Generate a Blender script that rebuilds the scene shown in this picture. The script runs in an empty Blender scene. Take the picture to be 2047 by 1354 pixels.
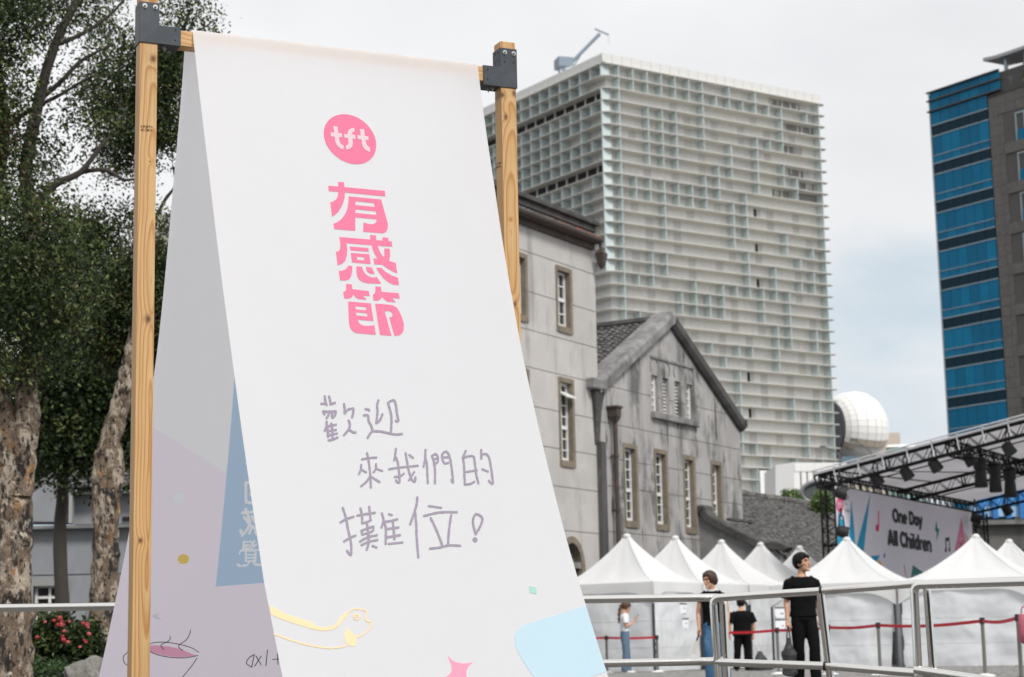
import bpy, bmesh, math, random
import numpy as np
from mathutils import Vector as V, Matrix, noise as mnoise
from mathutils.geometry import tessellate_polygon

random.seed(7)
SC = bpy.context.scene
COL = SC.collection
R = math.radians

# ------------------------------------------------------------------ camera
FPX, PITCH, ROLL, CAMZ = 3748.0, R(9.55), R(1.13), 0.5
_r0, _fw, _u0 = V((1, 0, 0)), V((0, math.cos(PITCH), math.sin(PITCH))), V((0, -math.sin(PITCH), math.cos(PITCH)))
_R = _r0 * math.cos(ROLL) - _u0 * math.sin(ROLL)
_U = _r0 * math.sin(ROLL) + _u0 * math.cos(ROLL)
EYE = V((0, 0, CAMZ))
cam_d = bpy.data.cameras.new('camera')
cam = bpy.data.objects.new('camera', cam_d)
COL.objects.link(cam)
cam.matrix_world = Matrix(((_R.x, _U.x, -_fw.x, 0), (_R.y, _U.y, -_fw.y, 0), (_R.z, _U.z, -_fw.z, CAMZ), (0, 0, 0, 1)))
cam_d.sensor_width = 36
cam_d.lens = FPX / 2047 * 36
cam_d.clip_end = 6000
cam_d.clip_start = 0.1
cam_d.dof.use_dof = True
cam_d.dof.focus_distance = 8.6
cam_d.dof.aperture_fstop = 5.6
SC.camera = cam

# ------------------------------------------------------------------ sky and sun
SUN_DIR = V((0.40, -0.70, 0.80)).normalized()          # towards the sun
SUN_EL = math.asin(SUN_DIR.z)
SUN_AZ = math.atan2(SUN_DIR.x, SUN_DIR.y)
W = bpy.data.worlds.new('World')
SC.world = W
W.use_nodes = True
nt = W.node_tree
nt.nodes.clear()
N = nt.nodes.new
out = N('ShaderNodeOutputWorld')
bg = N('ShaderNodeBackground')
sky = N('ShaderNodeTexSky')
sky.sky_type = 'NISHITA'
sky.sun_disc = False
sky.sun_elevation = SUN_EL
sky.sun_rotation = SUN_AZ
sky.air_density = 1.0
sky.dust_density = 1.5
bg.inputs['Strength'].default_value = 0.1
tc = N('ShaderNodeTexCoord')
sep = N('ShaderNodeSeparateXYZ')
nt.links.new(tc.outputs['Generated'], sep.inputs[0])
mp = N('ShaderNodeMapping'); mp.inputs['Scale'].default_value = (1, 1, 2.2); mp.inputs['Location'].default_value = (0.35, 0.2, 0.1)
nt.links.new(tc.outputs['Generated'], mp.inputs[0])
n1 = N('ShaderNodeTexNoise'); n1.inputs['Scale'].default_value = 3.4; n1.inputs['Detail'].default_value = 7; n1.inputs['Roughness'].default_value = 0.5
nt.links.new(mp.outputs[0], n1.inputs['Vector'])
cov = N('ShaderNodeMapRange'); cov.inputs[1].default_value = 0.06; cov.inputs[2].default_value = 0.34; cov.inputs[3].default_value = -0.03; cov.inputs[4].default_value = 0.26
nt.links.new(sep.outputs[2], cov.inputs[0])
sm = N('ShaderNodeMath'); sm.operation = 'ADD'
nt.links.new(n1.outputs['Fac'], sm.inputs[0]); nt.links.new(cov.outputs[0], sm.inputs[1])
rp = N('ShaderNodeValToRGB'); rp.color_ramp.elements[0].position = 0.36; rp.color_ramp.elements[1].position = 0.62
rp.color_ramp.interpolation = 'EASE'
nt.links.new(sm.outputs[0], rp.inputs['Fac'])
n2 = N('ShaderNodeTexNoise'); n2.inputs['Scale'].default_value = 4.6; n2.inputs['Detail'].default_value = 6
nt.links.new(mp.outputs[0], n2.inputs['Vector'])
cr = N('ShaderNodeValToRGB')
cr.color_ramp.elements[0].color = (7.5, 7.6, 7.8, 1); cr.color_ramp.elements[0].position = 0.3
cr.color_ramp.elements[1].color = (8.75, 8.8, 8.92, 1); cr.color_ramp.elements[1].position = 0.65
nt.links.new(n2.outputs['Fac'], cr.inputs['Fac'])
mix = N('ShaderNodeMix'); mix.data_type = 'RGBA'
haze_c = N('ShaderNodeMix'); haze_c.data_type = 'RGBA'; haze_c.inputs[0].default_value = 0.82
nt.links.new(sky.outputs[0], haze_c.inputs[6]); haze_c.inputs[7].default_value = (5.2, 6.45, 7.3, 1)
nt.links.new(rp.outputs['Color'], mix.inputs[0]); nt.links.new(haze_c.outputs[2], mix.inputs[6]); nt.links.new(cr.outputs['Color'], mix.inputs[7])
nt.links.new(mix.outputs[2], bg.inputs['Color']); nt.links.new(bg.outputs[0], out.inputs[0])

sun_l = bpy.data.lights.new('sun', 'SUN')
sun_l.energy = 2.5
sun_l.angle = R(14)
sun_l.color = (1.0, 0.975, 0.95)
sun = bpy.data.objects.new('sun', sun_l)
COL.objects.link(sun)
sun.rotation_euler = (-SUN_DIR).to_track_quat('-Z', 'Y').to_euler()

SC.view_settings.view_transform = 'Standard'
SC.view_settings.look = 'None'
SC.view_settings.gamma = 1
SC.view_settings.use_curve_mapping = False
SC.view_settings.exposure = 0.12
SC.cycles.max_bounces = 8

# ------------------------------------------------------------------ projection of measured points into the place
def ray(x, y):
    return _fw + _R * ((x - 1023.5) / FPX) - _U * ((y - 677) / FPX)
def at(x, y, Y):
    d = ray(x, y)
    return EYE + d * (Y / d.y)
def onplane(x, y, p, n):
    d = ray(x, y)
    return EYE + d * ((p - EYE).dot(n) / d.dot(n))

# ------------------------------------------------------------------ materials
def srgb(r, g, b):
    f = lambda c: c / 12.92 if c <= 0.04045 else ((c + 0.055) / 1.055) ** 2.4
    return (f(r / 255), f(g / 255), f(b / 255))
MATS = {}
def mat(name, col, rough=0.6, metal=0.0, var=(), bump=None, spec=0.5, trans=0.0, translucent=0.0, aniso=0):
    """var: (colour, scale xyz, low, high) noise layers mixed over the base; bump: (scale xyz, strength, distance)"""
    if name in MATS:
        return MATS[name]
    m = bpy.data.materials.new(name)
    MATS[name] = m
    m.use_nodes = True
    t = m.node_tree
    b = t.nodes['Principled BSDF']
    b.inputs['Base Color'].default_value = (*col, 1)
    b.inputs['Roughness'].default_value = rough
    b.inputs['Metallic'].default_value = metal
    b.inputs['Specular IOR Level'].default_value = spec
    if trans:
        b.inputs['Transmission Weight'].default_value = trans
    co = t.nodes.new('ShaderNodeTexCoord') if (var or bump) else None
    def noise(scale, detail=5):
        mpn = t.nodes.new('ShaderNodeMapping')
        s = scale if isinstance(scale, (tuple, list)) else (scale,) * 3
        mpn.inputs['Scale'].default_value = s
        t.links.new(co.outputs['Object'], mpn.inputs[0])
        nn = t.nodes.new('ShaderNodeTexNoise')
        nn.inputs['Scale'].default_value = 1
        nn.inputs['Detail'].default_value = detail
        nn.inputs['Roughness'].default_value = 0.6
        t.links.new(mpn.outputs[0], nn.inputs['Vector'])
        return nn.outputs['Fac']
    cur = None
    for c, s, lo, hi in var:
        f = noise(s)
        rr = t.nodes.new('ShaderNodeValToRGB')
        rr.color_ramp.elements[0].position = lo
        rr.color_ramp.elements[1].position = hi
        t.links.new(f, rr.inputs['Fac'])
        mm = t.nodes.new('ShaderNodeMix'); mm.data_type = 'RGBA'
        t.links.new(rr.outputs['Color'], mm.inputs[0])
        if cur is None:
            mm.inputs[6].default_value = (*col, 1)
        else:
            t.links.new(cur, mm.inputs[6])
        mm.inputs[7].default_value = (*c, 1)
        cur = mm.outputs[2]
    if cur is not None:
        t.links.new(cur, b.inputs['Base Color'])
    if bump:
        bn = t.nodes.new('ShaderNodeBump')
        bn.inputs['Strength'].default_value = bump[1]
        bn.inputs['Distance'].default_value = bump[2]
        t.links.new(noise(bump[0], 6), bn.inputs['Height'])
        t.links.new(bn.outputs[0], b.inputs['Normal'])
    if translucent:
        tr = t.nodes.new('ShaderNodeBsdfTranslucent')
        tr.inputs['Color'].default_value = (*col, 1)
        if cur is not None:
            t.links.new(cur, tr.inputs['Color'])
        ms = t.nodes.new('ShaderNodeMixShader')
        ms.inputs[0].default_value = translucent
        t.links.new(b.outputs[0], ms.inputs[1]); t.links.new(tr.outputs[0], ms.inputs[2])
        t.links.new(ms.outputs[0], t.nodes['Material Output'].inputs['Surface'])
    return m

def wood_mat(name, seed, knots, x0, y0):
    """flat-sawn pine: stretched rings about an axis behind the face, with knots at (x, z) on the board"""
    m = bpy.data.materials.new(name)
    m.use_nodes = True
    t = m.node_tree
    L = t.links.new
    b = t.nodes['Principled BSDF']
    b.inputs['Roughness'].default_value = 0.55
    co = t.nodes.new('ShaderNodeTexCoord')
    sp = t.nodes.new('ShaderNodeSeparateXYZ')
    L(co.outputs['Object'], sp.inputs[0])
    def math_(op, a, c=None):
        n = t.nodes.new('ShaderNodeMath'); n.operation = op
        for i, v in enumerate((a, c)):
            if v is None:
                continue
            if isinstance(v, (int, float)):
                n.inputs[i].default_value = v
            else:
                L(v, n.inputs[i])
        return n.outputs[0]
    def nz(scale, detail=3):
        mpn = t.nodes.new('ShaderNodeMapping')
        mpn.inputs['Scale'].default_value = scale
        mpn.inputs['Location'].default_value = (seed, seed * 1.7, seed * 0.3)
        L(co.outputs['Object'], mpn.inputs[0])
        nn = t.nodes.new('ShaderNodeTexNoise')
        nn.inputs['Scale'].default_value = 1; nn.inputs['Detail'].default_value = detail
        L(mpn.outputs[0], nn.inputs['Vector'])
        return nn.outputs['Fac']
    kf = None
    push = None
    for kx, kz, kr in knots:
        dx = math_('MULTIPLY', math_('SUBTRACT', sp.outputs[0], kx), 1.0)
        dz = math_('MULTIPLY', math_('SUBTRACT', sp.outputs[2], kz), 0.75)
        d = math_('SQRT', math_('ADD', math_('MULTIPLY', dx, dx), math_('MULTIPLY', dz, dz)))
        g = math_('POWER', 2.718, math_('MULTIPLY', d, -1.0 / (kr * 2.2)))
        push = g if push is None else math_('ADD', push, g)
        k = math_('LESS_THAN', d, kr)
        kk = math_('MULTIPLY', math_('POWER', 2.718, math_('MULTIPLY', math_('MULTIPLY', d, d), -1.0 / (kr * kr))), 1.0)
        kf = kk if kf is None else math_('MAXIMUM', kf, kk)
    wob = math_('MULTIPLY', math_('SUBTRACT', nz((3, 3, 0.55)), 0.5), 0.075)
    px = math_('ADD', math_('SUBTRACT', sp.outputs[0], x0), wob)
    py = math_('ADD', math_('SUBTRACT', sp.outputs[1], y0), math_('MULTIPLY', math_('SUBTRACT', nz((1.5, 1.5, 0.7)), 0.5), 0.16))
    rr = math_('SQRT', math_('ADD', math_('MULTIPLY', px, px), math_('MULTIPLY', py, py)))
    if push is not None:
        rr = math_('ADD', rr, math_('MULTIPLY', push, 0.02))
    fr = math_('FRACT', math_('MULTIPLY', rr, 75.0))
    ramp = t.nodes.new('ShaderNodeValToRGB')
    e = ramp.color_ramp.elements
    e[0].position = 0.0; e[0].color = (*srgb(210, 173, 122), 1)
    e[1].position = 0.55; e[1].color = (*srgb(204, 163, 108), 1)
    e2 = e.new(0.86); e2.color = (*srgb(182, 128, 70), 1)
    e3 = e.new(0.97); e3.color = (*srgb(200, 152, 94), 1)
    L(fr, ramp.inputs['Fac'])
    fine = nz((160, 160, 3), 2)
    mm = t.nodes.new('ShaderNodeMix'); mm.data_type = 'RGBA'; mm.blend_type = 'MULTIPLY'
    fr2 = t.nodes.new('ShaderNodeValToRGB')
    fr2.color_ramp.elements[0].position = 0.3; fr2.color_ramp.elements[0].color = (0.78, 0.76, 0.72, 1)
    fr2.color_ramp.elements[1].position = 0.6
    L(fine, fr2.inputs['Fac'])
    mm.inputs[0].default_value = 0.8
    L(ramp.outputs['Color'], mm.inputs[6]); L(fr2.outputs['Color'], mm.inputs[7])
    cur = mm.outputs[2]
    if kf is not None:
        km = t.nodes.new('ShaderNodeMix'); km.data_type = 'RGBA'
        L(kf, km.inputs[0]); L(cur, km.inputs[6]); km.inputs[7].default_value = (*srgb(98, 56, 28), 1)
        cur = km.outputs[2]
    L(cur, b.inputs['Base Color'])
    bn = t.nodes.new('ShaderNodeBump'); bn.inputs['Strength'].default_value = 0.25; bn.inputs['Distance'].default_value = 0.002
    L(fr, bn.inputs['Height']); L(bn.outputs[0], b.inputs['Normal'])
    return m

# ------------------------------------------------------------------ mesh building
class MB:
    def __init__(s):
        s.v, s.f, s.m = [], [], []
    def add(s, vs, fs, mi=0):
        o = len(s.v)
        s.v.extend(tuple(p) for p in vs)
        s.f.extend(tuple(i + o for i in f) for f in fs)
        s.m.extend([mi] * len(fs))
        return s
    def hexa(s, c, hx, hy, hz, mi=0):
        """box from its centre and three half-axis vectors"""
        c, hx, hy, hz = V(c), V(hx), V(hy), V(hz)
        vs = [c + hx * a + hy * b + hz * d for a in (-1, 1) for b in (-1, 1) for d in (-1, 1)]
        fs = [(0, 1, 3, 2), (4, 6, 7, 5), (0, 4, 5, 1), (2, 3, 7, 6), (0, 2, 6, 4), (1, 5, 7, 3)]
        if hx.cross(hy).dot(hz) < 0:
            fs = [f[::-1] for f in fs]
        return s.add(vs, fs, mi)
    def box(s, x0, x1, y0, y1, z0, z1, mi=0):
        return s.hexa(((x0 + x1) / 2, (y0 + y1) / 2, (z0 + z1) / 2), ((x1 - x0) / 2, 0, 0), (0, (y1 - y0) / 2, 0), (0, 0, (z1 - z0) / 2), mi)
    def tube(s, pts, r, n=8, cap=True, mi=0, closed=False):
        pts = [V(p) for p in pts]
        k = len(pts)
        rs = list(r) if isinstance(r, (list, tuple)) else [r] * k
        tang = []
        for i in range(k):
            a = pts[(i - 1) % k] if closed else pts[max(i - 1, 0)]
            c = pts[(i + 1) % k] if closed else pts[min(i + 1, k - 1)]
            d = c - a
            tang.append(d.normalized() if d.length > 1e-9 else V((0, 0, 1)))
        ref = V((0, 0, 1)) if abs(tang[0].z) < 0.9 else V((1, 0, 0))
        u = (ref - tang[0] * ref.dot(tang[0])).normalized()
        vs, fs = [], []
        for i in range(k):
            u = (u - tang[i] * u.dot(tang[i])).normalized()
            w = tang[i].cross(u)
            for j in range(n):
                a = 2 * math.pi * j / n
                vs.append(pts[i] + (u * math.cos(a) + w * math.sin(a)) * rs[i])
        for i in range(k if closed else k - 1):
            for j in range(n):
                a, b = i * n + j, i * n + (j + 1) % n
                c, d = ((i + 1) % k) * n + (j + 1) % n, ((i + 1) % k) * n + j
                fs.append((a, b, c, d))
        if cap and not closed:
            fs.append(tuple(range(n))[::-1])
            fs.append(tuple((k - 1) * n + j for j in range(n)))
        return s.add(vs, fs, mi)
    def loft(s, rings, cap=True, mi=0):
        n = len(rings[0])
        vs = [p for r_ in rings for p in r_]
        fs = []
        for i in range(len(rings) - 1):
            for j in range(n):
                fs.append((i * n + j, i * n + (j + 1) % n, (i + 1) * n + (j + 1) % n, (i + 1) * n + j))
        if cap:
            fs.append(tuple(range(n))[::-1])
            fs.append(tuple((len(rings) - 1) * n + j for j in range(n)))
        return s.add(vs, fs, mi)
    def ball(s, c, rx, ry=None, rz=None, n=10, k=7, M=None, mi=0):
        ry = rx if ry is None else ry
        rz = rx if rz is None else rz
        c = V(c)
        rings = []
        for i in range(1, k):
            th = math.pi * i / k
            ring = []
            for j in range(n):
                a = 2 * math.pi * j / n
                p = V((rx * math.sin(th) * math.cos(a), ry * math.sin(th) * math.sin(a), -rz * math.cos(th)))
                ring.append(c + (M @ p if M else p))
            rings.append(ring)
        s.loft(rings, cap=False, mi=mi)
        o = len(s.v)
        top = c + (M @ V((0, 0, rz)) if M else V((0, 0, rz)))
        bot = c - (M @ V((0, 0, rz)) if M else V((0, 0, rz)))
        s.v += [tuple(bot), tuple(top)]
        b0, t0 = o - n * (k - 1), o - n
        for j in range(n):
            s.f.append((o, b0 + (j + 1) % n, b0 + j)); s.m.append(mi)
            s.f.append((o + 1, t0 + j, t0 + (j + 1) % n)); s.m.append(mi)
        return s
    def prism(s, loops, off, mi=0, back=True):
        """flat polygon (first loop) with holes (further loops), extruded by off"""
        loops = [[V(p) for p in l] for l in loops]
        off = V(off)
        tri = tessellate_polygon(loops)
        flat = [p for l in loops for p in l]
        nrm = V((0, 0, 0))
        for a, b, c in tri:
            q = (flat[b] - flat[a]).cross(flat[c] - flat[a])
            nrm += q if q.dot(nrm) >= 0 else -q
        n0 = len(flat)
        vs = flat + [p + off for p in flat]
        fs = []
        for a, b, c in tri:
            q = (flat[b] - flat[a]).cross(flat[c] - flat[a])
            f = (a, b, c) if q.dot(off) > 0 else (a, c, b)
            fs.append(tuple(i + n0 for i in f))
            if back:
                fs.append(f[::-1])
        o = 0
        for l in loops:
            k = len(l)
            for i in range(k):
                fs.append((o + i, o + (i + 1) % k, n0 + o + (i + 1) % k, n0 + o + i))
            o += k
        return s.add(vs, fs, mi)
    def build(s, name, mats, parent=None, smooth=False, loc=None, bevel=0, kind=None, label=None, rot=None):
        """link as one mesh object; vertices are in world space (minus the origin) unless the parent is a local prototype"""
        o0 = V(loc) if loc is not None else (V(parent['_o']) if parent is not None and '_o' in parent else V((0, 0, 0)))
        me = bpy.data.meshes.new(name)
        me.from_pydata([tuple(V(p) - o0) for p in s.v], [], s.f)
        ms = mats if isinstance(mats, (list, tuple)) else [mats]
        for m in ms:
            me.materials.append(m)
        if len(ms) > 1:
            me.polygons.foreach_set('material_index', s.m)
        me.validate()
        bm = bmesh.new(); bm.from_mesh(me)
        bmesh.ops.recalc_face_normals(bm, faces=bm.faces)
        bm.to_mesh(me); bm.free()
        if smooth:
            me.polygons.foreach_set('use_smooth', [True] * len(me.polygons))
            me.set_sharp_from_angle(angle=R(38))
        ob = bpy.data.objects.new(name, me)
        COL.objects.link(ob)
        if parent is not None:
            ob.parent = parent
            if loc is not None and '_o' in parent:
                ob.location = V(loc) - V(parent['_o'])
            elif '_o' in parent:
                ob['_o'] = parent['_o']
            if loc is not None:
                ob['_o'] = tuple(loc)
        elif loc is not None:
            ob.location = V(loc)
            ob['_o'] = tuple(loc)
        if bevel:
            bv = ob.modifiers.new('bevel', 'BEVEL'); bv.width = bevel; bv.segments = 2; bv.limit_method = 'ANGLE'
        if kind:
            ob['kind'] = kind
        if label:
            ob['label'] = label
        return ob

def tag(o, label, cat, group=None):
    o['label'] = label; o['category'] = cat
    if group:
        o['group'] = group
    return o
def thing(name, label, cat, loc, group=None):
    o = bpy.data.objects.new(name, None)
    COL.objects.link(o)
    o.location = loc
    o['_o'] = tuple(loc)
    o.empty_display_size = 0.2
    return tag(o, label, cat, group)
def share(src, name, parent, loc, kind=None):
    """another piece of the same mesh at its own place (loc is relative to the parent)"""
    ob = bpy.data.objects.new(name, src.data)
    COL.objects.link(ob); ob.parent = parent; ob.location = loc
    return ob
def copy_tree(o, parent=None):
    c = o.copy()
    COL.objects.link(c)
    if parent is not None:
        c.parent = parent
    for ch in o.children:
        copy_tree(ch, c)
    return c
def inset(pts, pt):
    pass
def bez(pts, n=6):
    """Catmull-Rom through points"""
    pts = [V(p) for p in pts]
    P = [pts[0]] + pts + [pts[-1]]
    res = []
    for i in range(1, len(P) - 2):
        for k in range(n):
            t = k / n
            a, b, c, d = P[i - 1], P[i], P[i + 1], P[i + 2]
            res.append(0.5 * ((2 * b) + (c - a) * t + (2 * a - 5 * b + 4 * c - d) * t * t + (3 * b - a - 3 * c + d) * t ** 3))
    res.append(pts[-1])
    return res
Z = V((0, 0, 1))

# ================================================================== ground
m_ground = mat('asphalt_grey', (0.09, 0.087, 0.083), 0.85, var=[((0.07, 0.067, 0.064), 0.4, 0.35, 0.7), ((0.115, 0.11, 0.105), 3, 0.45, 0.7)], bump=(40, 0.4, 0.01))
g = MB()
g.add([(-2500, -2500, 0), (2500, -2500, 0), (2500, 3000, 0), (-2500, 3000, 0)], [(0, 1, 2, 3)])
go = g.build('ground', m_ground); go['kind'] = 'structure'
pv = MB()
rr = random.Random(3)
for iy in range(110):
    y = 25 + iy * 0.2
    for ix in range(62):
        x = -0.6 + ix * 0.24 + (0.12 if iy % 2 else 0)
        if x > y * 0.285 + 0.6 or x < y * 0.02 - 0.6:
            continue
        h = 0.018 + rr.random() * 0.006
        a, b = 0.111, 0.092
        tx = rr.uniform(-.004, .004)
        vs = [(x - a, y - b, 0), (x + a, y - b, 0), (x + a, y + b, 0), (x - a, y + b, 0),
              (x - a + .012, y - b + .012, h + tx), (x + a - .012, y - b + .012, h - tx), (x + a - .012, y + b - .012, h - tx), (x - a + .012, y + b - .012, h + tx)]
        pv.add(vs, [(4, 5, 6, 7), (0, 1, 5, 4), (1, 2, 6, 5), (2, 3, 7, 6), (3, 0, 4, 7)])
pv.build('paving_setts', mat('sett_stone', (0.27, 0.262, 0.25), 0.8, var=[((0.17, 0.165, 0.16), 4.0, 0.4, 0.6), ((0.34, 0.33, 0.31), 9, 0.5, 0.7)]), kind='stuff')

# ================================================================== banner on its wooden frame
YA = 8.45
PA = at(385, 62, YA)
_d = ray(955, 130)
PB = EYE + _d * ((PA.z - CAMZ) / _d.z)
bd = (PB - PA).normalized()
bn = V((bd.y, -bd.x, 0))                     # frame normal, towards the viewer
BLEN = (PB - PA).length
def ab_of(px, py):
    """offset from the frame and drop below the beam of a point on the left cloth edge (u = 0)"""
    d = ray(px, py)
    M = Matrix(((bn.x, 0, -d.x), (bn.y, 0, -d.y), (bn.z, -1, -d.z)))
    r = M.inverted() @ (EYE - PA)
    return r[0], r[1]
def fit(samples, u0=V((0, 0, 0))):
    A, B = [], []
    for a, b in samples:
        A.append([b, b * b]); B.append(a)
    s, *_ = np.linalg.lstsq(np.array(A), np.array(B), rcond=None)
    return float(s[0]), float(s[1])
cf = fit([ab_of(*p) for p in [(416, 331), (462, 700), (468, 740), (528, 1165), (565, 1354)]])
def edge_ab(px, py, P):
    d = ray(px, py)
    M = Matrix(((bn.x, 0, -d.x), (bn.y, 0, -d.y), (bn.z, -1, -d.z)))
    r = M.inverted() @ (EYE - P)
    return r[0], r[1]
cf2 = fit([edge_ab(*p, PB) for p in [(988, 370), (1017.7, 543), (1043, 700), (1083, 901), (1131, 1073), (1161, 1190), (1216, 1354)]])
BW = 0.076
ub = 0.0
PBk = PA - bn * BW                           # rear top edge of the beam
cb_ = fit([edge_ab(*p, PBk - bd * 0.0) for p in [(368.7, 101), (344, 393), (314.5, 700), (307, 749), (255, 1081), (229, 1206), (197.6, 1354)]])
ZB = PA.z - 0.1
def wave(u, b, s):
    k = min(1.0, b / .5)
    return (mnoise.noise(V((u * 2.6 + b * .5, b * .55, s))) * .013 + mnoise.noise(V((u * 5.5 - b * 1.6, b * 1.3, s + 4))) * .0035) * (.35 + .65 * k)
def front(u, b):
    k = u / BLEN
    c1 = cf[0] * (1 - k) + cf2[0] * k
    c2 = cf[1] * (1 - k) + cf2[1] * k
    return PA + bd * u + bn * (c1 * b + c2 * b * b + 0.006 + wave(u, b, 1.0)) - Z * b
def rear(u, b):
    return PBk + bd * u + bn * (cb_[0] * b + cb_[1] * b * b - 0.006 + wave(u, b, 7.0) * .7) - Z * b
def hit(surf, px, py, start):
    """(u, b) where the line of sight through a measured point meets the cloth"""
    d = ray(px, py)
    u, b = start
    for _ in range(14):
        p = surf(u, b)
        t = (p - EYE).dot(_fw) / d.dot(_fw)
        q = EYE + d * t
        e1 = (surf(u + 1e-3, b) - p) / 1e-3
        e2 = (surf(u, b + 1e-3) - p) / 1e-3
        # solve p + e1 du + e2 db on the ray
        M = Matrix(((e1.x, e2.x, -d.x), (e1.y, e2.y, -d.y), (e1.z, e2.z, -d.z)))
        r = M.inverted() @ (EYE - p)
        u += r[0]; b += r[1]
        if abs(r[0]) + abs(r[1]) < 1e-6:
            break
    return u, b

cloth_white = srgb(238, 238, 241)
def cloth_mat(name, col, translucent=0.0, rough=0.75):
    m = mat(name, col, rough, spec=0.25, translucent=translucent, bump=((3.2, 3.2, 1.6), 0.3, 0.03))
    return m
m_cloth = cloth_mat('banner_fabric', (0.92, 0.92, 0.935), 0.46)
post_f_l = 280; 
def u_on_front(px, py):
    p = onplane(px, py, PA, bn)
    return (p - PA).dot(bd)
uL = u_on_front(280, 88)                     # front left corner of the near post
uL2 = u_on_front(315.7, 88)
uR = u_on_front(1002, 180)
uR2 = u_on_front(1031.5, 180)
PW = ((uL2 - uL) + (uR2 - uR)) / 2
TOP_L = PA.z + 0.27
TOP_R = onplane(1010, 83, PA, bn).z

frame = thing('banner_stand', 'tall timber frame of two pine posts and a beam with dark steel corner brackets', 'wooden frame', tuple(V((PA.x, PA.y, 0))))
def lbox(mb, u0, u1, a0, a1, z0, z1):
    c = PA + bd * ((u0 + u1) / 2) + bn * ((a0 + a1) / 2)
    return mb.hexa((c.x, c.y, (z0 + z1) / 2), bd * ((u1 - u0) / 2), bn * ((a1 - a0) / 2), Z * ((z1 - z0) / 2))
def post(name, u0, top, m):
    """post built in its own frame so the grain follows it"""
    w = PW
    mb = MB().box(-w / 2, w / 2, -w / 2, w / 2, 0, top)
    ob = mb.build(name, m)
    c = PA + bd * (u0 + w / 2) - bn * (w / 2)
    ob.location = V((c.x, c.y, 0)) - V(frame['_o'])
    ob.rotation_euler = (0, 0, math.atan2(bd.y, bd.x))
    ob.parent = frame
    bv = ob.modifiers.new('bevel', 'BEVEL'); bv.width = 0.004; bv.segments = 2
    return ob
def knot(px, py, u0):
    p = onplane(px, py, PA, bn)
    return ((p - PA).dot(bd) - u0 - PW / 2, p.z)
kl = [(*knot(306, 118, uL), 0.013), (*knot(296, 638, uL), 0.016), (*knot(281, 1081, uL), 0.010), (*knot(300, 323, uL), 0.004)]
kr_ = [(*knot(1011, 234, uR), 0.012), (*knot(1005, 190, uR), 0.012), (*knot(1028, 187, uR), 0.012), (*knot(1021, 439, uR), 0.004), (*knot(1030, 608, uR), 0.01)]
post('post', uL, TOP_L, wood_mat('pine_near', 1.3, kl, 0.015, -0.075))
post('post', uR, TOP_R, wood_mat('pine_far', 6.1, kr_, -0.005, -0.085))
# beam: grain along its length, so it is built upright and laid over
bz1 = PA.z - 0.004
beam = MB().box(-BW / 2, BW / 2, -BW / 2, BW / 2, 0, uR - uL2).build('beam', wood_mat('pine_beam', 3.7, [], 0.03, 0.06))
c0 = PA + bd * uL2 - bn * (BW / 2)
beam.location = V((c0.x, c0.y, bz1 - BW / 2)) - V(frame['_o'])
beam.rotation_euler = Matrix((( 0, bn.x, bd.x), (0, bn.y, bd.y), (1, bn.z, bd.z))).to_euler()
beam.parent = frame
bv = beam.modifiers.new('bevel', 'BEVEL'); bv.width = 0.004; bv.segments = 2
m_steel = mat('painted_steel', srgb(62, 67, 72), 0.5, 0.35, var=[(srgb(78, 83, 88), 5, 0.45, 0.7), (srgb(105, 108, 110), (14, 14, 30), 0.66, 0.78)], bump=(60, 0.08, 0.002))
m_zinc = mat('zinc_bolt', (0.55, 0.54, 0.52), 0.35, 0.9)
m_hole = mat('bolt_hole', (0.012, 0.012, 0.012), 0.9)
def bolt(parent, p, n, r=0.0115):
    n = V(n)
    mb = MB()
    mb.tube([p, p + n * 0.0025], r, 16)
    mb.tube([p + n * 0.0025, p + n * 0.010], r * 0.58, 6)
    mb.tube([p + n * 0.010, p + n * 0.017], r * 0.32, 10)
    mb.build('bolt', m_zinc, parent, smooth=True)
def hole(parent, p, n, r=0.004):
    MB().tube([p, p + V(n) * 0.0008], r, 10).build('hole', m_hole, parent)
def bracket(u0, side, ztop, zbot, arm_u, arm_top, bolts, holes, side_holes):
    t = 0.005
    w = PW
    mb = MB()
    # L-shaped front and back plates, outer and inner side plates, arm top and bottom plates
    s = side
    outer = u0 - t if s > 0 else u0 + w + t
    inner = u0 + w + t if s > 0 else u0 - t
    pts = [(outer, zbot), (arm_u, zbot), (arm_u, arm_top), (inner, arm_top), (inner, ztop), (outer, ztop)]
    for a0, a1 in ((0.001, t + .001), (-w - t - .001, -w - .001)):
        mb.prism([[PA + bd * u + bn * a0 + Z * (z - PA.z) for u, z in pts]], bn * (a1 - a0))
    def plate(u_0, u_1, z0, z1):
        lbox(mb, min(u_0, u_1), max(u_0, u_1), -w - .001, 0.001, z0, z1)
    plate(outer, outer + s * t, zbot, ztop)
    plate(inner - s * t, inner, arm_top - .001, ztop)
    plate(inner, arm_u, arm_top - t, arm_top - .0005)
    plate(inner - s * t, arm_u, zbot + .0005, zbot + t)
    br = mb.build('bracket', m_steel, frame, bevel=0.0015)
    fa = bn * (t + 0.0012)
    for px, py in bolts:
        bolt(br, onplane(px, py, PA + fa, bn), bn)
    for px, py in holes:
        hole(br, onplane(px, py, PA + fa, bn), bn)
    for f_u, f_a, zz in side_holes:
        hole(br, PA + bd * (outer if f_u == 0 else inner) + bn * f_a + Z * (zz - PA.z), bd * (-s if f_u == 0 else s))
    for f_a in (0.028, 0.055):
        p = PA + bd * (inner + s * 0.02 * (1 + f_a * 20)) - bn * f_a + Z * (zbot - PA.z)
        bolt(br, p, -Z, 0.009)
    return br
zz = lambda px, py: onplane(px, py, PA, bn).z
uu = lambda px, py: u_on_front(px, py)
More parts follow.
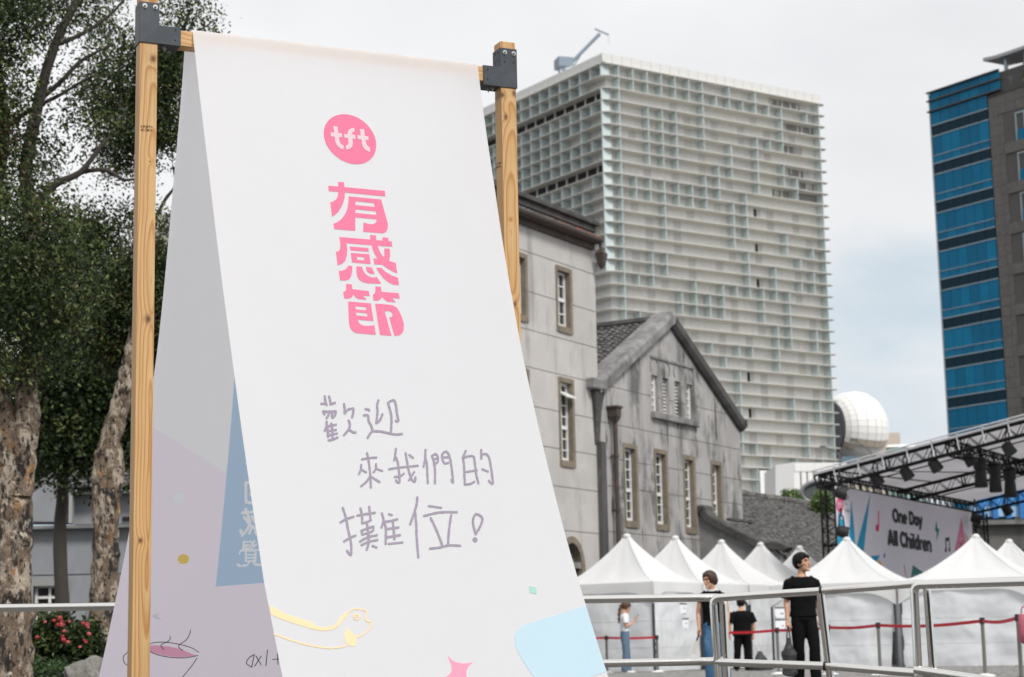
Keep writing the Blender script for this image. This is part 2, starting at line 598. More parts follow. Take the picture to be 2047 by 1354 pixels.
bracket(uL, 1, zz(290, 4), zz(300, 86.5), uu(361, 75), zz(340, 54), [(289.5, 11.5), (310.5, 14.5)], [(351, 60.5), (350.5, 81)], [(0, -0.02, zz(290, 14)), (0, -0.055, zz(290, 14))])
zt = zz(1018, 98)
bracket(uR, -1, zt, zz(1018, 176), uu(965.5, 150), zz(990, 133.5), [(1009, 105), (1026.5, 107.5)], [(1009, 124), (1026.5, 126), (975, 139.5), (975, 158.5)],
        [(1, -0.02, zt - .02), (1, -0.055, zt - .02), (1, -0.02, zt - .065), (1, -0.055, zt - .065)])
m_ink = mat('stamp_ink', (0.05, 0.04, 0.035), 0.8)
def stamp(px0, px1, py0, py1, rows, lean, onside=False):
    mb = MB()
    r_ = random.Random(5)
    for k in range(rows):
        y = py0 + (py1 - py0) * (k + .5) / rows
        x = px0
        while x < px1:
            w = r_.uniform(1.4, 2.6)
            yy = y + (x - px0) * lean
            for (dx0, dy0, dx1, dy1) in r_.sample([(0, -2, w, -2), (0, 0, w, 0), (0, 2, w, 2), (0, -2, 0, 2), (w, -2, w, 2), (w / 2, -2, w / 2, 2)], 3):
                if onside:
                    P_, n_ = PA + bd * (uR - .0012), -bd
                else:
                    P_, n_ = PA + bn * .0012, bn
                a, b = onplane(x + dx0, yy + dy0, P_, n_), onplane(x + dx1, yy + dy1, P_, n_)
                mb.tube([a, b], 0.0009, 4)
            x += w + r_.uniform(.8, 2.2)
    mb.build('stamp', m_ink, frame)
stamp(281.5, 305, 250, 263, 2, 0.03)
stamp(992, 1001, 325, 338, 2, -0.25, True)
for u0 in (uL, uR):
    mb = MB()
    lbox(mb, u0 - .1, u0 + PW + .1, -PW - .1, .1, 0.0, 0.012)
    mb.build('base_plate', m_steel, frame)

# ---- the cloth, draped over the beam
banner = thing('banner', 'white printed welcome banner draped over the timber beam with pink lettering', 'banner', (PA.x, PA.y, 0))
BMAX = PA.z - 0.12
def cloth_sheet(surf, n_u, n_b, b0, bmax, name, u_lo, u_hi, thick):
    mb = MB()
    vs = []
    for i in range(n_b + 1):
        b = b0 + (bmax - b0) * i / n_b
        for j in range(n_u + 1):
            k = j / n_u
            lo, hi = u_lo(b), u_hi(b)
            vs.append(surf(lo + (hi - lo) * k, b))
    fs = []
    w = n_u + 1
    for i in range(n_b):
        for j in range(n_u):
            fs.append((i * w + j, i * w + j + 1, (i + 1) * w + j + 1, (i + 1) * w + j))
    mb.add(vs, fs)
    return mb.build(name, m_cloth, banner, smooth=True)
# front edges as measured
lo_s = [hit(front, *p, (0, .5)) for p in [(385, 64), (416, 331), (462, 700), (528, 1165), (565, 1354)]]
hi_s = [hit(front, *p, (BLEN, .5)) for p in [(955, 132), (988, 370), (1043, 700), (1131, 1073), (1216, 1354)]]
def interp(sam):
    bs = [q[1] for q in sam]; us = [q[0] for q in sam]
    return lambda b: float(np.interp(b, bs, us))
fl, fh = interp(lo_s), interp(hi_s)
cloth_sheet(front, 60, 130, 0.0, BMAX, 'front_panel', fl, fh, 0)
lo_r = [hit(rear, *p, (0, .5)) for p in [(368.7, 101), (344, 393), (314.5, 700), (255, 1081), (197.6, 1354)]]
rl = interp(lo_r)
mb = MB()                                    # the strip lying over the beam
top = []
for j in range(9):
    u = fl(0) + (BLEN - fl(0)) * j / 8
    top.append((front(u, 0.0), PA + bd * u + Z * .004, PA + bd * u - bn * BW + Z * .004, rear(rl(0) + (BLEN - rl(0)) * j / 8, 0.0)))
for j in range(8):
    for k in range(3):
        mb.add([top[j][k], top[j + 1][k], top[j + 1][k + 1], top[j][k + 1]], [(0, 1, 2, 3)])
mb.build('top_fold', m_cloth, banner)
for surf, lo, hi in ((front, fl, fh), (rear, rl, lambda b: BLEN)):
    MB().tube([surf(lo(BMAX), BMAX), surf(hi(BMAX), BMAX)], 0.014, 10).build('hem_bar', m_zinc, banner, smooth=True)

def decal(name, loops_px, surf, m, lift=0.0016, start=(.6, 1.5), mapped=False, sgn=1.0):
    """printed shape lying on the cloth: outline points measured on the sheet, cut into strips so that it follows the drape"""
    mp_ = loops_px if mapped else [[hit(surf, x, y, start) for x, y in l] for l in loops_px]
    flat = [V((u, b, 0)) for l in mp_ for u, b in l]
    tri = tessellate_polygon([[V((u, b, 0)) for u, b in l] for l in mp_])
    bm = bmesh.new()
    vs = [bm.verts.new(p) for p in flat]
    for t in tri:
        try:
            bm.faces.new([vs[i] for i in t])
        except ValueError:
            pass
    for ax_, st_ in ((1, 0.04), (0, 0.05)):
        lo, hi = min(p[ax_] for p in flat), max(p[ax_] for p in flat)
        k = math.floor(lo / st_) + 1
        while k * st_ < hi:
            bmesh.ops.bisect_plane(bm, geom=bm.verts[:] + bm.edges[:] + bm.faces[:], plane_co=(k * st_ * (1 - ax_), k * st_ * ax_, 0), plane_no=(1 - ax_, ax_, 0))
            k += 1
    for v in bm.verts:
        u, b = v.co.x, v.co.y
        p = surf(u, b)
        nn = (surf(u + .01, b) - p).cross(surf(u, b + .01) - p).normalized()
        if nn.dot(EYE - p) < 0:
            nn = -nn
        v.co = p + nn * lift
    me = bpy.data.meshes.new(name)
    bm.to_mesh(me); bm.free()
    me.transform(Matrix.Translation(-V(banner['_o'])))
    me.materials.append(m)
    ob = bpy.data.objects.new(name, me)
    COL.objects.link(ob)
    ob.parent = banner
    return ob
def stroke_loops(pts, w, taper=True):
    """outline of a pen stroke with rounded ends, in pixels"""
    pts = [V((x, y, 0)) for x, y in pts]
    if len(pts) > 2:
        pts = bez(pts, 5)
    q = [pts[0]]
    for p in pts[1:]:
        if (p - q[-1]).length > 0.6:
            q.append(p)
    pts = q
    if len(pts) < 2:
        pts.append(pts[0] + V((0.7, 0, 0)))
    segs = []
    L_, R_ = [], []
    n = len(pts)
    for i, p in enumerate(pts):
        d = (pts[min(i + 1, n - 1)] - pts[max(i - 1, 0)])
        d = d.normalized() if d.length > 1e-6 else V((1, 0, 0))
        nrm = V((-d.y, d.x, 0))
        ww = w / 2 * (1 + 0.10 * math.sin(i * 1.7 + pts[0].x))
        L_.append(p + nrm * ww); R_.append(p - nrm * ww)
    quads = [[L_[i], L_[i + 1], R_[i + 1], R_[i]] for i in range(n - 1)]
    return pts, quads
def strokes(name, ss, w, surf, m, lift=0.0018, start=(.6, 1.5), parent=None):
    """pen strokes: ribbons with round joints, mapped on the cloth"""
    bm = bmesh.new()
    def pt(p, l):
        u, b = hit(surf, p.x, p.y, start)
        q = surf(u, b)
        nn = (surf(u + .01, b) - q).cross(surf(u, b + .01) - q).normalized()
        if nn.dot(EYE - q) < 0:
            nn = -nn
        return q + nn * l - V(banner['_o'])
    k = 0
    for s in ss:
        pts, quads = stroke_loops(s, w)
        for i, qd in enumerate(quads):
            bm.faces.new([bm.verts.new(pt(p, lift + (k % 7) * 0.00006)) for p in qd])
            k += 1
        for p in (pts[0], pts[-1], *pts[1:-1:2]):
            c = [p + V((math.cos(a * math.pi / 5), math.sin(a * math.pi / 5), 0)) * w / 2 for a in range(10)]
            bm.faces.new([bm.verts.new(pt(x, lift + 0.0005 + (k % 7) * 0.00006)) for x in c])
            k += 1
    me = bpy.data.meshes.new(name)
    bm.to_mesh(me); bm.free()
    me.materials.append(m)
    ob = bpy.data.objects.new(name, me)
    COL.objects.link(ob)
    ob.parent = banner
    return ob
def zm(x0, y0, s):
    return lambda pts: [(x0 + x * s, y0 + y * s) for x, y in pts]
m_pink = cloth_mat('pink_print', srgb(228, 122, 154), 0.1)
m_pink2 = cloth_mat('light_pink_print', srgb(238, 152, 176), 0.1)
m_grey = cloth_mat('grey_lilac_ink', srgb(148, 139, 154), 0.0)
m_yel = cloth_mat('pale_yellow_print', srgb(238, 213, 170), 0.1)
m_sky = cloth_mat('pale_blue_print', srgb(184, 208, 219), 0.1)
m_mint = cloth_mat('mint_print', srgb(162, 204, 190), 0.1)
za = zm(630, 220, 200 / 1354)
zb = zm(640, 350, 180 / 1354)
zc = zm(650, 460, 180 / 1016)
# round logo
cu, cbb = hit(front, 700.2, 278.6, (.6, .6))
def ring_u(r, n=56):
    return [(cu + r * math.cos(2 * math.pi * i / n), cbb + r * math.sin(2 * math.pi * i / n)) for i in range(n)]
eu = hit(front, 751.5, 285, (.6, .6))[0]
rad = abs(eu - cu)
decal('logo_disc', [ring_u(rad)], front, m_pink, mapped=True)
for nm, pl in (('logo_letter', [(240, 225), (300, 230), (310, 318), (357, 324), (362, 378), (318, 374), (326, 425), (340, 460), (360, 478), (380, 482), (382, 537), (350, 532), (315, 510), (285, 475), (268, 430), (262, 370), (213, 363), (208, 310), (256, 312)]),
               ('logo_letter', [(525, 250), (530, 302), (500, 308), (490, 335), (537, 345), (543, 398), (500, 394), (507, 450), (500, 490), (480, 520), (450, 538), (415, 542), (411, 488), (435, 480), (448, 455), (446, 430), (441, 388), (394, 382), (389, 330), (433, 336), (440, 300), (455, 275), (485, 254)]),
               ('logo_letter', [(600, 262), (658, 268), (668, 357), (715, 364), (720, 415), (676, 411), (688, 460), (705, 495), (735, 515), (740, 575), (700, 560), (665, 535), (640, 500), (628, 450), (622, 405), (575, 400), (569, 347), (612, 352)])):
    decal(nm, [za(pl)], front, m_cloth, lift=0.0034)
CH = [
 (zb, [[(268, 105), (357, 114), (363, 185), (970, 241), (980, 324), (370, 267), (368, 330), (350, 410), (315, 490), (270, 560), (220, 605), (178, 632), (150, 413), (190, 405), (235, 375), (262, 330), (272, 258), (128, 246), (119, 164), (274, 177)]]),
 (zb, [[(425, 323), (915, 371), (1015, 730), (1018, 785), (1005, 835), (980, 865), (935, 880), (646, 855), (650, 716), (720, 738), (780, 744), (820, 730), (842, 705), (850, 670), (527, 640), (526, 843), (210, 816), (198, 736), (260, 712), (320, 665), (375, 590), (410, 500), (425, 400)], [(530, 398), (805, 427), (822, 482), (530, 455)], [(530, 520), (832, 550), (846, 602), (530, 573)]]),
 (zc, [[(160, 80), (510, 110), (505, 57), (572, 64), (577, 117), (648, 122), (645, 84), (711, 90), (715, 128), (748, 131), (757, 191), (590, 180), (605, 220), (635, 280), (662, 310), (668, 290), (665, 210), (726, 214), (732, 280), (722, 350), (797, 376), (812, 490), (770, 475), (700, 435), (640, 393), (555, 390), (543, 322), (590, 328), (560, 275), (535, 220), (525, 174), (238, 150), (248, 220), (243, 290), (225, 350), (190, 385), (140, 402), (121, 247), (150, 243), (168, 220), (172, 170)]]),
 (zc, [[(277, 188), (485, 205), (491, 248), (283, 230)]]),
 (zc, [[(288, 260), (497, 275), (512, 386), (302, 368)], [(357, 302), (437, 309), (441, 345), (361, 338)]]),
 (zc, [[(260, 404), (305, 407), (303, 470), (292, 525), (268, 560), (225, 572), (168, 570), (151, 463), (185, 462), (220, 450), (245, 430)]]),
 (zc, [[(352, 411), (415, 416), (425, 455), (450, 495), (490, 525), (530, 538), (583, 533), (632, 608), (480, 603), (425, 590), (385, 565), (362, 530), (353, 480)]]),
 (zc, [[(457, 418), (523, 424), (558, 496), (510, 498), (480, 480), (463, 450)]]),
 (zc, [[(573, 427), (635, 430), (680, 475), (750, 515), (821, 541), (832, 624), (765, 618), (710, 590), (650, 540), (600, 475)]]),
 (zc, [[(234, 610), (299, 616), (306, 670), (490, 690), (501, 748), (425, 743), (468, 790), (370, 780), (340, 760), (315, 728), (305, 755), (285, 770), (250, 776), (213, 773), (203, 703), (225, 695), (236, 665)]]),
 (zc, [[(566, 638), (628, 644), (636, 700), (828, 714), (840, 777), (755, 768), (797, 819), (700, 810), (665, 785), (640, 755), (628, 780), (600, 798), (545, 798), (535, 732), (555, 722), (566, 690)]]),
 (zc, [[(258, 808), (514, 830), (545, 1030), (365, 1014), (378, 1045), (400, 1068), (440, 1082), (500, 1084), (553, 1074), (571, 1184), (350, 1166), (310, 1145), (280, 1105), (268, 1050)], [(341, 861), (459, 873), (464, 909), (345, 897)], [(347, 930), (471, 942), (476, 978), (351, 965)]]),
 (zc, [[(562, 832), (700, 842), (765, 852), (810, 880), (838, 925), (870, 1000), (888, 1070), (885, 1130), (865, 1170), (835, 1192), (780, 1197), (722, 985), (745, 985), (760, 965), (755, 940), (735, 922), (705, 916), (670, 922), (748, 1196), (618, 1186)]]),
]
for f_, loops in CH:
    decal('lettering_stroke', [f_(l) for l in loops], front, m_pink)
zd = zm(620, 780, 200 / 2047)
ze = zm(700, 880, 300 / 2047)
zf = zm(660, 980, 320 / 2047)
HAND = [
 (zd, [[(295, 130), (310, 230), (335, 310)], [(385, 135), (402, 200), (415, 290)], [(415, 295), (505, 265)], [(225, 283), (320, 283)], [(262, 440), (290, 500)], [(265, 440), (380, 445), (520, 440)], [(385, 450), (370, 520), (335, 575)], [(500, 435), (445, 480), (455, 570), (510, 510), (522, 450)], [(335, 650), (335, 740), (295, 835)], [(350, 740), (365, 960)], [(430, 690), (455, 850), (455, 990)], [(360, 745), (525, 712)], [(365, 845), (525, 818)], [(370, 930), (545, 893)], [(375, 1032), (450, 1020), (555, 975)]]),
 (zd, [[(690, 290), (705, 400), (705, 480)], [(705, 480), (770, 405), (870, 380)], [(880, 380), (880, 460), (855, 560)], [(785, 625), (810, 710), (790, 800), (690, 925)], [(800, 820), (890, 872), (930, 868)]]),
 (zd, [[(1130, 392), (1185, 400), (1208, 425)], [(1095, 520), (1170, 515), (1190, 560), (1195, 640), (1250, 740), (1270, 840)], [(1265, 845), (1200, 930), (1175, 985)], [(1270, 845), (1430, 850), (1600, 885), (1750, 912), (1875, 902)], [(1392, 215), (1368, 320), (1375, 450), (1350, 680)], [(1350, 680), (1425, 620), (1475, 500)], [(1590, 270), (1635, 420), (1660, 560), (1660, 700), (1650, 850)], [(1590, 265), (1660, 220), (1720, 220), (1755, 330), (1772, 480), (1800, 620), (1775, 645), (1745, 630)]]),
 (ze, [[(228, 180), (250, 280), (265, 400), (275, 530), (280, 650)], [(160, 265), (250, 248), (355, 240)], [(148, 340), (145, 400), (118, 465)], [(150, 405), (215, 440)], [(350, 330), (350, 390), (318, 440)], [(355, 395), (435, 422)], [(275, 490), (220, 570), (150, 630)], [(280, 500), (400, 575)]]),
 (ze, [[(622, 120), (615, 190), (600, 280)], [(625, 240), (650, 320), (668, 480), (672, 570), (645, 580), (625, 550)], [(530, 400), (640, 380), (920, 352)], [(605, 505), (680, 495), (730, 460)], [(755, 180), (775, 300), (800, 430), (840, 540), (880, 570), (888, 510)], [(870, 440), (800, 550)], [(805, 205), (855, 245)]]),
 (ze, [[(1025, 135), (1022, 250), (1000, 365)], [(1025, 250), (1045, 330), (1050, 450), (1058, 590)], [(1115, 215), (1140, 300), (1155, 420), (1155, 590)], [(1115, 220), (1165, 192), (1195, 240), (1188, 305), (1150, 325)], [(1130, 265), (1190, 255)], [(1250, 200), (1262, 280), (1290, 320), (1335, 312)], [(1250, 200), (1300, 158), (1345, 200), (1375, 330), (1402, 570), (1378, 545)], [(1270, 240), (1340, 235)]]),
 (ze, [[(1575, 150), (1535, 240)], [(1535, 245), (1550, 330), (1555, 440), (1562, 605)], [(1565, 608), (1640, 598), (1690, 570)], [(1540, 250), (1600, 225), (1680, 228), (1700, 330), (1720, 480), (1748, 590)], [(1560, 440), (1725, 415)], [(1785, 135), (1788, 255)], [(1788, 255), (1800, 205), (1850, 192), (1890, 240), (1915, 350), (1945, 580), (1915, 585), (1890, 555)], [(1800, 400), (1875, 430)]]),
 (zf, [[(160, 230), (200, 360), (230, 520), (265, 680), (265, 825), (240, 815), (215, 780)], [(130, 415), (200, 375), (295, 343)], [(175, 658), (250, 615), (320, 583)], [(385, 235), (405, 320), (408, 425)], [(410, 425), (470, 410), (520, 385)], [(497, 215), (515, 385)], [(345, 328), (430, 312), (570, 293)], [(470, 430), (485, 560), (490, 680), (465, 765)], [(400, 520), (410, 570)], [(410, 570), (500, 545), (545, 520)], [(550, 515), (550, 470)], [(545, 468), (480, 490), (400, 520)], [(380, 660), (480, 605), (595, 580)], [(400, 705), (490, 665), (600, 640)], [(540, 715), (590, 735)], [(660, 300), (680, 390), (655, 480)], [(690, 400), (710, 500), (708, 690)], [(750, 310), (785, 322)], [(690, 405), (760, 400), (855, 375)], [(800, 400), (820, 630)], [(725, 500), (870, 480)], [(730, 605), (890, 578)], [(745, 690), (920, 672)]]),
 (zf, [[(1113, 95), (1105, 180), (1080, 270), (1022, 440)], [(1085, 290), (1100, 450), (1105, 600), (1125, 860)], [(1260, 205), (1415, 228)], [(1200, 332), (1350, 295), (1460, 283), (1615, 285)], [(1285, 360), (1360, 520), (1430, 700)], [(1545, 325), (1520, 500), (1505, 700)], [(1275, 750), (1400, 735), (1520, 708), (1660, 713)]]),
 (zf, [[(1860, 565), (1830, 460), (1825, 380), (1850, 320), (1880, 310), (1930, 340), (1945, 380), (1920, 460), (1862, 560)], [(1830, 635), (1845, 617), (1862, 625), (1868, 645), (1850, 655), (1833, 640)]]),
]
for k_, (f_, ss) in enumerate(HAND):
    cut = [0] + {7: [3, 15], 8: [2], 9: [1]}.get(k_, []) + [len(ss)]
    for a_, b_ in zip(cut, cut[1:]):
        strokes('handwriting', [f_(s) for s in ss[a_:b_]], 4.6 if f_ is not ze else 4.3, front, m_grey)
zg = zm(520, 1160, 720 / 2047)
decal('body_print', [zg([(52, 143), (150, 195), (295, 240), (315, 262), (370, 270), (420, 258), (440, 235), (458, 205), (490, 180), (500, 200), (470, 225), (445, 262), (410, 282), (360, 290), (300, 280), (200, 250), (100, 215), (60, 195)])], front, m_yel, start=(.2, 3))
decal('collar_print', [zg([(495, 268), (525, 305), (555, 322), (545, 345), (543, 375), (520, 378), (485, 355), (475, 315)])], front, m_yel, start=(.2, 3))
strokes('outline_print', [zg(s) for s in [[(490, 188), (520, 170), (548, 164), (595, 172)], [(595, 172), (603, 184), (596, 222)], [(596, 222), (612, 236), (632, 236)], [(632, 236), (628, 262), (600, 298), (555, 325)], [(80, 308), (200, 350), (300, 375), (390, 387), (470, 380), (500, 365)]]], 3.0, front, m_yel, start=(.2, 3))
strokes('eye_print', [zg(s) for s in [[(530, 205), (545, 194), (560, 205), (560, 220), (545, 225), (531, 214)], [(540, 210), (546, 208)]]], 3.0, front, m_yel, start=(.2, 3))
decal('star_print', [zg([(1065, 430), (1085, 450), (1108, 466), (1150, 475), (1180, 473), (1210, 465), (1185, 490), (1172, 515), (1171, 545), (1188, 590), (1140, 562), (1110, 550), (1055, 552), (1078, 535), (1089, 515), (1088, 485)])], front, m_pink2, start=(.6, 3))
decal('square_print', [zg([(1528, 35), (1568, 43), (1571, 80), (1530, 72)])], front, m_mint, start=(.9, 3))
def clampu(l, hi):
    r = [hit(front, x, y, (1.0, 3)) for x, y in l]
    return [(min(u, hi(b) - 0.002), b) for u, b in r]
blue_l = clampu(zg([(1850, 146), (1500, 255), (1476, 270), (1458, 292), (1447, 325), (1450, 370), (1470, 420), (1510, 485), (1555, 552), (1590, 610), (1640, 625), (1700, 612), (1975, 520), (1940, 430), (1900, 300)]), fh)
decal('blue_patch_print', [blue_l], front, m_sky, mapped=True)
# print showing through the inner side of the rear panel
m_lil = cloth_mat('lilac_tint', srgb(249, 239, 249), 0.68)
m_blue = cloth_mat('blue_show_through', srgb(192, 216, 239), 0.66)
m_gold = cloth_mat('gold_print', srgb(246, 214, 120), 0.62)
m_pale = cloth_mat('pale_print', srgb(244, 246, 250), 0.7)
m_through = cloth_mat('white_show_through', (0.95, 0.94, 0.95), 0.7)
m_rose = cloth_mat('rose_print', srgb(244, 178, 204), 0.62)
m_line = cloth_mat('thin_ink', srgb(92, 92, 90), 0.0)
ST = (.4, 2.5)
zh = zm(190, 1150, 430 / 2047)
def blob_px(cx, cy, rx, ry, n=18, rot=0):
    return [(cx + rx * math.cos(2 * math.pi * i / n + rot), cy + ry * math.sin(2 * math.pi * i / n + rot)) for i in range(n)]
qL = hit(rear, 279, 846, ST); qL = (rl(qL[1]), qL[1])
qM, qT, qB = hit(rear, 453, 946, ST), hit(rear, 475, 640, ST), hit(rear, 431, 1173, ST)
qB2 = hit(rear, 620, 1158, ST)
tb = (BLEN, qT[1] - .05); bb_ = (BLEN, qB2[1])
up = [(rl(b), b) for b in np.linspace(0, qL[1], 12)]
lo_ = [(rl(b), b) for b in np.linspace(qL[1], BMAX, 12)]
m_rearc = cloth_mat('banner_rear_fabric', (0.95, 0.945, 0.965), 0.68)
decal('rear_panel', [up + [qM, qT, tb, (BLEN, 0)]], rear, m_rearc, mapped=True, lift=0)
dot1 = [hit(rear, *p, ST) for p in blob_px(366.5, 1118, 11.5, 10)]
dot2 = [hit(rear, *p, ST) for p in blob_px(357, 996.5, 11.5, 11, 6, .4)]
tea = [hit(rear, *p, ST) for p in zh([(470, 690), (530, 670), (600, 668), (700, 678), (800, 700), (900, 740), (960, 765), (880, 778), (780, 782), (660, 768), (580, 748), (530, 730)])]
decal('lilac_field_print', [lo_ + [(BLEN, BMAX), bb_, qB2, qB, qM], dot1, dot2, tea], rear, m_lil, mapped=True, lift=0)
zs = zm(420, 900, 140 / 677)
LET = []
for ss_, w_ in (([[(400, 310), (348, 315)], [(345, 315), (348, 500)], [(350, 505), (420, 512)], [(392, 425), (405, 432)], [(312, 605), (430, 598)], [(345, 572), (385, 690), (365, 760), (312, 825), (295, 780)], [(330, 650), (385, 720), (450, 770)], [(405, 745), (378, 805)], [(430, 745), (445, 805), (462, 812)], [(405, 640), (435, 700)]], 5.6),
               ([[(325, 885), (320, 965)], [(330, 888), (372, 888)], [(330, 922), (372, 922)], [(330, 955), (372, 952)], [(388, 880), (430, 930)], [(430, 880), (390, 930)], [(395, 955), (445, 915)], [(285, 1000), (292, 972), (480, 966)], [(345, 985), (345, 1072)], [(345, 1075), (440, 1070)], [(440, 1070), (440, 985)], [(350, 1013), (440, 1010)], [(350, 1043), (440, 1040)], [(380, 1080), (360, 1112), (290, 1122), (265, 1105)], [(420, 1080), (435, 1108), (500, 1108)], [(350, 125), (358, 135)]], 4.0)):
    for s_ in ss_:
        uv = [hit(rear, x, y, ST) for x, y in zs(s_)]
        LET.append((uv, w_ / 2 * YA * 1.12 / FPX))
lu0, lu1 = min(u for l, w in LET for u, b in l) - .02, max(u for l, w in LET for u, b in l) + .02
lb0, lb1 = min(b for l, w in LET for u, b in l) - .02, max(b for l, w in LET for u, b in l) + .02
fld = [qT, tb, bb_, qB2, qB, qM]
bm = bmesh.new()
vs_ = [bm.verts.new((u, b, 0)) for u, b in fld]
for t in tessellate_polygon([[V((u, b, 0)) for u, b in fld]]):
    bm.faces.new([vs_[i] for i in t])
for k in range(int((lu1 - lu0) / .004) + 1):
    bmesh.ops.bisect_plane(bm, geom=bm.verts[:] + bm.edges[:] + bm.faces[:], plane_co=(lu0 + k * .004, 0, 0), plane_no=(1, 0, 0))
for k in range(int((lb1 - lb0) / .004) + 1):
    gf = [f for f in bm.faces if max(v.co.x for v in f.verts) > lu0 - 1e-5 and min(v.co.x for v in f.verts) < lu1 + 1e-5]
    ge = list({e for f in gf for e in f.edges}); gv = list({v for f in gf for v in f.verts})
    bmesh.ops.bisect_plane(bm, geom=gv + ge + gf, plane_co=(0, lb0 + k * .004, 0), plane_no=(0, 1, 0))
for b_ in np.arange(.2, BMAX, .05):
    bmesh.ops.bisect_plane(bm, geom=bm.verts[:] + bm.edges[:] + bm.faces[:], plane_co=(0, float(b_), 0), plane_no=(0, 1, 0))
def in_letter(u, b):
    if not (lu0 < u < lu1 and lb0 < b < lb1):
        return False
    for l, w in LET:
        for i in range(len(l) - 1):
            ax_, ay_, bx_, by_ = l[i][0], l[i][1], l[i + 1][0], l[i + 1][1]
            dx, dy = bx_ - ax_, by_ - ay_
            t = max(0, min(1, ((u - ax_) * dx + (b - ay_) * dy) / (dx * dx + dy * dy + 1e-12)))
            if (u - ax_ - dx * t) ** 2 + (b - ay_ - dy * t) ** 2 < w * w:
                return True
    return False
parts_ = {True: ([], []), False: ([], [])}
for f in bm.faces:
    c_ = f.calc_center_median()
    vv, ff = parts_[in_letter(c_.x, c_.y)]
    o_ = len(vv)
    vv.extend(rear(v.co.x, v.co.y) for v in f.verts); ff.append(tuple(range(o_, o_ + len(f.verts))))
bm.free()
for key, nm, m_ in ((False, 'blue_field_print', m_blue), (True, 'reversed_lettering', m_pale)):
    mb = MB(); mb.add(*parts_[key]); mb.build(nm, m_, banner)
decal('gold_dot_print', [dot1], rear, m_gold, mapped=True, lift=0)
decal('pale_dot_print', [dot2], rear, m_pale, mapped=True, lift=0)
decal('tea_print', [tea], rear, m_rose, mapped=True, lift=0)
CUP = [[(480, 668), (530, 648), (600, 635), (700, 638), (820, 660), (920, 690), (985, 730)], [(490, 700), (530, 728), (600, 757), (700, 777), (800, 785), (900, 778), (980, 760)], [(970, 785), (920, 860), (830, 971), (800, 1005)], [(712, 578), (715, 605), (690, 630)], [(690, 630), (630, 658), (632, 682), (655, 705)], [(910, 518), (890, 580), (860, 620), (800, 662), (802, 690), (835, 712)], [(330, 728), (305, 735), (275, 765), (268, 800), (285, 840), (325, 860)]]
for nm_, a_, b_ in (('cup_outline', 0, 3), ('steam_line', 3, 5), ('steam_line', 5, 6), ('cup_handle', 6, 7)):
    strokes(nm_, [zh(s) for s in CUP[a_:b_]], 1.5, rear, m_line, lift=.0024, start=ST)
strokes('scribble', [zh(s) for s in [[(1515, 752), (1490, 872)], [(1490, 872), (1440, 835), (1465, 785), (1515, 752)], [(1530, 765), (1580, 852)], [(1580, 768), (1520, 862)], [(1640, 708), (1625, 858)], [(1690, 800), (1755, 795)], [(1735, 745), (1740, 845)]]], 1.7, rear, m_line, lift=.0024, start=ST)
decal('pale_star_print', [zh([(538, 380), (585, 368), (650, 345), (592, 378), (625, 428), (575, 408), (545, 398)])], rear, m_through, start=ST, lift=.0016)

# ================================================================== old plastered winery building
BA = R(30.6)
BD = V((math.sin(BA), math.cos(BA), 0)); BN = V((math.cos(BA), -math.sin(BA), 0))
B0 = V((2.584, 58.0, 0))
def fac(t, o, z):
    return B0 + BD * t + BN * o + Z * z
def fb(mb, t0, t1, o0, o1, z0, z1, mi=0):
    return mb.hexa(fac((t0 + t1) / 2, (o0 + o1) / 2, (z0 + z1) / 2), BD * ((t1 - t0) / 2), BN * ((o1 - o0) / 2), Z * ((z1 - z0) / 2), mi)
m_wall = mat('weathered_plaster', (0.50, 0.475, 0.45), 0.85, var=[((0.43, 0.41, 0.39), (.5, .5, .35), 0.4, 0.65), ((0.27, 0.26, 0.25), (1.6, 1.6, .22), 0.56, 0.74), ((0.54, 0.52, 0.50), 1.1, 0.5, 0.75)], bump=(6, 0.3, 0.02))
m_wall2 = mat('stained_plaster', (0.40, 0.385, 0.37), 0.85, var=[((0.32, 0.31, 0.30), (.6, .6, .3), 0.35, 0.65), ((0.13, 0.127, 0.123), (1.0, 1.0, .30), 0.47, 0.64), ((0.045, 0.045, 0.045), (3.0, 3.0, .55), 0.57, 0.68), ((0.46, 0.445, 0.43), 1.3, 0.52, 0.75)], bump=(6, 0.3, 0.02))
m_groove = mat('groove_plaster', (0.34, 0.33, 0.315), 0.9)
m_coping = mat('mossy_coping', (0.24, 0.232, 0.225), 0.8, var=[((0.10, 0.098, 0.095), (1.2, 1.2, 1.2), 0.42, 0.68), ((0.32, 0.31, 0.3), 3, 0.5, 0.75)], bump=(10, 0.3, 0.02))
m_darkcop = mat('blackened_stone', (0.085, 0.082, 0.078), 0.85, var=[((0.04, 0.04, 0.038), 2, 0.4, 0.65), ((0.16, 0.155, 0.15), 4, 0.58, 0.75)], bump=(12, 0.3, 0.02))
m_stone = mat('brown_stone_surround', (0.22, 0.185, 0.135), 0.85, var=[((0.13, 0.11, 0.085), 3, 0.4, 0.7), ((0.28, 0.24, 0.19), 6, 0.5, 0.7)], bump=(18, 0.3, 0.01))
m_sash = mat('white_painted_sash', (0.72, 0.71, 0.68), 0.5)
m_glass = mat('dark_window_glass', (0.045, 0.05, 0.05), 0.08, 0.0, spec=0.6)
m_tile = mat('grey_roof_tile', (0.13, 0.124, 0.118), 0.75, var=[((0.05, 0.048, 0.046), 3, 0.35, 0.6), ((0.24, 0.225, 0.21), (5, 5, 9), 0.5, 0.68)])
m_tile_red = mat('red_roof_tile', (0.36, 0.10, 0.06), 0.75, var=[((0.2, 0.07, 0.05), 5, 0.4, 0.65)])
m_iron = mat('rusty_iron', (0.06, 0.045, 0.038), 0.7, var=[((0.11, 0.07, 0.05), 4, 0.5, 0.7)])

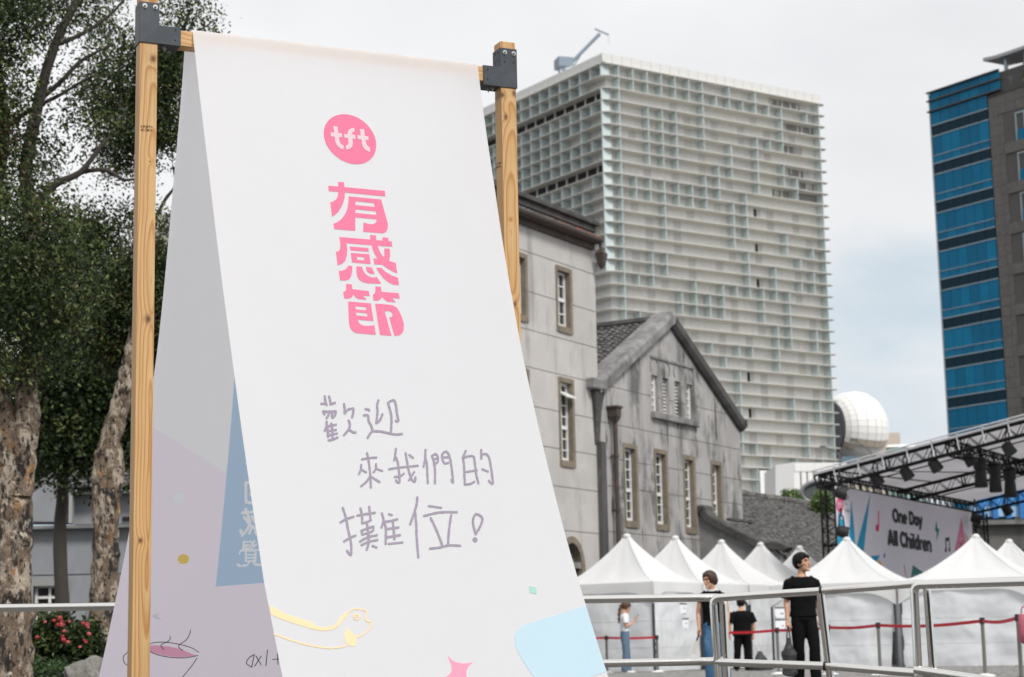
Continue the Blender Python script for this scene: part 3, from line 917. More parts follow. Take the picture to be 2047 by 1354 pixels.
def clip_poly(poly, keep):
    """clip a convex (t, z) polygon by half planes (a, b, c): a t + b z <= c"""
    for a, b, c in keep:
        res = []
        for i in range(len(poly)):
            p, q = poly[i], poly[(i + 1) % len(poly)]
            dp, dq = a * p[0] + b * p[1] - c, a * q[0] + b * q[1] - c
            if dp <= 0:
                res.append(p)
            if dp * dq < 0:
                k = dp / (dp - dq)
                res.append((p[0] + (q[0] - p[0]) * k, p[1] + (q[1] - p[1]) * k))
        poly = res
        if len(poly) < 3:
            return []
    return poly
def facade(name, parent, t0, t1, z0, z1, holes, grooves, o, clips=(), m=None, depth=0.3, gw=0.022):
    """wall with real openings; courses are separate by recessed joints at the groove heights"""
    mb = MB()
    ts = sorted({t0, t1, *[h[0] for h in holes], *[h[1] for h in holes]})
    zs_ = sorted({z0, z1, *[h[2] for h in holes], *[h[3] for h in holes], *[g_ - gw / 2 for g_ in grooves], *[g_ + gw / 2 for g_ in grooves]})
    gset = [(g_ - gw / 2, g_ + gw / 2) for g_ in grooves]
    for i in range(len(ts) - 1):
        for k in range(len(zs_) - 1):
            a, b, c, d = ts[i], ts[i + 1], zs_[k], zs_[k + 1]
            tm, zm_ = (a + b) / 2, (c + d) / 2
            if any(h[0] < tm < h[1] and h[2] < zm_ < h[3] for h in holes):
                continue
            gr = any(lo < zm_ < hi for lo, hi in gset)
            poly = clip_poly([(a, c), (b, c), (b, d), (a, d)], clips)
            if poly:
                oo = o - 0.035 if gr else o
                mb.add([fac(p[0], oo, p[1]) for p in poly], [tuple(range(len(poly)))], 1 if gr else 0)
                if gr:
                    for zz_ in (c, d):
                        ee = [p[0] for p in poly if abs(p[1] - zz_) < 1e-6]
                        if len(ee) > 1:
                            mb.add([fac(min(ee), o - .035, zz_), fac(max(ee), o - .035, zz_), fac(max(ee), o, zz_), fac(min(ee), o, zz_)], [(0, 1, 2, 3)], 1)
    for a, b, c, d in holes:                 # reveals
        for p, q in (((a, c), (b, c)), ((b, c), (b, d)), ((b, d), (a, d)), ((a, d), (a, c))):
            mb.add([fac(p[0], o, p[1]), fac(q[0], o, q[1]), fac(q[0], o - depth, q[1]), fac(p[0], o - depth, p[1])], [(0, 1, 2, 3)], 0)
    return mb.build(name, [m, m_groove], parent)
def window(parent, t0, t1, z0, z1, o, rows, open_top=False, sur=0.13):
    """stone surround, white sash in two lights with bars, panes"""
    mb = MB()
    fb(mb, t0 - .012, t0 + .085, o - .12, o + .03, z0, z1)
    fb(mb, t1 - sur, t1 + .012, o - .12, o + .03, z0, z1)
    fb(mb, t0 + .085, t1 - sur, o - .12, o + .034, z1 - sur, z1 + .012)
    fb(mb, t0 + .085, t1 - sur, o - .12, o + .05, z0 - .012, z0 + sur * 1.4)
    w = mb.build('window', m_stone, parent)
    a, b, c, d = t0 + .087, t1 - sur - .002, z0 + sur * 1.4 + .002, z1 - sur - .002
    of = o - .20
    s = MB()
    st = .075
    fb(s, a, a + st, of, of + .06, c, d); fb(s, b - st, b, of, of + .06, c, d)
    fb(s, a + st, b - st, of + .002, of + .058, d - st, d); fb(s, a + st, b - st, of + .002, of + .07, c, c + st * 1.4)
    h = (d - c)
    for k in range(1, rows):
        z = c + h * k / rows
        fat = (k == rows // 2)
        fb(s, a + st, b - st, of + .004, of + (.08 if fat else .05), z - (.055 if fat else .018), z + (.055 if fat else .018))
    fb(s, (a + b) / 2 - .016, (a + b) / 2 + .016, of + .006, of + .046, c + st, d - st)
    s.build('sash', m_sash, w)
    if open_top:
        q = MB()
        zc_ = d - h / rows * 1.02
        q.hexa(fac((a + b) / 2, of + .22, zc_ - .02), BD * ((b - a) / 2 - .06), BN * .19 - Z * .1, Z * .02)
        q.build('open_light', m_sash, w)
    p_ = MB()
    fb(p_, a, b, of - .02, of + .012, c, d)
    p_.build('pane', m_glass, w)
    return w
win_b = thing('old_building', 'weathered grey plaster building with a steep gable, tall stone framed windows and dark eaves', 'building', tuple(B0))
# ---- main wing
gm = [1.7, 2.85, 4.1, 5.4, 6.53, 7.66, 8.8, 9.92, 11.07, 12.27]
h_main = [(-2.41, -1.43, 10.12, 12.16), (-5.1, -4.14, 10.12, 12.16), (-7.8, -6.85, 10.12, 12.16), (-2.40, -1.46, 6.02, 8.72), (-5.1, -4.16, 6.02, 8.72), (-7.8, -6.86, 6.02, 8.72)]
AR0, AR1, ARS, ART = -2.6, -1.04, 3.0, 3.95       # arched door
facade('wall', win_b, -11, 0.15, 0, 13.2, h_main + [(AR0, AR1, 0.05, ARS), (AR0 + .22, AR1 - .22, ARS, ART - .2)], gm, 0.0, m=m_wall)
for i, h in enumerate(h_main):
    window(win_b, *h, 0.0, 4 if i < 3 else 7, open_top=(i == 3))
mb = MB()
outr, inr = [], []
for k in range(13):
    a = math.pi * k / 12
    cx, rx, rz = (AR0 + AR1) / 2, (AR1 - AR0) / 2, ART - ARS
    outr.append((cx - rx * math.cos(a), ARS + rz * math.sin(a)))
    inr.append((cx - (rx - .2) * math.cos(a), ARS + (rz - .2) * math.sin(a)))
loop = [(AR0, 0.05)] + outr + [(AR1, 0.05), (AR1 - .2, 0.05)] + inr[::-1] + [(AR0 + .2, 0.05)]
mb.prism([[fac(t, -.3, z) for t, z in loop]], BN * .34)
ad = mb.build('arched_door', m_stone, win_b)
mb = MB()
fb(mb, AR0 + .1, AR1 - .1, -.34, -.30, .05, ART - .1)
mb.build('pane', m_glass, ad)
mb = MB()
for tt in np.linspace(AR0 + .25, AR1 - .25, 5):
    fb(mb, tt - .025, tt + .025, -.29, -.25, .06, ART - .25)
for z in (1.0, 2.0, 2.95, 3.4):
    fb(mb, AR0 + .2, AR1 - .2, -.292, -.252, z - .025, z + .025)
mb.build('sash', m_sash, ad)
# end and back walls of the wing
mb = MB(); fb(mb, -11, 0.148, -9, -0.36, 0, 13.2); mb.build('wing_body', m_wall, win_b)
# eaves: gutter, tile strip, parapet
mb = MB()
fb(mb, -11, 0.0, -.01, .34, 13.2, 13.32); fb(mb, -11, -0.02, -.01, .12, 13.02, 13.198)
mb.tube([fac(-11, .36, 13.30), fac(-.02, .36, 13.30)], .09, 8)
mb.build('gutter', m_iron, win_b)
mb = MB(); fb(mb, -11, .95, -1.6, -.42, 13.2, 13.8); fb(mb, -11, .9, -1.62, -.30, 13.8, 14.0); fb(mb, -11, .95, -1.7, -.18, 14.0, 14.16)
mb.build('parapet', m_darkcop, win_b, bevel=.03)
def eave_tile(t, red):
    m = MB()
    pts = []
    for q in range(7):
        a = math.pi * q / 6
        pts.append((math.cos(a) * .125, math.sin(a) * .075))
    lo = [fac(t + a, .36, 13.36 + b) for a, b in pts]
    hi = [fac(t + a, -.40, 13.62 + b) for a, b in pts]
    m.add(lo + hi + [fac(t, .355, 13.36)], [(i, i + 1, 8 + i, 7 + i) for i in range(6)] + [(i + 1, i, 14) for i in range(6)])
    return m.build('roof_tile', m_tile_red if red else m_tile, win_b, smooth=False)
for k in range(38):
    t = -.16 - k * .27
    eave_tile(t, k in (0, 2, 4, 8) or k == 5)
mb = MB(); mb.hexa(fac(-5.5, 0, 13.46), BD * 5.45, BN * .36 - Z * .12, Z * .02); mb.build('tile_bed', m_darkcop, win_b)
mb = MB()                                     # bracket lantern at the corner
mb.tube([fac(.0, .3, 13.2), fac(.0, .33, 12.95)], .05, 6)
mb.loft([[fac(.0 + a * r_, .33 + b * r_, z) for a, b in ((1, 1), (-1, 1), (-1, -1), (1, -1))] for r_, z in ((.06, 12.98), (.15, 12.88), (.10, 12.55), (.04, 12.4))])
mb.build('rain_hopper', m_iron, win_b)
# ---- gable wing (stands 0.25 m forward)
GO = 0.03
GT0, GT1, GAP, GZE, GZA = 0.16, 10.9, 5.55, 8.62, 11.55
slope = (GZA - GZE) / (GAP - GT0)
slope2 = (GZA - GZE) / (GT1 - GAP)
h_g = [(1.66, 2.63, 4.4, 7.06), (3.86, 4.83, 4.4, 7.06), (6.07, 6.97, 4.4, 7.03), (8.28, 9.16, 4.4, 7.02)]
slots = [(3.86, 4.33, 8.31, 9.52), (4.71, 5.18, 8.31, 9.52), (5.62, 6.1, 8.31, 9.52), (6.55, 7.03, 8.31, 9.52)]
clips = [(-slope, 1, GZE - slope * GT0), (slope2, 1, GZE + slope2 * GT1)]
facade('wall', win_b, GT0, GT1, 0, GZA, h_g + slots, [1.7, 3.0, 4.2, 5.62, 6.5, 7.6, 8.79], GO, clips, m=m_wall2)
for i, h in enumerate(h_g):
    window(win_b, *h, GO, 7, sur=.14)
for i, (a, b, c, d) in enumerate(slots):
    w = MB()
    of = GO - .15
    if i in (1, 2):
        fb(w, a, b, of - .06, of - .04, c, d)
        lo = w.build('louvre_window', m_hole, win_b)
        l = MB()
        fb(l, a, a + .05, of - .03, of + .05, c, d); fb(l, b - .05, b, of - .03, of + .05, c, d)
        l.build('jamb', m_wall2, lo)
        for k in range(10):
            z = c + .06 + (d - c) * k / 10
            q = MB()
            q.hexa(fac((a + b) / 2, of, z), BD * ((b - a) / 2 - .055), BN * .03 - Z * .022, Z * .016)
            q.build('louvre', m_sash, lo)
    else:
        fb(w, a, b, of - .06, of - .03, c, d)
        lo = w.build('slot_window', m_glass, win_b)
        l = MB()
        fb(l, a, a + .09, of - .028, of + .04, c, d); fb(l, b - .1, b, of - .028, of + .04, c, d)
        for k in range(6):
            z = c + (d - c) * k / 5.0
            fb(l, a + .09, b - .1, of - .026, of + .03, max(c, z - .03), min(d, z + .03))
        l.build('sash', m_sash, lo)
mb = MB(); fb(mb, 3.75, 7.22, GO - .01, GO + .16, 8.06, 8.28); mb.build('sill', m_coping, win_b, bevel=.02)
mb = MB(); fb(mb, 3.8, 7.1, GO - .01, GO + .05, 10.08, 10.15); fb(mb, 7.06, 7.12, GO - .01, GO + .045, 8.28, 10.08)
mb.build('hood_mould', m_coping, win_b)
for a, b, c, d in slots:
    cx = (a + b) / 2
    pts = [fac(cx + .30 * math.cos(th), GO + .005, 9.80 + .27 * math.sin(th)) for th in np.linspace(R(-40), R(220), 16)]
    MB().tube(pts, .025, 5).build('horseshoe_moulding', m_coping, win_b)
# gable side walls and body
mb = MB()
mb.prism([[fac(GT0 + .02, GO - .4, 0), fac(GT1 - .01, GO - .4, 0), fac(GT1 - .01, GO - .4, GZE - .02), fac(GAP, GO - .4, GZA - .05), fac(GT0 + .02, GO - .4, GZE - .02)]], -BN * 13)
mb.build('gable_body', m_wall, win_b)
mb = MB(); fb(mb, GT1 - .012, GT1, GO - .39, GO, 0, GZE); fb(mb, GT0, GT0 + .012, GO - .39, GO, 0, GZE)
mb.build('gable_return', m_wall2, win_b)
# copings: thick slabs following the rake, with kneeler blocks
def rake(t0, z0, t1, z1, m, up=.34, dn=.06, ofr=.22, obk=-.62):
    d = V((t1 - t0, z1 - z0, 0)).normalized()
    n_ = (-d.y, d.x)
    mb = MB()
    prof = [(ofr, -dn), (ofr, up * .55), (ofr - .1, up * .9), (obk * .4, up), (obk, up * .8), (obk, -dn)]
    ringA = [fac(t0 + n_[0] * h, GO + o, z0 + n_[1] * h) for o, h in prof]
    ringB = [fac(t1 + n_[0] * h, GO + o, z1 + n_[1] * h) for o, h in prof]
    mb.loft([ringA, ringB])
    return mb.build('coping', m, win_b)
rake(GT0 - .3, GZE - .16 + .05, GAP - .0, GZA + .04, m_coping)
rake(GT1 + .16, GZE - .10, GAP - .10, GZA + .06, m_darkcop)
mb = MB(); mb.hexa(fac(-.22, GO - .15, 8.72), BD * .42, BN * .42, Z * .17); mb.build('kneeler', m_coping, win_b, bevel=.05)
mb = MB(); mb.loft([[fac(-.05 + a * r_, GO - .1 + b * r_ * .9, z) for a, b in ((1, 1), (-1, 1), (-1, -1), (1, -1))] for r_, z in ((.30, 8.53), (.24, 8.2), (.2, 7.9), (.12, 6.9), (.1, 6.85))])
mb.build('corbel', m_darkcop, win_b)
mb = MB(); mb.hexa(fac(11.0, GO - .12, 8.56), BD * .17, BN * .34, Z * .16); mb.build('kneeler', m_darkcop, win_b, bevel=.05)
mb = MB(); fb(mb, -.06, .26, -.05, GO + .14, 0, 6.95); mb.build('corner_pier', mat('damp_plaster', (0.10, 0.097, 0.093), 0.9, var=[((0.05, 0.05, 0.048), (1.5, 1.5, .3), 0.4, 0.6), ((0.2, 0.195, 0.19), (2, 2, .4), 0.55, 0.7)]), win_b)
mb = MB()
mb.tube([fac(.8, GO + .2, 7.85), fac(.8, GO + .2, 0)], .075, 8)
mb.loft([[fac(.78 + a * r_, GO + .2 + b * r_, z) for a, b in ((1, 1), (-1, 1), (-1, -1), (1, -1))] for r_, z in ((.08, 7.62), (.15, 7.8), (.16, 8.05), (.20, 8.07), (.20, 8.13))])
for z in (6.6, 4.9, 3.2):
    mb.tube([fac(.8, GO + .2, z), fac(.8, GO + .2, z - .08)], .1, 8)
    mb.tube([fac(.8, GO, z - .04), fac(.8, GO + .2, z - .04)], .03, 5)
mb.build('drainpipe', m_iron, win_b)
def tile_field(name, parent, P, u, v, nu, nv, tw, tl, m, seed=1, skip=None):
    """rows of overlapping pantiles, each a raised half-round with its own tilt; joined (tiles too small to pick apart)"""
    r_ = random.Random(seed)
    n_ = u.cross(v).normalized()
    if n_.z < 0:
        n_ = -n_
    mb = MB()
    for j in range(nv):
        for i in range(nu):
            c = P + u * (i * tw + r_.uniform(-.01, .01)) + v * (j * tl + r_.uniform(-.012, .012))
            if skip and skip(i, j):
                continue
            h = .055 + r_.uniform(-.01, .012)
            vs = []
            for (dv, lift) in ((0, .0), (tl * 1.12, .045)):
                for k in range(5):
                    a = math.pi * k / 4
                    vs.append(c + u * (tw * .5 - math.cos(a) * tw * .5) + v * dv + n_ * (lift + math.sin(a) * h))
            mb.add(vs, [(k, k + 1, 6 + k, 5 + k) for k in range(4)] + [(9, 8, 7, 6, 5)])
    return mb.build(name, m, parent, kind='stuff')
# gable roof behind the coping: left slope towards the viewer, right slope plain
ru = -BN
rvL = V((-BD.x * 1, -BD.y * 1, 0)) - Z * slope
rvL.normalize()
P_r = fac(GAP - .02, GO - .62, GZA + .02)
tile_field('roof_tiles', win_b, P_r, ru, rvL, 46, 26, .27, .25, m_tile, 4)
rvR = (BD - Z * slope2).normalized()
mb = MB(); mb.add([fac(GAP, GO - .6, GZA), fac(GAP, GO - 13, GZA), fac(GT1 + .2, GO - 13, GZE - .1), fac(GT1 + .2, GO - .6, GZE - .1)], [(0, 1, 2, 3)])
mb.build('roof_slope', m_tile, win_b)
mb = MB(); mb.tube([fac(GAP, GO - .6, GZA + .1), fac(GAP, GO - 13, GZA + .1)], .16, 8); mb.build('ridge', m_darkcop, win_b)
# ---- lean-to with the scrolled parapet
TA = 7.15
prof = [(-.05, 5.34), (.30, 5.32), (.37, 5.14), (.57, 4.94), (1.36, 4.50), (2.37, 4.02), (2.76, 3.99), (3.12, 3.90), (3.25, 3.78)]
mb = MB()
mb.prism([[fac(TA, o, z - .22) for o, z in prof if o < 3.0] + [fac(TA, 2.95, 3.55), fac(TA, 2.95, 0), fac(TA, .26, 0)]], BD * .3)
lean = thing('lean_to', 'low grey lean-to with scrolled dark parapet and long tiled roof beside the gable', 'building', tuple(fac(TA, 0, 0)))
for o_ in list(win_b.children):
    pass
mb.build('end_wall', mat('grey_render', (0.24, 0.24, 0.24), 0.9, var=[((0.17, 0.17, 0.17), 1.2, 0.4, 0.7), ((0.29, 0.29, 0.285), 3, 0.5, 0.7)]), lean)
mb = MB()
pb = bez([V((o, z, 0)) for o, z in prof], 4)
rings = []
for i, p in enumerate(pb):
    q = pb[min(i + 1, len(pb) - 1)] - pb[max(i - 1, 0)]
    q.normalize()
    n_ = V((-q.y, q.x, 0))
    rings.append([fac(TA + a, p.x + n_.x * h, p.y + n_.y * h) for a, h in ((-.14, -.22), (-.14, 0), (-.05, .05), (.36, .05), (.44, 0), (.44, -.22))])
mb.loft(rings)
mb.build('coping', m_darkcop, lean)
rz0, rz1, ro0, ro1 = 6.48, 3.30, -2.6, 3.35
mb = MB()
mb.add([fac(10.95, ro0, rz0 - .1), fac(30, ro0, rz0 - .1), fac(30, ro1, rz1 - .1), fac(10.95, ro1, rz1 - .1)], [(0, 1, 2, 3)])
zf3 = rz0 + (rz1 - rz0) * (.3 - ro0) / (ro1 - ro0)
mb.add([fac(TA + .3, .3, zf3 - .1), fac(10.95, .3, zf3 - .1), fac(10.95, ro1, rz1 - .1), fac(TA + .3, ro1, rz1 - .1)], [(0, 1, 2, 3)])
fb(mb, 10.95, 30, -6, ro1 - .45, 0, rz1 + .05); fb(mb, TA + .3, 10.95, .3, ro1 - .45, 0, rz1 + .05)
mb.build('wall', m_wall2, lean)
v_ = (BN * (ro1 - ro0) - Z * (rz0 - rz1)).normalized()
def skip_(i, j):
    t = TA + .42 + i * .235
    o = ro0 + v_.dot(BN) * j * .215
    return t < 10.95 and o < .28
tile_field('roof_tiles', lean, fac(TA + .42, ro0, rz0 - .03), BD, v_, 96, 31, .235, .215, m_tile, 9, skip=skip_)
mb = MB(); fb(mb, 8.9, 10.95, .26, .45, 4.94, 5.02); mb.build('flashing', m_darkcop, lean)
mb = MB()
rng = random.Random(2)
for k in range(82):
    t = 12 + k * .22
    mb.tube([fac(t, ro0 - .02 + rng.uniform(-.02, .02), rz0 + .04 + rng.uniform(-.02, .02)), fac(t + .24, ro0 - .02, rz0 + .09 + rng.uniform(-.02, .03))], [.12, .145], 7)
mb.build('ridge_tiles', m_tile, lean, kind='stuff')
mb = MB(); mb.add([fac(11.5, ro0, rz0 - .05), fac(30, ro0, rz0 - .05), fac(30, ro0 - 4, rz0 - 2.2), fac(11.5, ro0 - 4, rz0 - 2.2)], [(0, 1, 2, 3)])
mb.build('rear_slope', m_tile, lean)

# ================================================================== white egg-crate tower
KX, KY, KZ = 16.05, 300.0, 98.8
ea = R(56.3)
E1 = V((math.sin(ea), math.cos(ea), 0)); E2 = V((-E1.y, E1.x, 0))
K0 = V((KX, KY, 0))
def tw(s1, s2, z):
    return K0 + E1 * s1 + E2 * s2 + Z * z
def tb_(mb, a0, a1, b0, b1, z0, z1, mi=0):
    return mb.hexa(tw((a0 + a1) / 2, (b0 + b1) / 2, (z0 + z1) / 2), E1 * ((a1 - a0) / 2), E2 * ((b1 - b0) / 2), Z * ((z1 - z0) / 2), mi)
m_tw = mat('off_white_panel', (0.88, 0.875, 0.85), 0.6, var=[((0.80, 0.795, 0.77), .06, 0.4, 0.65)])
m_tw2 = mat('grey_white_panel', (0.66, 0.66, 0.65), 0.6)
m_ledge = mat('pale_ledge', (0.62, 0.60, 0.555), 0.6)
m_fin = mat('aqua_glass_fin', (0.54, 0.625, 0.62), 0.4, spec=0.5)
m_fin2 = mat('pale_aqua_fin', (0.60, 0.68, 0.67), 0.4, spec=0.5)
m_open = mat('dark_interior', (0.05, 0.05, 0.05), 0.9)
m_par = mat('parapet_panel', (0.70, 0.69, 0.66), 0.5)
tower = thing('white_tower', 'tall white office tower with an egg-crate grid of ledges and aqua glass fins', 'tower', tuple(K0))
L1, L2, D, CH_, NR = 49.0, 48.0, 1.9, 2.08, 34
def ledge(z, th, name, m, grow=0.0):
    r_ = 1.6
    outer = [(L1 + .2, D), (L1 + .75, 1.2), (L1 + .9, .6), (L1 + .6, .12), (L1 + .1, -grow), (r_, -grow)]
    for k in range(1, 6):
        a = math.pi / 2 * k / 6
        outer.append((-grow + (r_ + grow) * (1 - math.sin(a)), -grow + (r_ + grow) * (1 - math.cos(a))))
    outer += [(-grow, r_), (-grow, L2), (D, L2), (D, D)]
    mb = MB().prism([[tw(a, b, z) for a, b in outer]], Z * th)
    return mb.build(name, m, tower)
ZT = KZ - 1.5
mb = MB(); tb_(mb, D + .4, L1, D + .4, L2, 0, KZ - 1.2); mb.build('core', m_open, tower)
ledge(ZT, .2, 'ledge', m_ledge)
# parapet in panels
for k in range(24):
    a = .05 + k * (L1 / 24)
    mb = MB(); tb_(mb, a, a + L1 / 24 - .06, .25, .5, ZT + .2, KZ + .25); mb.build('parapet_panel', m_par, tower)
for k in range(23):
    a = .55 + k * (L2 / 24)
    mb = MB(); tb_(mb, .25, .5, a, a + L2 / 24 - .06, ZT + .2, KZ + .25); mb.build('parapet_panel', m_par, tower)
mb = MB(); tb_(mb, .5, L1 - .3, .5, L2, ZT + .2, KZ - .2); mb.build('roof', m_tw2, tower)
rows_fin = {0: [0, 1, 2, 3, 4, 5, 6, 8, 10, 15], 1: list(range(0, 13)) + [14, 15], 2: [0, 6, 12, 15], 3: [0, 2, 3, 4, 6, 12, 15], 4: [0, 2, 3, 4, 6, 10, 11, 12, 15], 5: [0, 2, 3, 4, 6, 8, 10, 15],
            6: [0, 2, 3, 4, 8, 10, 12, 15], 7: [0, 2, 3, 4, 7, 8, 10, 12, 13, 15], 8: [0, 6, 7, 10, 13, 15], 9: [0, 1, 2, 3, 4, 5, 6, 7, 9, 15], 10: [0, 1, 2, 3, 4, 5, 6, 8, 9, 15], 11: [0, 3, 8, 9, 15],
            12: [0, 3, 8, 9, 12, 15], 13: [0, 3, 8, 12, 14, 15], 14: [0, 9, 13, 15], 15: [0, 2, 3, 9, 11, 14, 15]}
open_cells = {(0, 12), (0, 13), (2, 13), (2, 14), (4, 13), (6, 13), (7, 14), (8, 12), (8, 14)}
slits = {(10, 10), (13, 10), (16, 10), (19, 10), (24, 9), (27, 9)}
rf = random.Random(11)
n_fin = 0
rest_fin = MB()
rest_pan = MB()
def fin(a0, a1, b0, b1, z0, z1):
    global n_fin
    if n_fin < 300:
        mb = MB(); tb_(mb, a0, a1, b0, b1, z0, z1)
        mb.build('fin', m_fin if rf.random() < .6 else m_fin2, tower)
        n_fin += 1
    else:
        tb_(rest_fin, a0, a1, b0, b1, z0, z1)
prev = [0, 3, 8, 15]
for i in range(NR):
    z1 = ZT - CH_ * i
    z0 = z1 - CH_ + .2
    ledge(z0 - .2, .13, 'ledge', m_ledge)
    if i in rows_fin:
        cols = rows_fin[i]
    elif i % 2 == 0 or rf.random() < .35:
        cols = sorted({0, 15} | {c for c in range(1, 15) if rf.random() < .40})
        prev = cols
    else:
        cols = prev
    zb0 = z0
    for c in cols:
        s = 3.3 + 3.0 * c
        fin(s - .07, s + .07, .12, D - .02, z0 + .002, z1 - .002)
    fin(.5, .64, .9, D - .02, z0 + .002, z1 - .002) if False else None
    # back panels, two to a bay
    for c in range(-1, 16):
        for hlf in (0, 1):
            a0 = .35 + 3.0 * (c + 1) + 1.5 * hlf
            a1 = a0 + 1.46
            if a0 < D:
                a0 = D + .05
            if a1 > L1:
                continue
            if (i, c) in slits and hlf == 0:
                tb_(rest_pan, a0 + .62, a1, D, D + .1, z0, z1, 1)
                continue
            if (i, c) in open_cells or (i, c + 1) in open_cells and hlf:
                for q_ in range(3):
                    tb_(rest_pan, a0 + .5 * q_, a0 + .5 * q_ + .14, D + .02, D + .2, z0, z1, 1)
                    if rf.random() < .4:
                        tb_(rest_pan, a0 + .5 * q_ + .14, a0 + .5 * q_ + .5, D + .2, D + .25, z0 + rf.uniform(0, 1.2), z1, 0)
                continue
            tb_(rest_pan, a0, a1, D + .0, D + .1 + rf.uniform(0, .05), z0, z1, 1 if hlf == 0 and (c + i // 3) % 2 == 0 and rf.random() < .75 else 0)  # grey on alternate half panels stands in for the shading between fins
    # left face: fins at every bay, a few empty rows
    if i < 17:
        for c in range(0, 16):
            if i in (2, 8) and 0 < c < 12:
                if c % 1 == 0:
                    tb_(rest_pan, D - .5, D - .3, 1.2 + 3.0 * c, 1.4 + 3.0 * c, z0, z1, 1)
                continue
            if (i > 2 and c in (1,) and i not in (3, 6, 9)) or rf.random() < .04:
                continue
            s = 1.0 + 3.0 * c
            fin(.12, D - .02, s - .07, s + .07, z0 + .002, z1 - .002)
        for c in range(0, 16):
            for hlf in (0, 1):
                b0 = D + .1 + 3.0 * c + 1.5 * hlf
                if b0 + 1.4 > L2:
                    continue
                if i not in (2, 8):
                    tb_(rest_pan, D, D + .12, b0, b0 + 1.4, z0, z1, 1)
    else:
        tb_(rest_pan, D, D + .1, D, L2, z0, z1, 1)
rest_fin.build('fins', m_fin, tower, kind='stuff')
rest_pan.build('wall_panels', [m_tw, m_tw2], tower, kind='stuff')
# plain panelled base of the tower and the podium in front of it
mb = MB()
for i in range(4):
    for c in range(20):
        tb_(mb, 30.5 + c * .92, 30.5 + c * .92 + .88, -.15, 0, 14 + i * 4.1, 14 + i * 4.1 + 4.05)
for c in range(30):
    tb_(mb, -.1 + c, -.1 + c + .96, .02, .1, 0, 26.5)
mb.build('base_panels', m_tw, tower, kind='stuff')
pod = thing('podium', 'white panelled low block with a large round steel tunnel window below the tower', 'building', tuple(at(1590, 1000, 270)[:2]) + (0,))
YP = 270
def pbox(mb, x0, x1, y0, y1, Y, dpt, mi=0):
    a, b = at(x0, y1, Y), at(x1, y0, Y)
    return mb.hexa(((a.x + b.x) / 2, Y + dpt / 2, (a.z + b.z) / 2), ((b.x - a.x) / 2, 0, 0), (0, dpt / 2, 0), (0, 0, (b.z - a.z) / 2), mi)
mb = MB(); mb.prism([[at(x, y, YP) for x, y in ((1550, 930), (1588, 924), (1588, 1250), (1553, 1250))]], V((0, 12, 0))); mb.build('side_wall', m_tw2, pod)
k = 0
for x in range(1589, 1690, 13):
    for y0, y1 in ((925, 943), (944, 1010), (1011, 1240)):
        mb = MB(); pbox(mb, x, x + 12.4, y0, y1, YP + .1 + (k % 3) * .02, 8)
        mb.build('panel', m_tw, pod); k += 1
mb = MB()
oval = [(1650 + 48 * math.cos(a) * (1 if abs(math.cos(a)) < .999 else 1), 985 + 25 * math.sin(a)) for a in np.linspace(0, 2 * math.pi, 33)[:-1]]
rng_o = [at(x, y, YP - .6) for x, y in oval]
mb.tube(rng_o, .3, 8, closed=True)
mb.build('round_window', mat('brushed_tunnel', (0.2, 0.205, 0.21), .4, .4), pod, smooth=True)
mb = MB(); mb.prism([[at(1650 + 46 * math.cos(a), 985 + 23 * math.sin(a), YP - .3) for a in np.linspace(0, 2 * math.pi, 25)[:-1]]], V((0, .25, 0))); mb.build('tunnel_glass', mat('tunnel_dark', (0.10, 0.11, 0.11), .25), pod)
# roof crane
cr_ = thing('roof_crane', 'blue grey window cleaning crane on the roof edge of the white tower', 'crane', tuple(at(1128, 140, 318)))
m_cr = mat('crane_grey_blue', (0.20, 0.25, 0.30), 0.5)
c1 = at(1127, 128, 318)
mb = MB(); mb.hexa(c1, V((1.35, .4, 0)), V((-.4, 1.35, 0)), Z * .95); mb.hexa(c1 - Z * 1.2 + V((.3, 0, 0)), V((1.0, .3, 0)), V((-.3, 1.0, 0)), Z * .4); mb.build('cab', m_cr, cr_, bevel=.15)
mb = MB(); mb.tube([at(1141, 127, 318), at(1199, 68, 318)], .32, 6); mb.build('boom', m_cr, cr_)
mb = MB(); mb.tube([at(1189, 58, 318), at(1217, 70, 318)], .16, 6); mb.build('cross_arm', m_cr, cr_)
mb = MB(); mb.tube([at(1148, 131, 318), at(1164, 106, 318)], .1, 5); mb.tube([at(1216, 70, 318), at(1217, 88, 318)], .03, 4); mb.build('strut', m_cr, cr_)
mb = MB(); mb.hexa(at(1132, 140, 318) - Z * .6, V((1.1, 0, 0)), V((0, 1.1, 0)), Z * .9); mb.build('carriage', m_tw2, cr_)

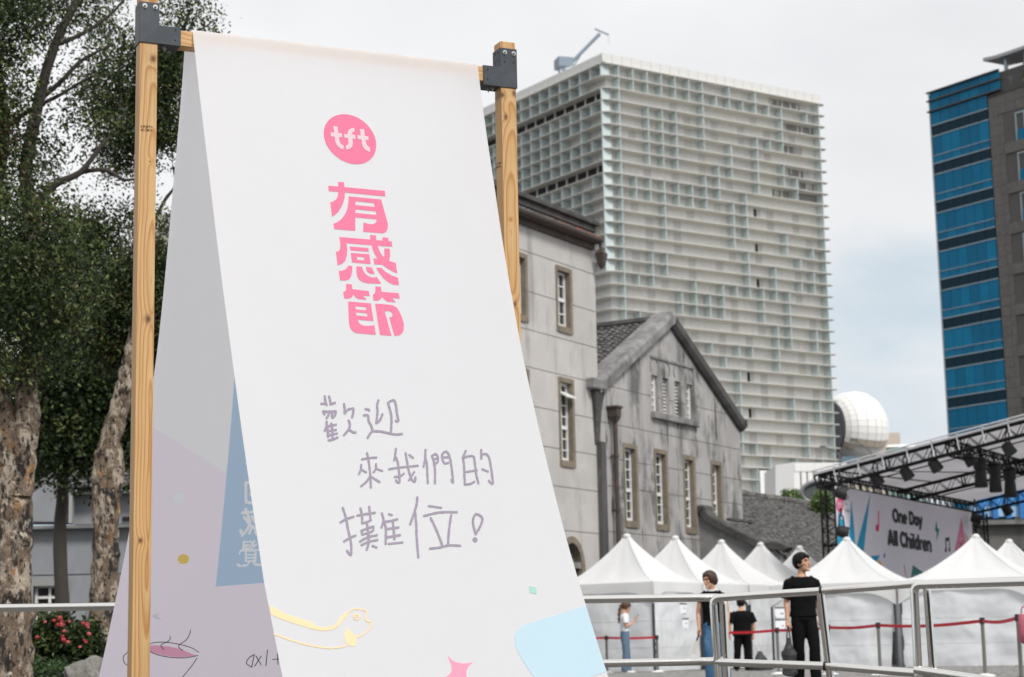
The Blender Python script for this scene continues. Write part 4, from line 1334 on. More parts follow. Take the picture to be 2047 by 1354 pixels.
# ================================================================== round white hall, beige block, glass drum
dome = thing('domed_hall', 'large white panelled dome lying on its side with a dark round end', 'dome', tuple(at(1715, 900, 360)))
YD = 360
sc_ = YD / FPX
cD = at(1700, 862, YD)
axis = V((-.90, -.42, 0.02)).normalized()
u1 = Z - axis * Z.dot(axis); u1.normalize()
w1 = axis.cross(u1)
prof_d = [(50, 56), (42, 63), (30, 70), (12, 76), (-6, 79), (-20, 78), (-36, 71), (-50, 59), (-60, 44), (-66, 26), (-68.5, 8)]
m_dome = mat('white_dome_panel', (0.88, 0.87, 0.84), 0.5)
m_dome_b = mat('beige_dome_panel', (0.50, 0.44, 0.37), 0.6)
nseg = 36
for i in range(len(prof_d) - 1):
    (s0, r0), (s1_, r1) = prof_d[i], prof_d[i + 1]
    for j in range(nseg):
        a0, a1 = 2 * math.pi * (j + .012) / nseg, 2 * math.pi * (j + .988) / nseg
        pp = []
        for (s_, r_, a) in ((s0 - .4, r0, a0), (s0 - .4, r0, a1), (s1_ + .4, r1, a1), (s1_ + .4, r1, a0)):
            pp.append(cD + (axis * s_ + (u1 * math.cos(a) + w1 * math.sin(a)) * r_) * sc_)
        cz_ = sum((p.z for p in pp)) / 4
        if cz_ < cD.z - 40 * sc_ :
            continue
        cxm = V((sum(p.x for p in pp), sum(p.y for p in pp), 0)) / 4
        nrm = (pp[1] - pp[0]).cross(pp[3] - pp[0])
        mid = sum(pp, V((0, 0, 0))) / 4
        if nrm.dot(mid - cD) < 0:
            nrm = -nrm
        if nrm.dot(EYE - mid) < 0:
            continue
        mb = MB(); mb.prism([pp], (mid - cD).normalized() * .12)
        mb.build('dome_panel', m_dome if mid.z > cD.z - 26 * sc_ else m_dome_b, dome)
mb = MB()
mb.loft([[cD + (axis * (s_ - 1) + (u1 * math.cos(2 * math.pi * j / 40) + w1 * math.sin(2 * math.pi * j / 40)) * (r_ - .8)) * sc_ for j in range(40)] for s_, r_ in prof_d])
mb.build('shell', mat('dome_joint', (0.74, 0.73, 0.70), .7), dome, smooth=True)
mb = MB().prism([[cD + (axis * 50 + (u1 * math.cos(2 * math.pi * j / 40) + w1 * math.sin(2 * math.pi * j / 40)) * 54.5) * sc_ for j in range(40)]], axis * .3)
mb.build('end_disc', mat('dark_end_glass', (0.08, 0.085, 0.095), .3), dome)
mb = MB(); pbox(mb, 1680, 1771, 888, 1000, YD - 4, 10); mb.build('drum_base', m_dome_b, dome)
mb = MB(); pbox(mb, 1683, 1716, 912, 925, YD - 5, .9); mb.build('window', mat('blue_grey_glass', (0.16, 0.24, 0.30), .15), dome)
blk = tag(pbox(MB(), 1764, 1799, 865, 1000, 372, 12).build('beige_block', mat('pinkish_concrete', (0.56, 0.47, 0.41), .8), loc=tuple(at(1781, 1000, 372))), 'small pinkish beige block rising behind the round glass hall', 'building')
drum = thing('glass_hall', 'low round hall of pale green glass panes with a white roof rim beside the dome', 'building', tuple(at(1785, 1000, 350)))
cG = at(1792, 1000, 362); cG.z = 0
zt, zb_ = at(1790, 886, 350).z, 0
m_gg = mat('pale_green_glass', (0.30, 0.44, 0.41), .25)
for j in range(40):
    a0, a1 = 2 * math.pi * j / 40 + .01, 2 * math.pi * (j + 1) / 40 - .01
    if math.sin((a0 + a1) / 2) > .3:
        continue
    rG = 4.9
    mb = MB(); mb.prism([[cG + V((math.cos(a) * rG, math.sin(a) * rG, z)) for a, z in ((a0, 20), (a1, 20), (a1, zt), (a0, zt))]], V((math.cos(a0), math.sin(a0), 0)) * -.1)
    mb.build('pane', m_gg, drum)
mb = MB(); mb.tube([cG + Z * zt, cG + Z * (zt + .5)], [5.1, 4.7], 32); mb.build('roof', m_tw, drum)
mb = MB(); mb.tube([cG, cG + Z * 20], 4.85, 32); mb.build('drum_base', m_dome_b, drum)
for i, (ax, ay, bx, by, Y, lab) in enumerate(((1705, 879, 1744, 915, 120, 'taller grey street lamp with a curved arm in front of the round glass hall'), (1643, 893, 1679, 918, 125, 'grey street lamp with a drooping arm in front of the dark end of the dome'))):
    b_ = at(bx, by, Y)
    sl = thing('street_lamp', lab, 'street lamp', (b_.x, b_.y, 0), 'street lamps by the dome')
    m_sl = mat('lamp_post_grey', (0.16, 0.16, 0.165), .5, .4)
    MB().tube([V((b_.x, b_.y, 0)), b_], [.09, .06], 8).build('pole', m_sl, sl)
    arm = bez([b_, at(bx - 3, by - 10, Y), at((ax + bx) / 2 - 2, (ay + by) / 2 - 8, Y), at(ax + 8, ay + 2, Y)], 5)
    MB().tube(arm, .045, 6).build('arm', m_sl, sl)
    h_ = at(ax + 2, ay, Y)
    MB().ball(h_, .24, .12, .07).build('lamp_head', m_sl, sl, smooth=True)

# ================================================================== blue glass tower
b2 = R(-35.4)
BS = V((-math.sin(b2), -math.cos(b2), 0)); BNN = V((-math.cos(b2), math.sin(b2), 0))
if BNN.dot(V((45, 193, 0))) > 0:
    BNN = -BNN
K2 = V((44.98, 193.0, 0))
def bt(s, o, z):
    return K2 + BS * s + BNN * o + Z * z
def bb2(mb, s0, s1, o0, o1, z0, z1, mi=0):
    return mb.hexa(bt((s0 + s1) / 2, (o0 + o1) / 2, (z0 + z1) / 2), BS * ((s1 - s0) / 2), BNN * ((o1 - o0) / 2), Z * ((z1 - z0) / 2), mi)
m_bl = [mat('blue_glass_%s' % n, c, .2, spec=.14, var=[(c2, .35, .3, .7)]) for n, c, c2 in (('mid', (0.0, 0.15, 0.29), (0.0, 0.13, 0.255)), ('light', (0.0, 0.175, 0.325), (0.0, 0.15, 0.285)), ('deep', (0.0, 0.13, 0.255), (0.0, 0.115, 0.225)))]
m_bd = mat('dark_spandrel_glass', (0.003, 0.026, 0.045), .3, spec=.12)
m_mull = mat('pale_mullion', (0.30, 0.36, 0.40), .4, .3)
m_bfr = mat('dark_bronze_edge', (0.05, 0.045, 0.042), .5)
m_clad = mat('grey_brown_stone', (0.115, 0.108, 0.10), .6, var=[((0.09, 0.085, 0.08), .8, .4, .7), ((0.145, 0.136, 0.125), 3, .5, .7)])
blue = thing('blue_tower', 'office tower with bright blue glass bands and a grey stone balcony side', 'tower', tuple(K2))
mb = MB(); mb.hexa(bt(14, -12, 29.2), BS * 13.95, BNN * 11.9, Z * 29.2); mb.build('core', m_bfr, blue)
rb = random.Random(8)
def pane_row(s0, s1, n, z0, z1, dark=False):
    w = (s1 - s0) / n
    for k in range(n):
        mb = MB(); bb2(mb, s0 + k * w + .02, s0 + (k + 1) * w - .02, -.05, .06 + rb.uniform(0, .012), z0, z1)
        mb.build('spandrel' if dark else 'pane', m_bd if dark else rb.choice(m_bl), blue)
def mull(s0, s1, z, th=.10, o=.12):
    mb = MB(); bb2(mb, s0, s1, -.04, o, z - th / 2, z + th / 2); mb.build('mullion', m_mull, blue)
pane_row(.12, 9.5, 7, 57.75, 58.5); pane_row(.12, 9.5, 7, 56.62, 57.55)
for z in (58.58, 57.65, 56.5):
    mb = MB(); bb2(mb, -.2, 9.56, -.04, .32, z - .07, z + .07); mb.build('cornice', m_bfr, blue)
pane_row(.15, 7.75, 6, 55.0, 56.38)
zr = 54.93
while zr > 5:
    mull(.1, 7.78, zr)
    pane_row(.15, 7.75, 6, zr - 1.12, zr - .06, True)
    mull(.1, 7.78, zr - 1.18)
    pane_row(.15, 7.75, 6, zr - 3.24, zr - 1.24)
    mull(.1, 7.78, zr - 3.30, .07)
    pane_row(.15, 7.75, 6, zr - 4.10, zr - 3.35)
    zr -= 4.16
mb = MB(); bb2(mb, -.04, .1, -.3, .14, 10, 58.4); mb.build('corner_post', mat('silver_edge', (0.4, 0.45, 0.5), .35, .4), blue)
# stone side with recessed balconies
def panel(s0, s1, z0, z1, o=.0, th=.12):
    mb = MB(); bb2(mb, s0 + .012, s1 - .012, o - th, o + .04 + rb.uniform(0, .008), z0 + .012, z1 - .012); mb.build('stone_panel', m_clad, blue)
for z0 in np.arange(5, 55.9, 1.04):
    panel(7.85, 9.02, z0, z0 + 1.04); panel(9.02, 9.72, z0, z0 + 1.04) if z0 < 53.0 else None
for s0 in np.arange(9.02, 20, 1.15):
    panel(s0, s0 + 1.15, 54.96, 56.0); panel(s0, s0 + 1.15, 53.92, 54.96)
mb = MB(); bb2(mb, 7.85, 20, -.3, .1, 56.02, 56.12); mb.build('cornice', m_bfr, blue)
zf_ = 53.9
m_rec = mat('recess_stone', (0.085, 0.08, 0.075), .7)
while zf_ > 16:
    # void of the balcony: dark recess walls, parapet panels, glass balustrade, door
    for s0 in np.arange(9.74, 20, 1.3):
        mb = MB(); bb2(mb, s0, s0 + 1.28, .0, .16, zf_ - 4.3, zf_ - 3.2); mb.build('parapet_panel', m_clad, blue)
    mb = MB(); bb2(mb, 11.2, 11.35, .02, .1, zf_ - 3.2, zf_ - .3); bb2(mb, 11.35, 13.5, .02, .1, zf_ - .45, zf_ - .3); bb2(mb, 12.3, 12.5, .02, .12, zf_ - 3.2, zf_ - .45); mb.build('window_frame', m_mull, blue)
    mb = MB(); bb2(mb, 11.5, 15.5, .12, .17, zf_ - 3.2, zf_ - 2.1); mb.build('balustrade', m_bl[0], blue)
    mb = MB(); bb2(mb, 13.2, 18.0, -.04, .2, zf_ - 3.15, zf_ - .05); mb.build('bay_window', m_bl[2], blue)
    mb = MB(); bb2(mb, 9.74, 20, -.04, .015, zf_ - 3.2, zf_); mb.build('recess', m_rec, blue)
    zf_ -= 4.16
# roof terrace canopy
mb = MB()
rings = []
for k in range(9):
    s_ = 7.0 + k * 1.7
    zz_ = 60.15 + .018 * (k - 2) ** 2 + (.0 if k else .1)
    rings.append([bt(s_, o, zz_ + h) for o, h in ((-.6, 0), (-.6, .34), (-4.5, .5), (-4.5, .15))])
mb.loft(rings); mb.build('canopy', mat('canopy_white', (0.36, 0.37, 0.37), .5), blue)
for s_ in (9.3, 11.9, 15):
    MB().tube([bt(s_, -1.4, 56), bt(s_, -1.4, 60.2)], .22, 8).build('canopy_post', m_mull, blue)
mb = MB(); bb2(mb, 9.8, 20, -1.2, -1.0, 57.4, 58.7); mb.build('terrace_wall', m_mull, blue)
MB().tube([bt(10.8, -.5, 56.1), bt(10.8, -.5, 57.6)], [.35, .5], 10).build('planter', m_clad, blue)

# ================================================================== concert stage
S0 = V((8.594, 52.0, 0))
def stg(t, o, z):
    return S0 + BD * t + BN * o + Z * z
m_truss = mat('black_truss', (0.012, 0.012, 0.013), .6, spec=.2)
m_can = mat('black_lamp_body', (0.012, 0.012, 0.013), .5)
stage = thing('stage', 'black truss stage with a sloping grey fabric roof and a printed backdrop facing right', 'stage', tuple(S0))
def truss(name, a, b, up, side, w, h, n, r=.028):
    """box truss: four chords, zig-zag diagonals on each face"""
    a, b, up, side = V(a), V(b), V(up).normalized(), V(side).normalized()
    mb = MB()
    cs = [(s_ * w / 2, q * h / 2) for s_ in (-1, 1) for q in (-1, 1)]
    for x, y in cs:
        mb.tube([a + side * x + up * y, b + side * x + up * y], r, 6)
    for k in range(n):
        p, q = a.lerp(b, k / n), a.lerp(b, (k + 1) / n)
        m_ = p.lerp(q, .5)
        for x in (-w / 2, w / 2):
            mb.tube([p + side * x - up * h / 2, m_ + side * x + up * h / 2, q + side * x - up * h / 2], r * .55, 4)
        for y in (-h / 2, h / 2):
            mb.tube([p - side * w / 2 + up * y, m_ + side * w / 2 + up * y, q - side * w / 2 + up * y], r * .55, 4)
        if k % 4 == 0:
            for x in (-w / 2, w / 2):
                mb.tube([p + side * x - up * h / 2, p + side * x + up * h / 2], r * .8, 4)
    return mb.build(name, m_truss, stage)
SL = 0.182                                     # rise of the roof per metre towards the front
RZ = 5.08
TW = 13.75
rdir = (BN + Z * SL).normalized(); rup = (Z - BN * SL).normalized()
def rf_(t, o, h=0):
    return stg(t, 0, RZ) + BN * o + Z * (SL * o) + rup * h
for t in (0, 6.75, TW):
    truss('side_truss' if t != 6.75 else 'middle_truss', rf_(t, -.2), rf_(t, 9.0), rup, BD, .30, .34, 18)
for o in (.0, 3.6, 8.9):
    truss('cross_truss', rf_(.15, o, -.02), rf_(TW - .15, o, -.02), rup, rdir, .28, .32, 24)
for t in (0, TW):
    truss('column', stg(t, .15, .05), stg(t, .15, RZ - .18), BN, BD, .40, .40, 12, .032)
    truss('column', stg(t, 8.9, .05), stg(t, 8.9, RZ + SL * 8.9 - .2), BN, BD, .36, .36, 14, .03)
mb = MB()
mb.hexa((rf_(0, -.3, .26) + rf_(TW, 9.2, .26)) / 2, BD * (TW / 2 + .10), rdir * 4.80, rup * .012)
mb.build('roof_fabric', mat('grey_roof_fabric', (0.80, 0.79, 0.80), .8, translucent=.6, var=[((0.7, 0.69, 0.7), .5, .4, .7)]), stage)
for o in np.linspace(0.4, 8.8, 13):            # silver lashings over the edge truss
    mb = MB(); mb.tube([rf_(-.22, o, -.16), rf_(-.2, o, .27), rf_(.1, o, .29)], .016, 5)
    mb.build('strap', mat('white_lashing', (.6, .6, .62), .5), stage)
MB().tube([rf_(-.26, -.3, .30), rf_(-.26, 9.2, .30)], .02, 6).build('roof_rail', mat('silver_tube', (.65, .66, .68), .3, .6), stage)
MB().tube([rf_(.2, 1.5, -.1), rf_(6.7, 3.2, -.1)], .014, 4).build('cable', m_truss, stage)
for (t0_, o0_, t1_, o1_) in ((0.1, .3, 6.7, .9), (3.4, .1, 3.4, 8.8), (10.2, .1, 10.2, 8.8), (7, 5.5, 13.6, 5.2)):
    MB().tube([rf_(t0_, o0_, .2), rf_(t1_, o1_, .2)], .02, 4).build('cable', m_truss, stage)
mb = MB(); mb.hexa(stg(TW / 2, 4.5, .45), BD * (TW / 2 - .4), BN * 4.2, Z * .45)
mb.build('deck', mat('black_deck', (.03, .03, .03), .6), stage)
# backdrop
scr_o = .42
ZB1, ZB0 = 4.88, .95
screen = thing('backdrop', 'wide printed stage backdrop reading One Day All Children with teal rays and music notes', 'backdrop', tuple(stg(-.2, scr_o, ZB0)))
mb = MB(); mb.prism([[stg(-.22, scr_o, ZB0), stg(12.0, scr_o, ZB0), stg(12.0, scr_o, ZB1 - .06), stg(-.22, scr_o, ZB1)]], -BN * .04)
m_scr = mat('backdrop_print', (0.82, 0.78, 0.85), .7, var=[((0.76, 0.72, 0.79), .4, .4, .7)])
mb.build('sheet', m_scr, screen)
SP = stg(0, scr_o + .004, 0)
def sc_px(l, lift=0.0):
    return [onplane(x, y, SP + BN * lift, BN) for x, y in l]
def sprint(name, l, col, lift=0.0, rough=.7):
    m = mat('print_' + '_'.join('%03d' % round(c * 255) for c in col), srgb(*[c * 255 for c in col]), rough)
    mb = MB(); mb.prism([sc_px(l, lift)] if not isinstance(l[0], list) else [sc_px(q, lift) for q in l], BN * .004)
    return mb.build(name, m, screen)
zt_ = zm(1620, 830, 427 / 1652)
TEAL, PINK, PKL, BLK = (.0, .60, .76), (.88, .15, .42), (.86, .50, .62), (.16, .15, .17)
sprint('ray_print', zt_([(215, 740), (270, 860), (298, 1035), (300, 1240), (205, 1240), (212, 1000)]), TEAL)
sprint('ray_print', zt_([(318, 660), (345, 970), (360, 1240), (290, 1240), (300, 950)]), TEAL)
sprint('ray_print', zt_([(463, 612), (410, 1060), (390, 1250), (345, 1150), (362, 1000)]), TEAL)
sprint('ray_print', zt_([(466, 1090), (538, 1084), (500, 1160)]), TEAL)
sprint('gold_corner_print', zt_([(528, 1115), (560, 1160), (520, 1165)]), (.90, .68, .25))
sprint('diamond_print', zt_([(573, 1062), (580, 1085), (573, 1110), (565, 1086)]), (.20, .45, .70))
sprint('logo_print', [zt_([(230 + 27 * math.cos(a), 690 + 64 * math.sin(a)) for a in np.linspace(0, 2 * math.pi, 28)[:-1]])][0], PINK)
for pl in ([(213, 660), (218, 660), (219, 680), (227, 682), (227, 690), (219, 690), (222, 718), (229, 722), (228, 728), (217, 722), (214, 690), (209, 688), (209, 680), (214, 680)],
           [(240, 662), (239, 668), (234, 672), (235, 684), (241, 686), (241, 692), (235, 692), (235, 726), (230, 732), (228, 724), (230, 718), (231, 690), (229, 682), (231, 668), (235, 660)],
           [(244, 668), (248, 668), (249, 686), (254, 688), (254, 694), (249, 694), (250, 720), (255, 726), (253, 732), (246, 722), (245, 692), (242, 690), (242, 685), (245, 684)]):
    sprint('logo_letter', zt_(pl), (.80, .77, .82), .005)
sprint('note_print', zt_([(524, 742), (531, 744), (531, 880), (527, 898), (517, 900), (506, 892), (505, 862), (512, 844), (524, 846)]), PINK)
sprint('bolt_print', zt_([(975, 815), (982, 872), (997, 885), (976, 975), (977, 905), (963, 890)]), (.10, .50, .45))
sprint('note_print', [zt_([(1043, 952), (1073, 942), (1082, 1045), (1078, 1058), (1068, 1052), (1070, 1032), (1075, 1020), (1071, 972), (1050, 978), (1055, 1050), (1050, 1062), (1040, 1056), (1042, 1032), (1047, 1022)])][0], BLK)
sprint('triangle_print', zt_([(1167, 790), (1204, 1000), (1216, 1060), (1105, 1105), (1150, 890)]), PKL)
for c in ((1157, 960), (1171, 955)):
    sprint('dot_print', zt_(blob_px(c[0], c[1], 4, 6, 10)), (.93, .85, .88), .005)
sprint('mouth_print', zt_([(1158, 985), (1166, 992), (1174, 984), (1168, 1008)]), (.5, .15, .25), .005)
sprint('gold_stripe_print', zt_([(1198, 920), (1208, 925), (1224, 985), (1216, 990)]), (.90, .62, .25))
sprint('mountain_print', zt_([(793, 1160), (868, 1215), (880, 1262), (775, 1275)]), (.10, .47, .42))
sprint('spark_print', zt_([(795, 1228), (808, 1240), (826, 1236), (810, 1250), (800, 1260), (798, 1244)]), (.62, .70, .68), .005)
sprint('stick_print', zt_([(722, 1155), (728, 1156), (745, 1248), (739, 1250)]), (.80, .68, .55))
sprint('spark_print', zt_([(1003, 1135), (1010, 1150), (1018, 1160), (1004, 1168), (993, 1178), (999, 1155)]), PINK)
def text_on(txt, px_l, px_r, base_px, cap, name, m, parent, bold=.0, squeeze=1.0):
    """flat lettering laid on the backdrop between two measured points"""
    cu_ = bpy.data.curves.new(name, 'FONT')
    cu_.body = txt
    cu_.size = 1.0
    cu_.offset = bold
    cu_.extrude = 0
    tmp = bpy.data.objects.new('tmp_text', cu_)
    COL.objects.link(tmp)
    dg = bpy.context.evaluated_depsgraph_get()
    me = bpy.data.meshes.new_from_object(tmp.evaluated_get(dg))
    bpy.data.objects.remove(tmp)
    xs = [v.co.x for v in me.vertices]
    x0, x1 = min(xs), max(xs)
    P, Q = onplane(*px_l, SP, BN), onplane(*px_r, SP, BN)
    w = (Q - P).length
    o_ = V(parent['_o'])
    d = (Q - P) / w
    for v in me.vertices:
        k = (v.co.x - x0) / (x1 - x0)
        v.co = P + d * (w * k) + Z * (v.co.y * cap / 0.72) + BN * .006 - o_
    me.materials.append(m)
    ob = bpy.data.objects.new(name, me)
    COL.objects.link(ob); ob.parent = parent
    return ob
def zt1(x, y):
    return zt_([(x, y)])[0]
m_txt = mat('black_lettering', srgb(38, 36, 42), .7)
def arc(cx, cz, rx, rz, a0, a1, n=12):
    return [(cx + rx * math.cos(R(a0 + (a1 - a0) * i / n)), cz + rz * math.sin(R(a0 + (a1 - a0) * i / n))) for i in range(n + 1)]
GL = {'O': (.86, [arc(.43, .5, .34, .41, 0, 360, 24)]), 'n': (.66, [[(.1, 0), (.1, .70)], arc(.33, .40, .23, .23, 170, 0) + [(.56, 0)]]),
      'e': (.64, [[(.10, .36), (.53, .36)], arc(.32, .345, .235, .27, 0, 315, 20)]), 'D': (.80, [[(.12, 0), (.12, 1)], [(.12, .91), (.30, .91)] + arc(.32, .5, .36, .41, 90, -90, 14) + [(.12, .09)]]),
      'a': (.66, [arc(.30, .345, .22, .27, 0, 360, 20), [(.54, .69), (.54, 0)]]), 'y': (.60, [[(.05, .69), (.31, .05)], [(.56, .69), (.30, .0), (.22, -.17), (.06, -.19)]]),
      'A': (.80, [[(.06, 0), (.40, .98), (.74, 0)], [(.18, .26), (.62, .26)]]), 'l': (.30, [[(.14, 0), (.14, 1)]]), 'C': (.80, [arc(.42, .5, .33, .41, 42, 318, 20)]),
      'h': (.66, [[(.1, 0), (.1, 1)], arc(.33, .40, .23, .23, 170, 0) + [(.56, 0)]]), 'i': (.30, [[(.14, 0), (.14, .69)], [(.14, .88), (.14, 1.0)]]),
      'd': (.66, [arc(.30, .345, .22, .27, 0, 360, 20), [(.54, 1), (.54, 0)]]), 'r': (.46, [[(.1, 0), (.1, .69)], arc(.36, .38, .26, .24, 165, 85, 6)]), ' ': (.32, [])}
def heavy_text(txt, p0, p1, cap, w=.27):
    P, Q = onplane(*p0, SP, BN), onplane(*p1, SP, BN)
    d = (Q - P).normalized()
    tot = sum(GL[c][0] for c in txt)
    kx = (Q - P).length / tot
    x0 = 0
    for c in txt:
        adv, ss = GL[c]
        if ss:
            bm = bmesh.new()
            q_ = 0
            for s_ in ss:
                pts = [V((x * kx, z * cap, 0)) for x, z in s_]
                hw_x, hw_z = w * kx * .56, w * cap * .5
                for i in range(len(pts) - 1):
                    t_ = pts[i + 1] - pts[i]
                    if t_.length < 1e-6:
                        continue
                    t_.normalize()
                    n_ = V((-t_.y * hw_x, t_.x * hw_z, 0))
                    ex = t_ * (hw_z * .25 if 0 < i < len(pts) - 2 else 0.0)
                    if len(pts) > 3:
                        ex = t_ * hw_z * .3
                    bm.faces.new([bm.verts.new(P + d * (x0 + p.x) + Z * p.y + BN * (.006 + q_ * .0003) - V(screen['_o'])) for p in (pts[i] - ex + n_, pts[i + 1] + ex + n_, pts[i + 1] + ex - n_, pts[i] - ex - n_)])
                    q_ = (q_ + 1) % 5
            me = bpy.data.meshes.new('letter'); bm.to_mesh(me); bm.free()
            me.materials.append(m_txt)
            ob = bpy.data.objects.new('letter', me); COL.objects.link(ob); ob.parent = screen
        x0 += adv * kx
heavy_text('One Day', zt1(638, 826), zt1(866, 862), .40)
heavy_text('All Children', zt1(600, 1004), zt1(936, 1058), .46)
m_txt2 = mat('pale_lettering', srgb(150, 140, 158), .7)
for k, wd in enumerate(('Teach', 'For', 'Taiwan')):
    y = 648 + k * 50
    text_on(wd, zt1(266, y), zt1(266 + (32, 18, 40)[k], y + 4), None, .11, 'small_lettering', m_txt2, screen, bold=.01)
# lamps
def lamp(px, py, t=None, o=None, lab='', yaw=0, big=1.0):
    P_, n_ = (stg(t, 0, 0), BD) if t is not None else (stg(0, o, 0), BN)
    c = onplane(px, py, P_, n_)
    th_ = thing('stage_lamp', lab, 'stage lamp', tuple(c), 'par lamps hung on the stage truss')
    ax = (BN * .25 + BD * .3 - Z * .55).normalized() if yaw == 0 else (BD * .2 + BN * .6 - Z * .2).normalized()
    s_ = .17 * big
    MB().tube([c - ax * s_ * .9, c - ax * s_ * .7, c + ax * s_ * .9, c + ax * s_ * 1.1], [s_ * .55, s_ * .85, s_, s_ * 1.02], 14).build('lamp_body', m_can, th_, smooth=True)
    sd = BD if abs(ax.dot(BD)) < .9 else BN
    up = Z * .42 * big
    MB().tube([c + sd * s_ * 1.15, c + sd * s_ * 1.1 + up * .6, c + sd * s_ * .8 + up, c - sd * s_ * .8 + up, c - sd * s_ * 1.1 + up * .6, c - sd * s_ * 1.15], .022, 5).build('yoke', m_can, th_)
    MB().tube([c + ax * s_ * 1.02, c + ax * s_ * 1.12], [s_ * .92, s_ * .9], 14).build('lens', mat('lamp_lens', (.03, .03, .035), .15), th_)
    MB().tube([c + up, c + up + Z * .22], .03, 6).build('clamp', m_can, th_)
lamp(1751, 957, t=.3, lab='black stage lamp nearest the stage corner on the left roof truss')
lamp(1811, 945, t=.3, lab='black stage lamp hung on the left roof truss above the second teal ray')
lamp(1868, 929, t=.3, lab='black stage lamp hung on the left roof truss above the word One')
lamp(2015, 896, t=.3, lab='black stage lamp high on the left roof truss near the right picture edge')
lamp(1680, 986, o=.75, lab='black stage lamp clamped beside the top of the left stage column', yaw=1)
lamp(1683, 1063, o=.75, lab='black stage lamp clamped halfway down the left stage column', yaw=1)
lamp(1950, 1037, o=.75, lab='black stage lamp clamped low on the right stage column', yaw=1)
lamp(2012, 1018, t=TW, lab='black stage lamp hung from the far right roof truss before blue panels')
lamp(1937, 917, o=3.6, lab='dark stage lamp hung at the crossing behind the moving heads')
for k, (px, py, lab) in enumerate(((1960, 945, 'leftmost of three black moving head lights hanging under the roof'), (1989, 955, 'middle of three black moving head lights hanging under the roof'), (2019, 966, 'rightmost of three black moving head lights hanging under the roof'))):
    c = onplane(px, py, stg(0, 3.6, 0), BN)
    th_ = thing('moving_head_light', lab, 'stage light', tuple(c), 'moving heads under the stage roof')
    MB().tube([c + Z * .42, c + Z * .36, c + Z * .1], [.16, .2, .19], 12).build('light_base', m_can, th_)
    MB().tube([c + Z * .1, c - Z * .05, c - Z * .38, c - Z * .42], [.15, .17, .19, .17], 12).build('light_head', m_can, th_, smooth=True)
    MB().tube([c + Z * .42, c + Z * .75], .04, 6).build('clamp', m_can, th_)

# ---- building behind the stage on the right: blue fence over dark concrete
via = thing('concrete_wall_building', 'stained dark concrete block topped by blue and white panels behind the stage', 'building', tuple(at(2000, 1200, 92)[:2]) + (0,))
mb = MB(); pbox(mb, 1925, 2180, 1043, 1290, 92, 8)
mb.build('wall', mat('dark_stained_concrete', (0.13, 0.128, 0.12), .9, var=[((0.045, 0.045, 0.042), (.6, .6, .25), .45, .68), ((0.2, 0.195, 0.185), 1.2, .5, .75)]), via)
for y0, y1 in ((1036, 1050), (1094, 1100), (1118, 1124)):
    mb = MB(); pbox(mb, 1920, 2180, y0, y1, 91.5, 1.2); mb.build('string_course', mat('grey_string_course', (0.2, 0.195, 0.185), .9, var=[((.07, .07, .066), 1.5, .4, .7)]), via)
for k in range(8):
    x0 = 1935 + k * 27
    for y0, y1, m in ((1012, 1033, mat('light_blue_board', srgb(150, 190, 222), .5)), (985, 1011, mat('mid_blue_board', srgb(70, 150, 210), .5)), (950, 984, mat('mid_blue_board', (0, 0, 0)))):
        mb = MB(); pbox(mb, x0, x0 + 26, y0, y1, 93 + .05 * (k % 2), .2); mb.build('blue_board', m, via)
    mb = MB(); pbox(mb, x0 + 24, x0 + 29, 950, 1036, 92.8, .15); mb.build('post', mat('blue_post', srgb(40, 110, 175), .5), via)

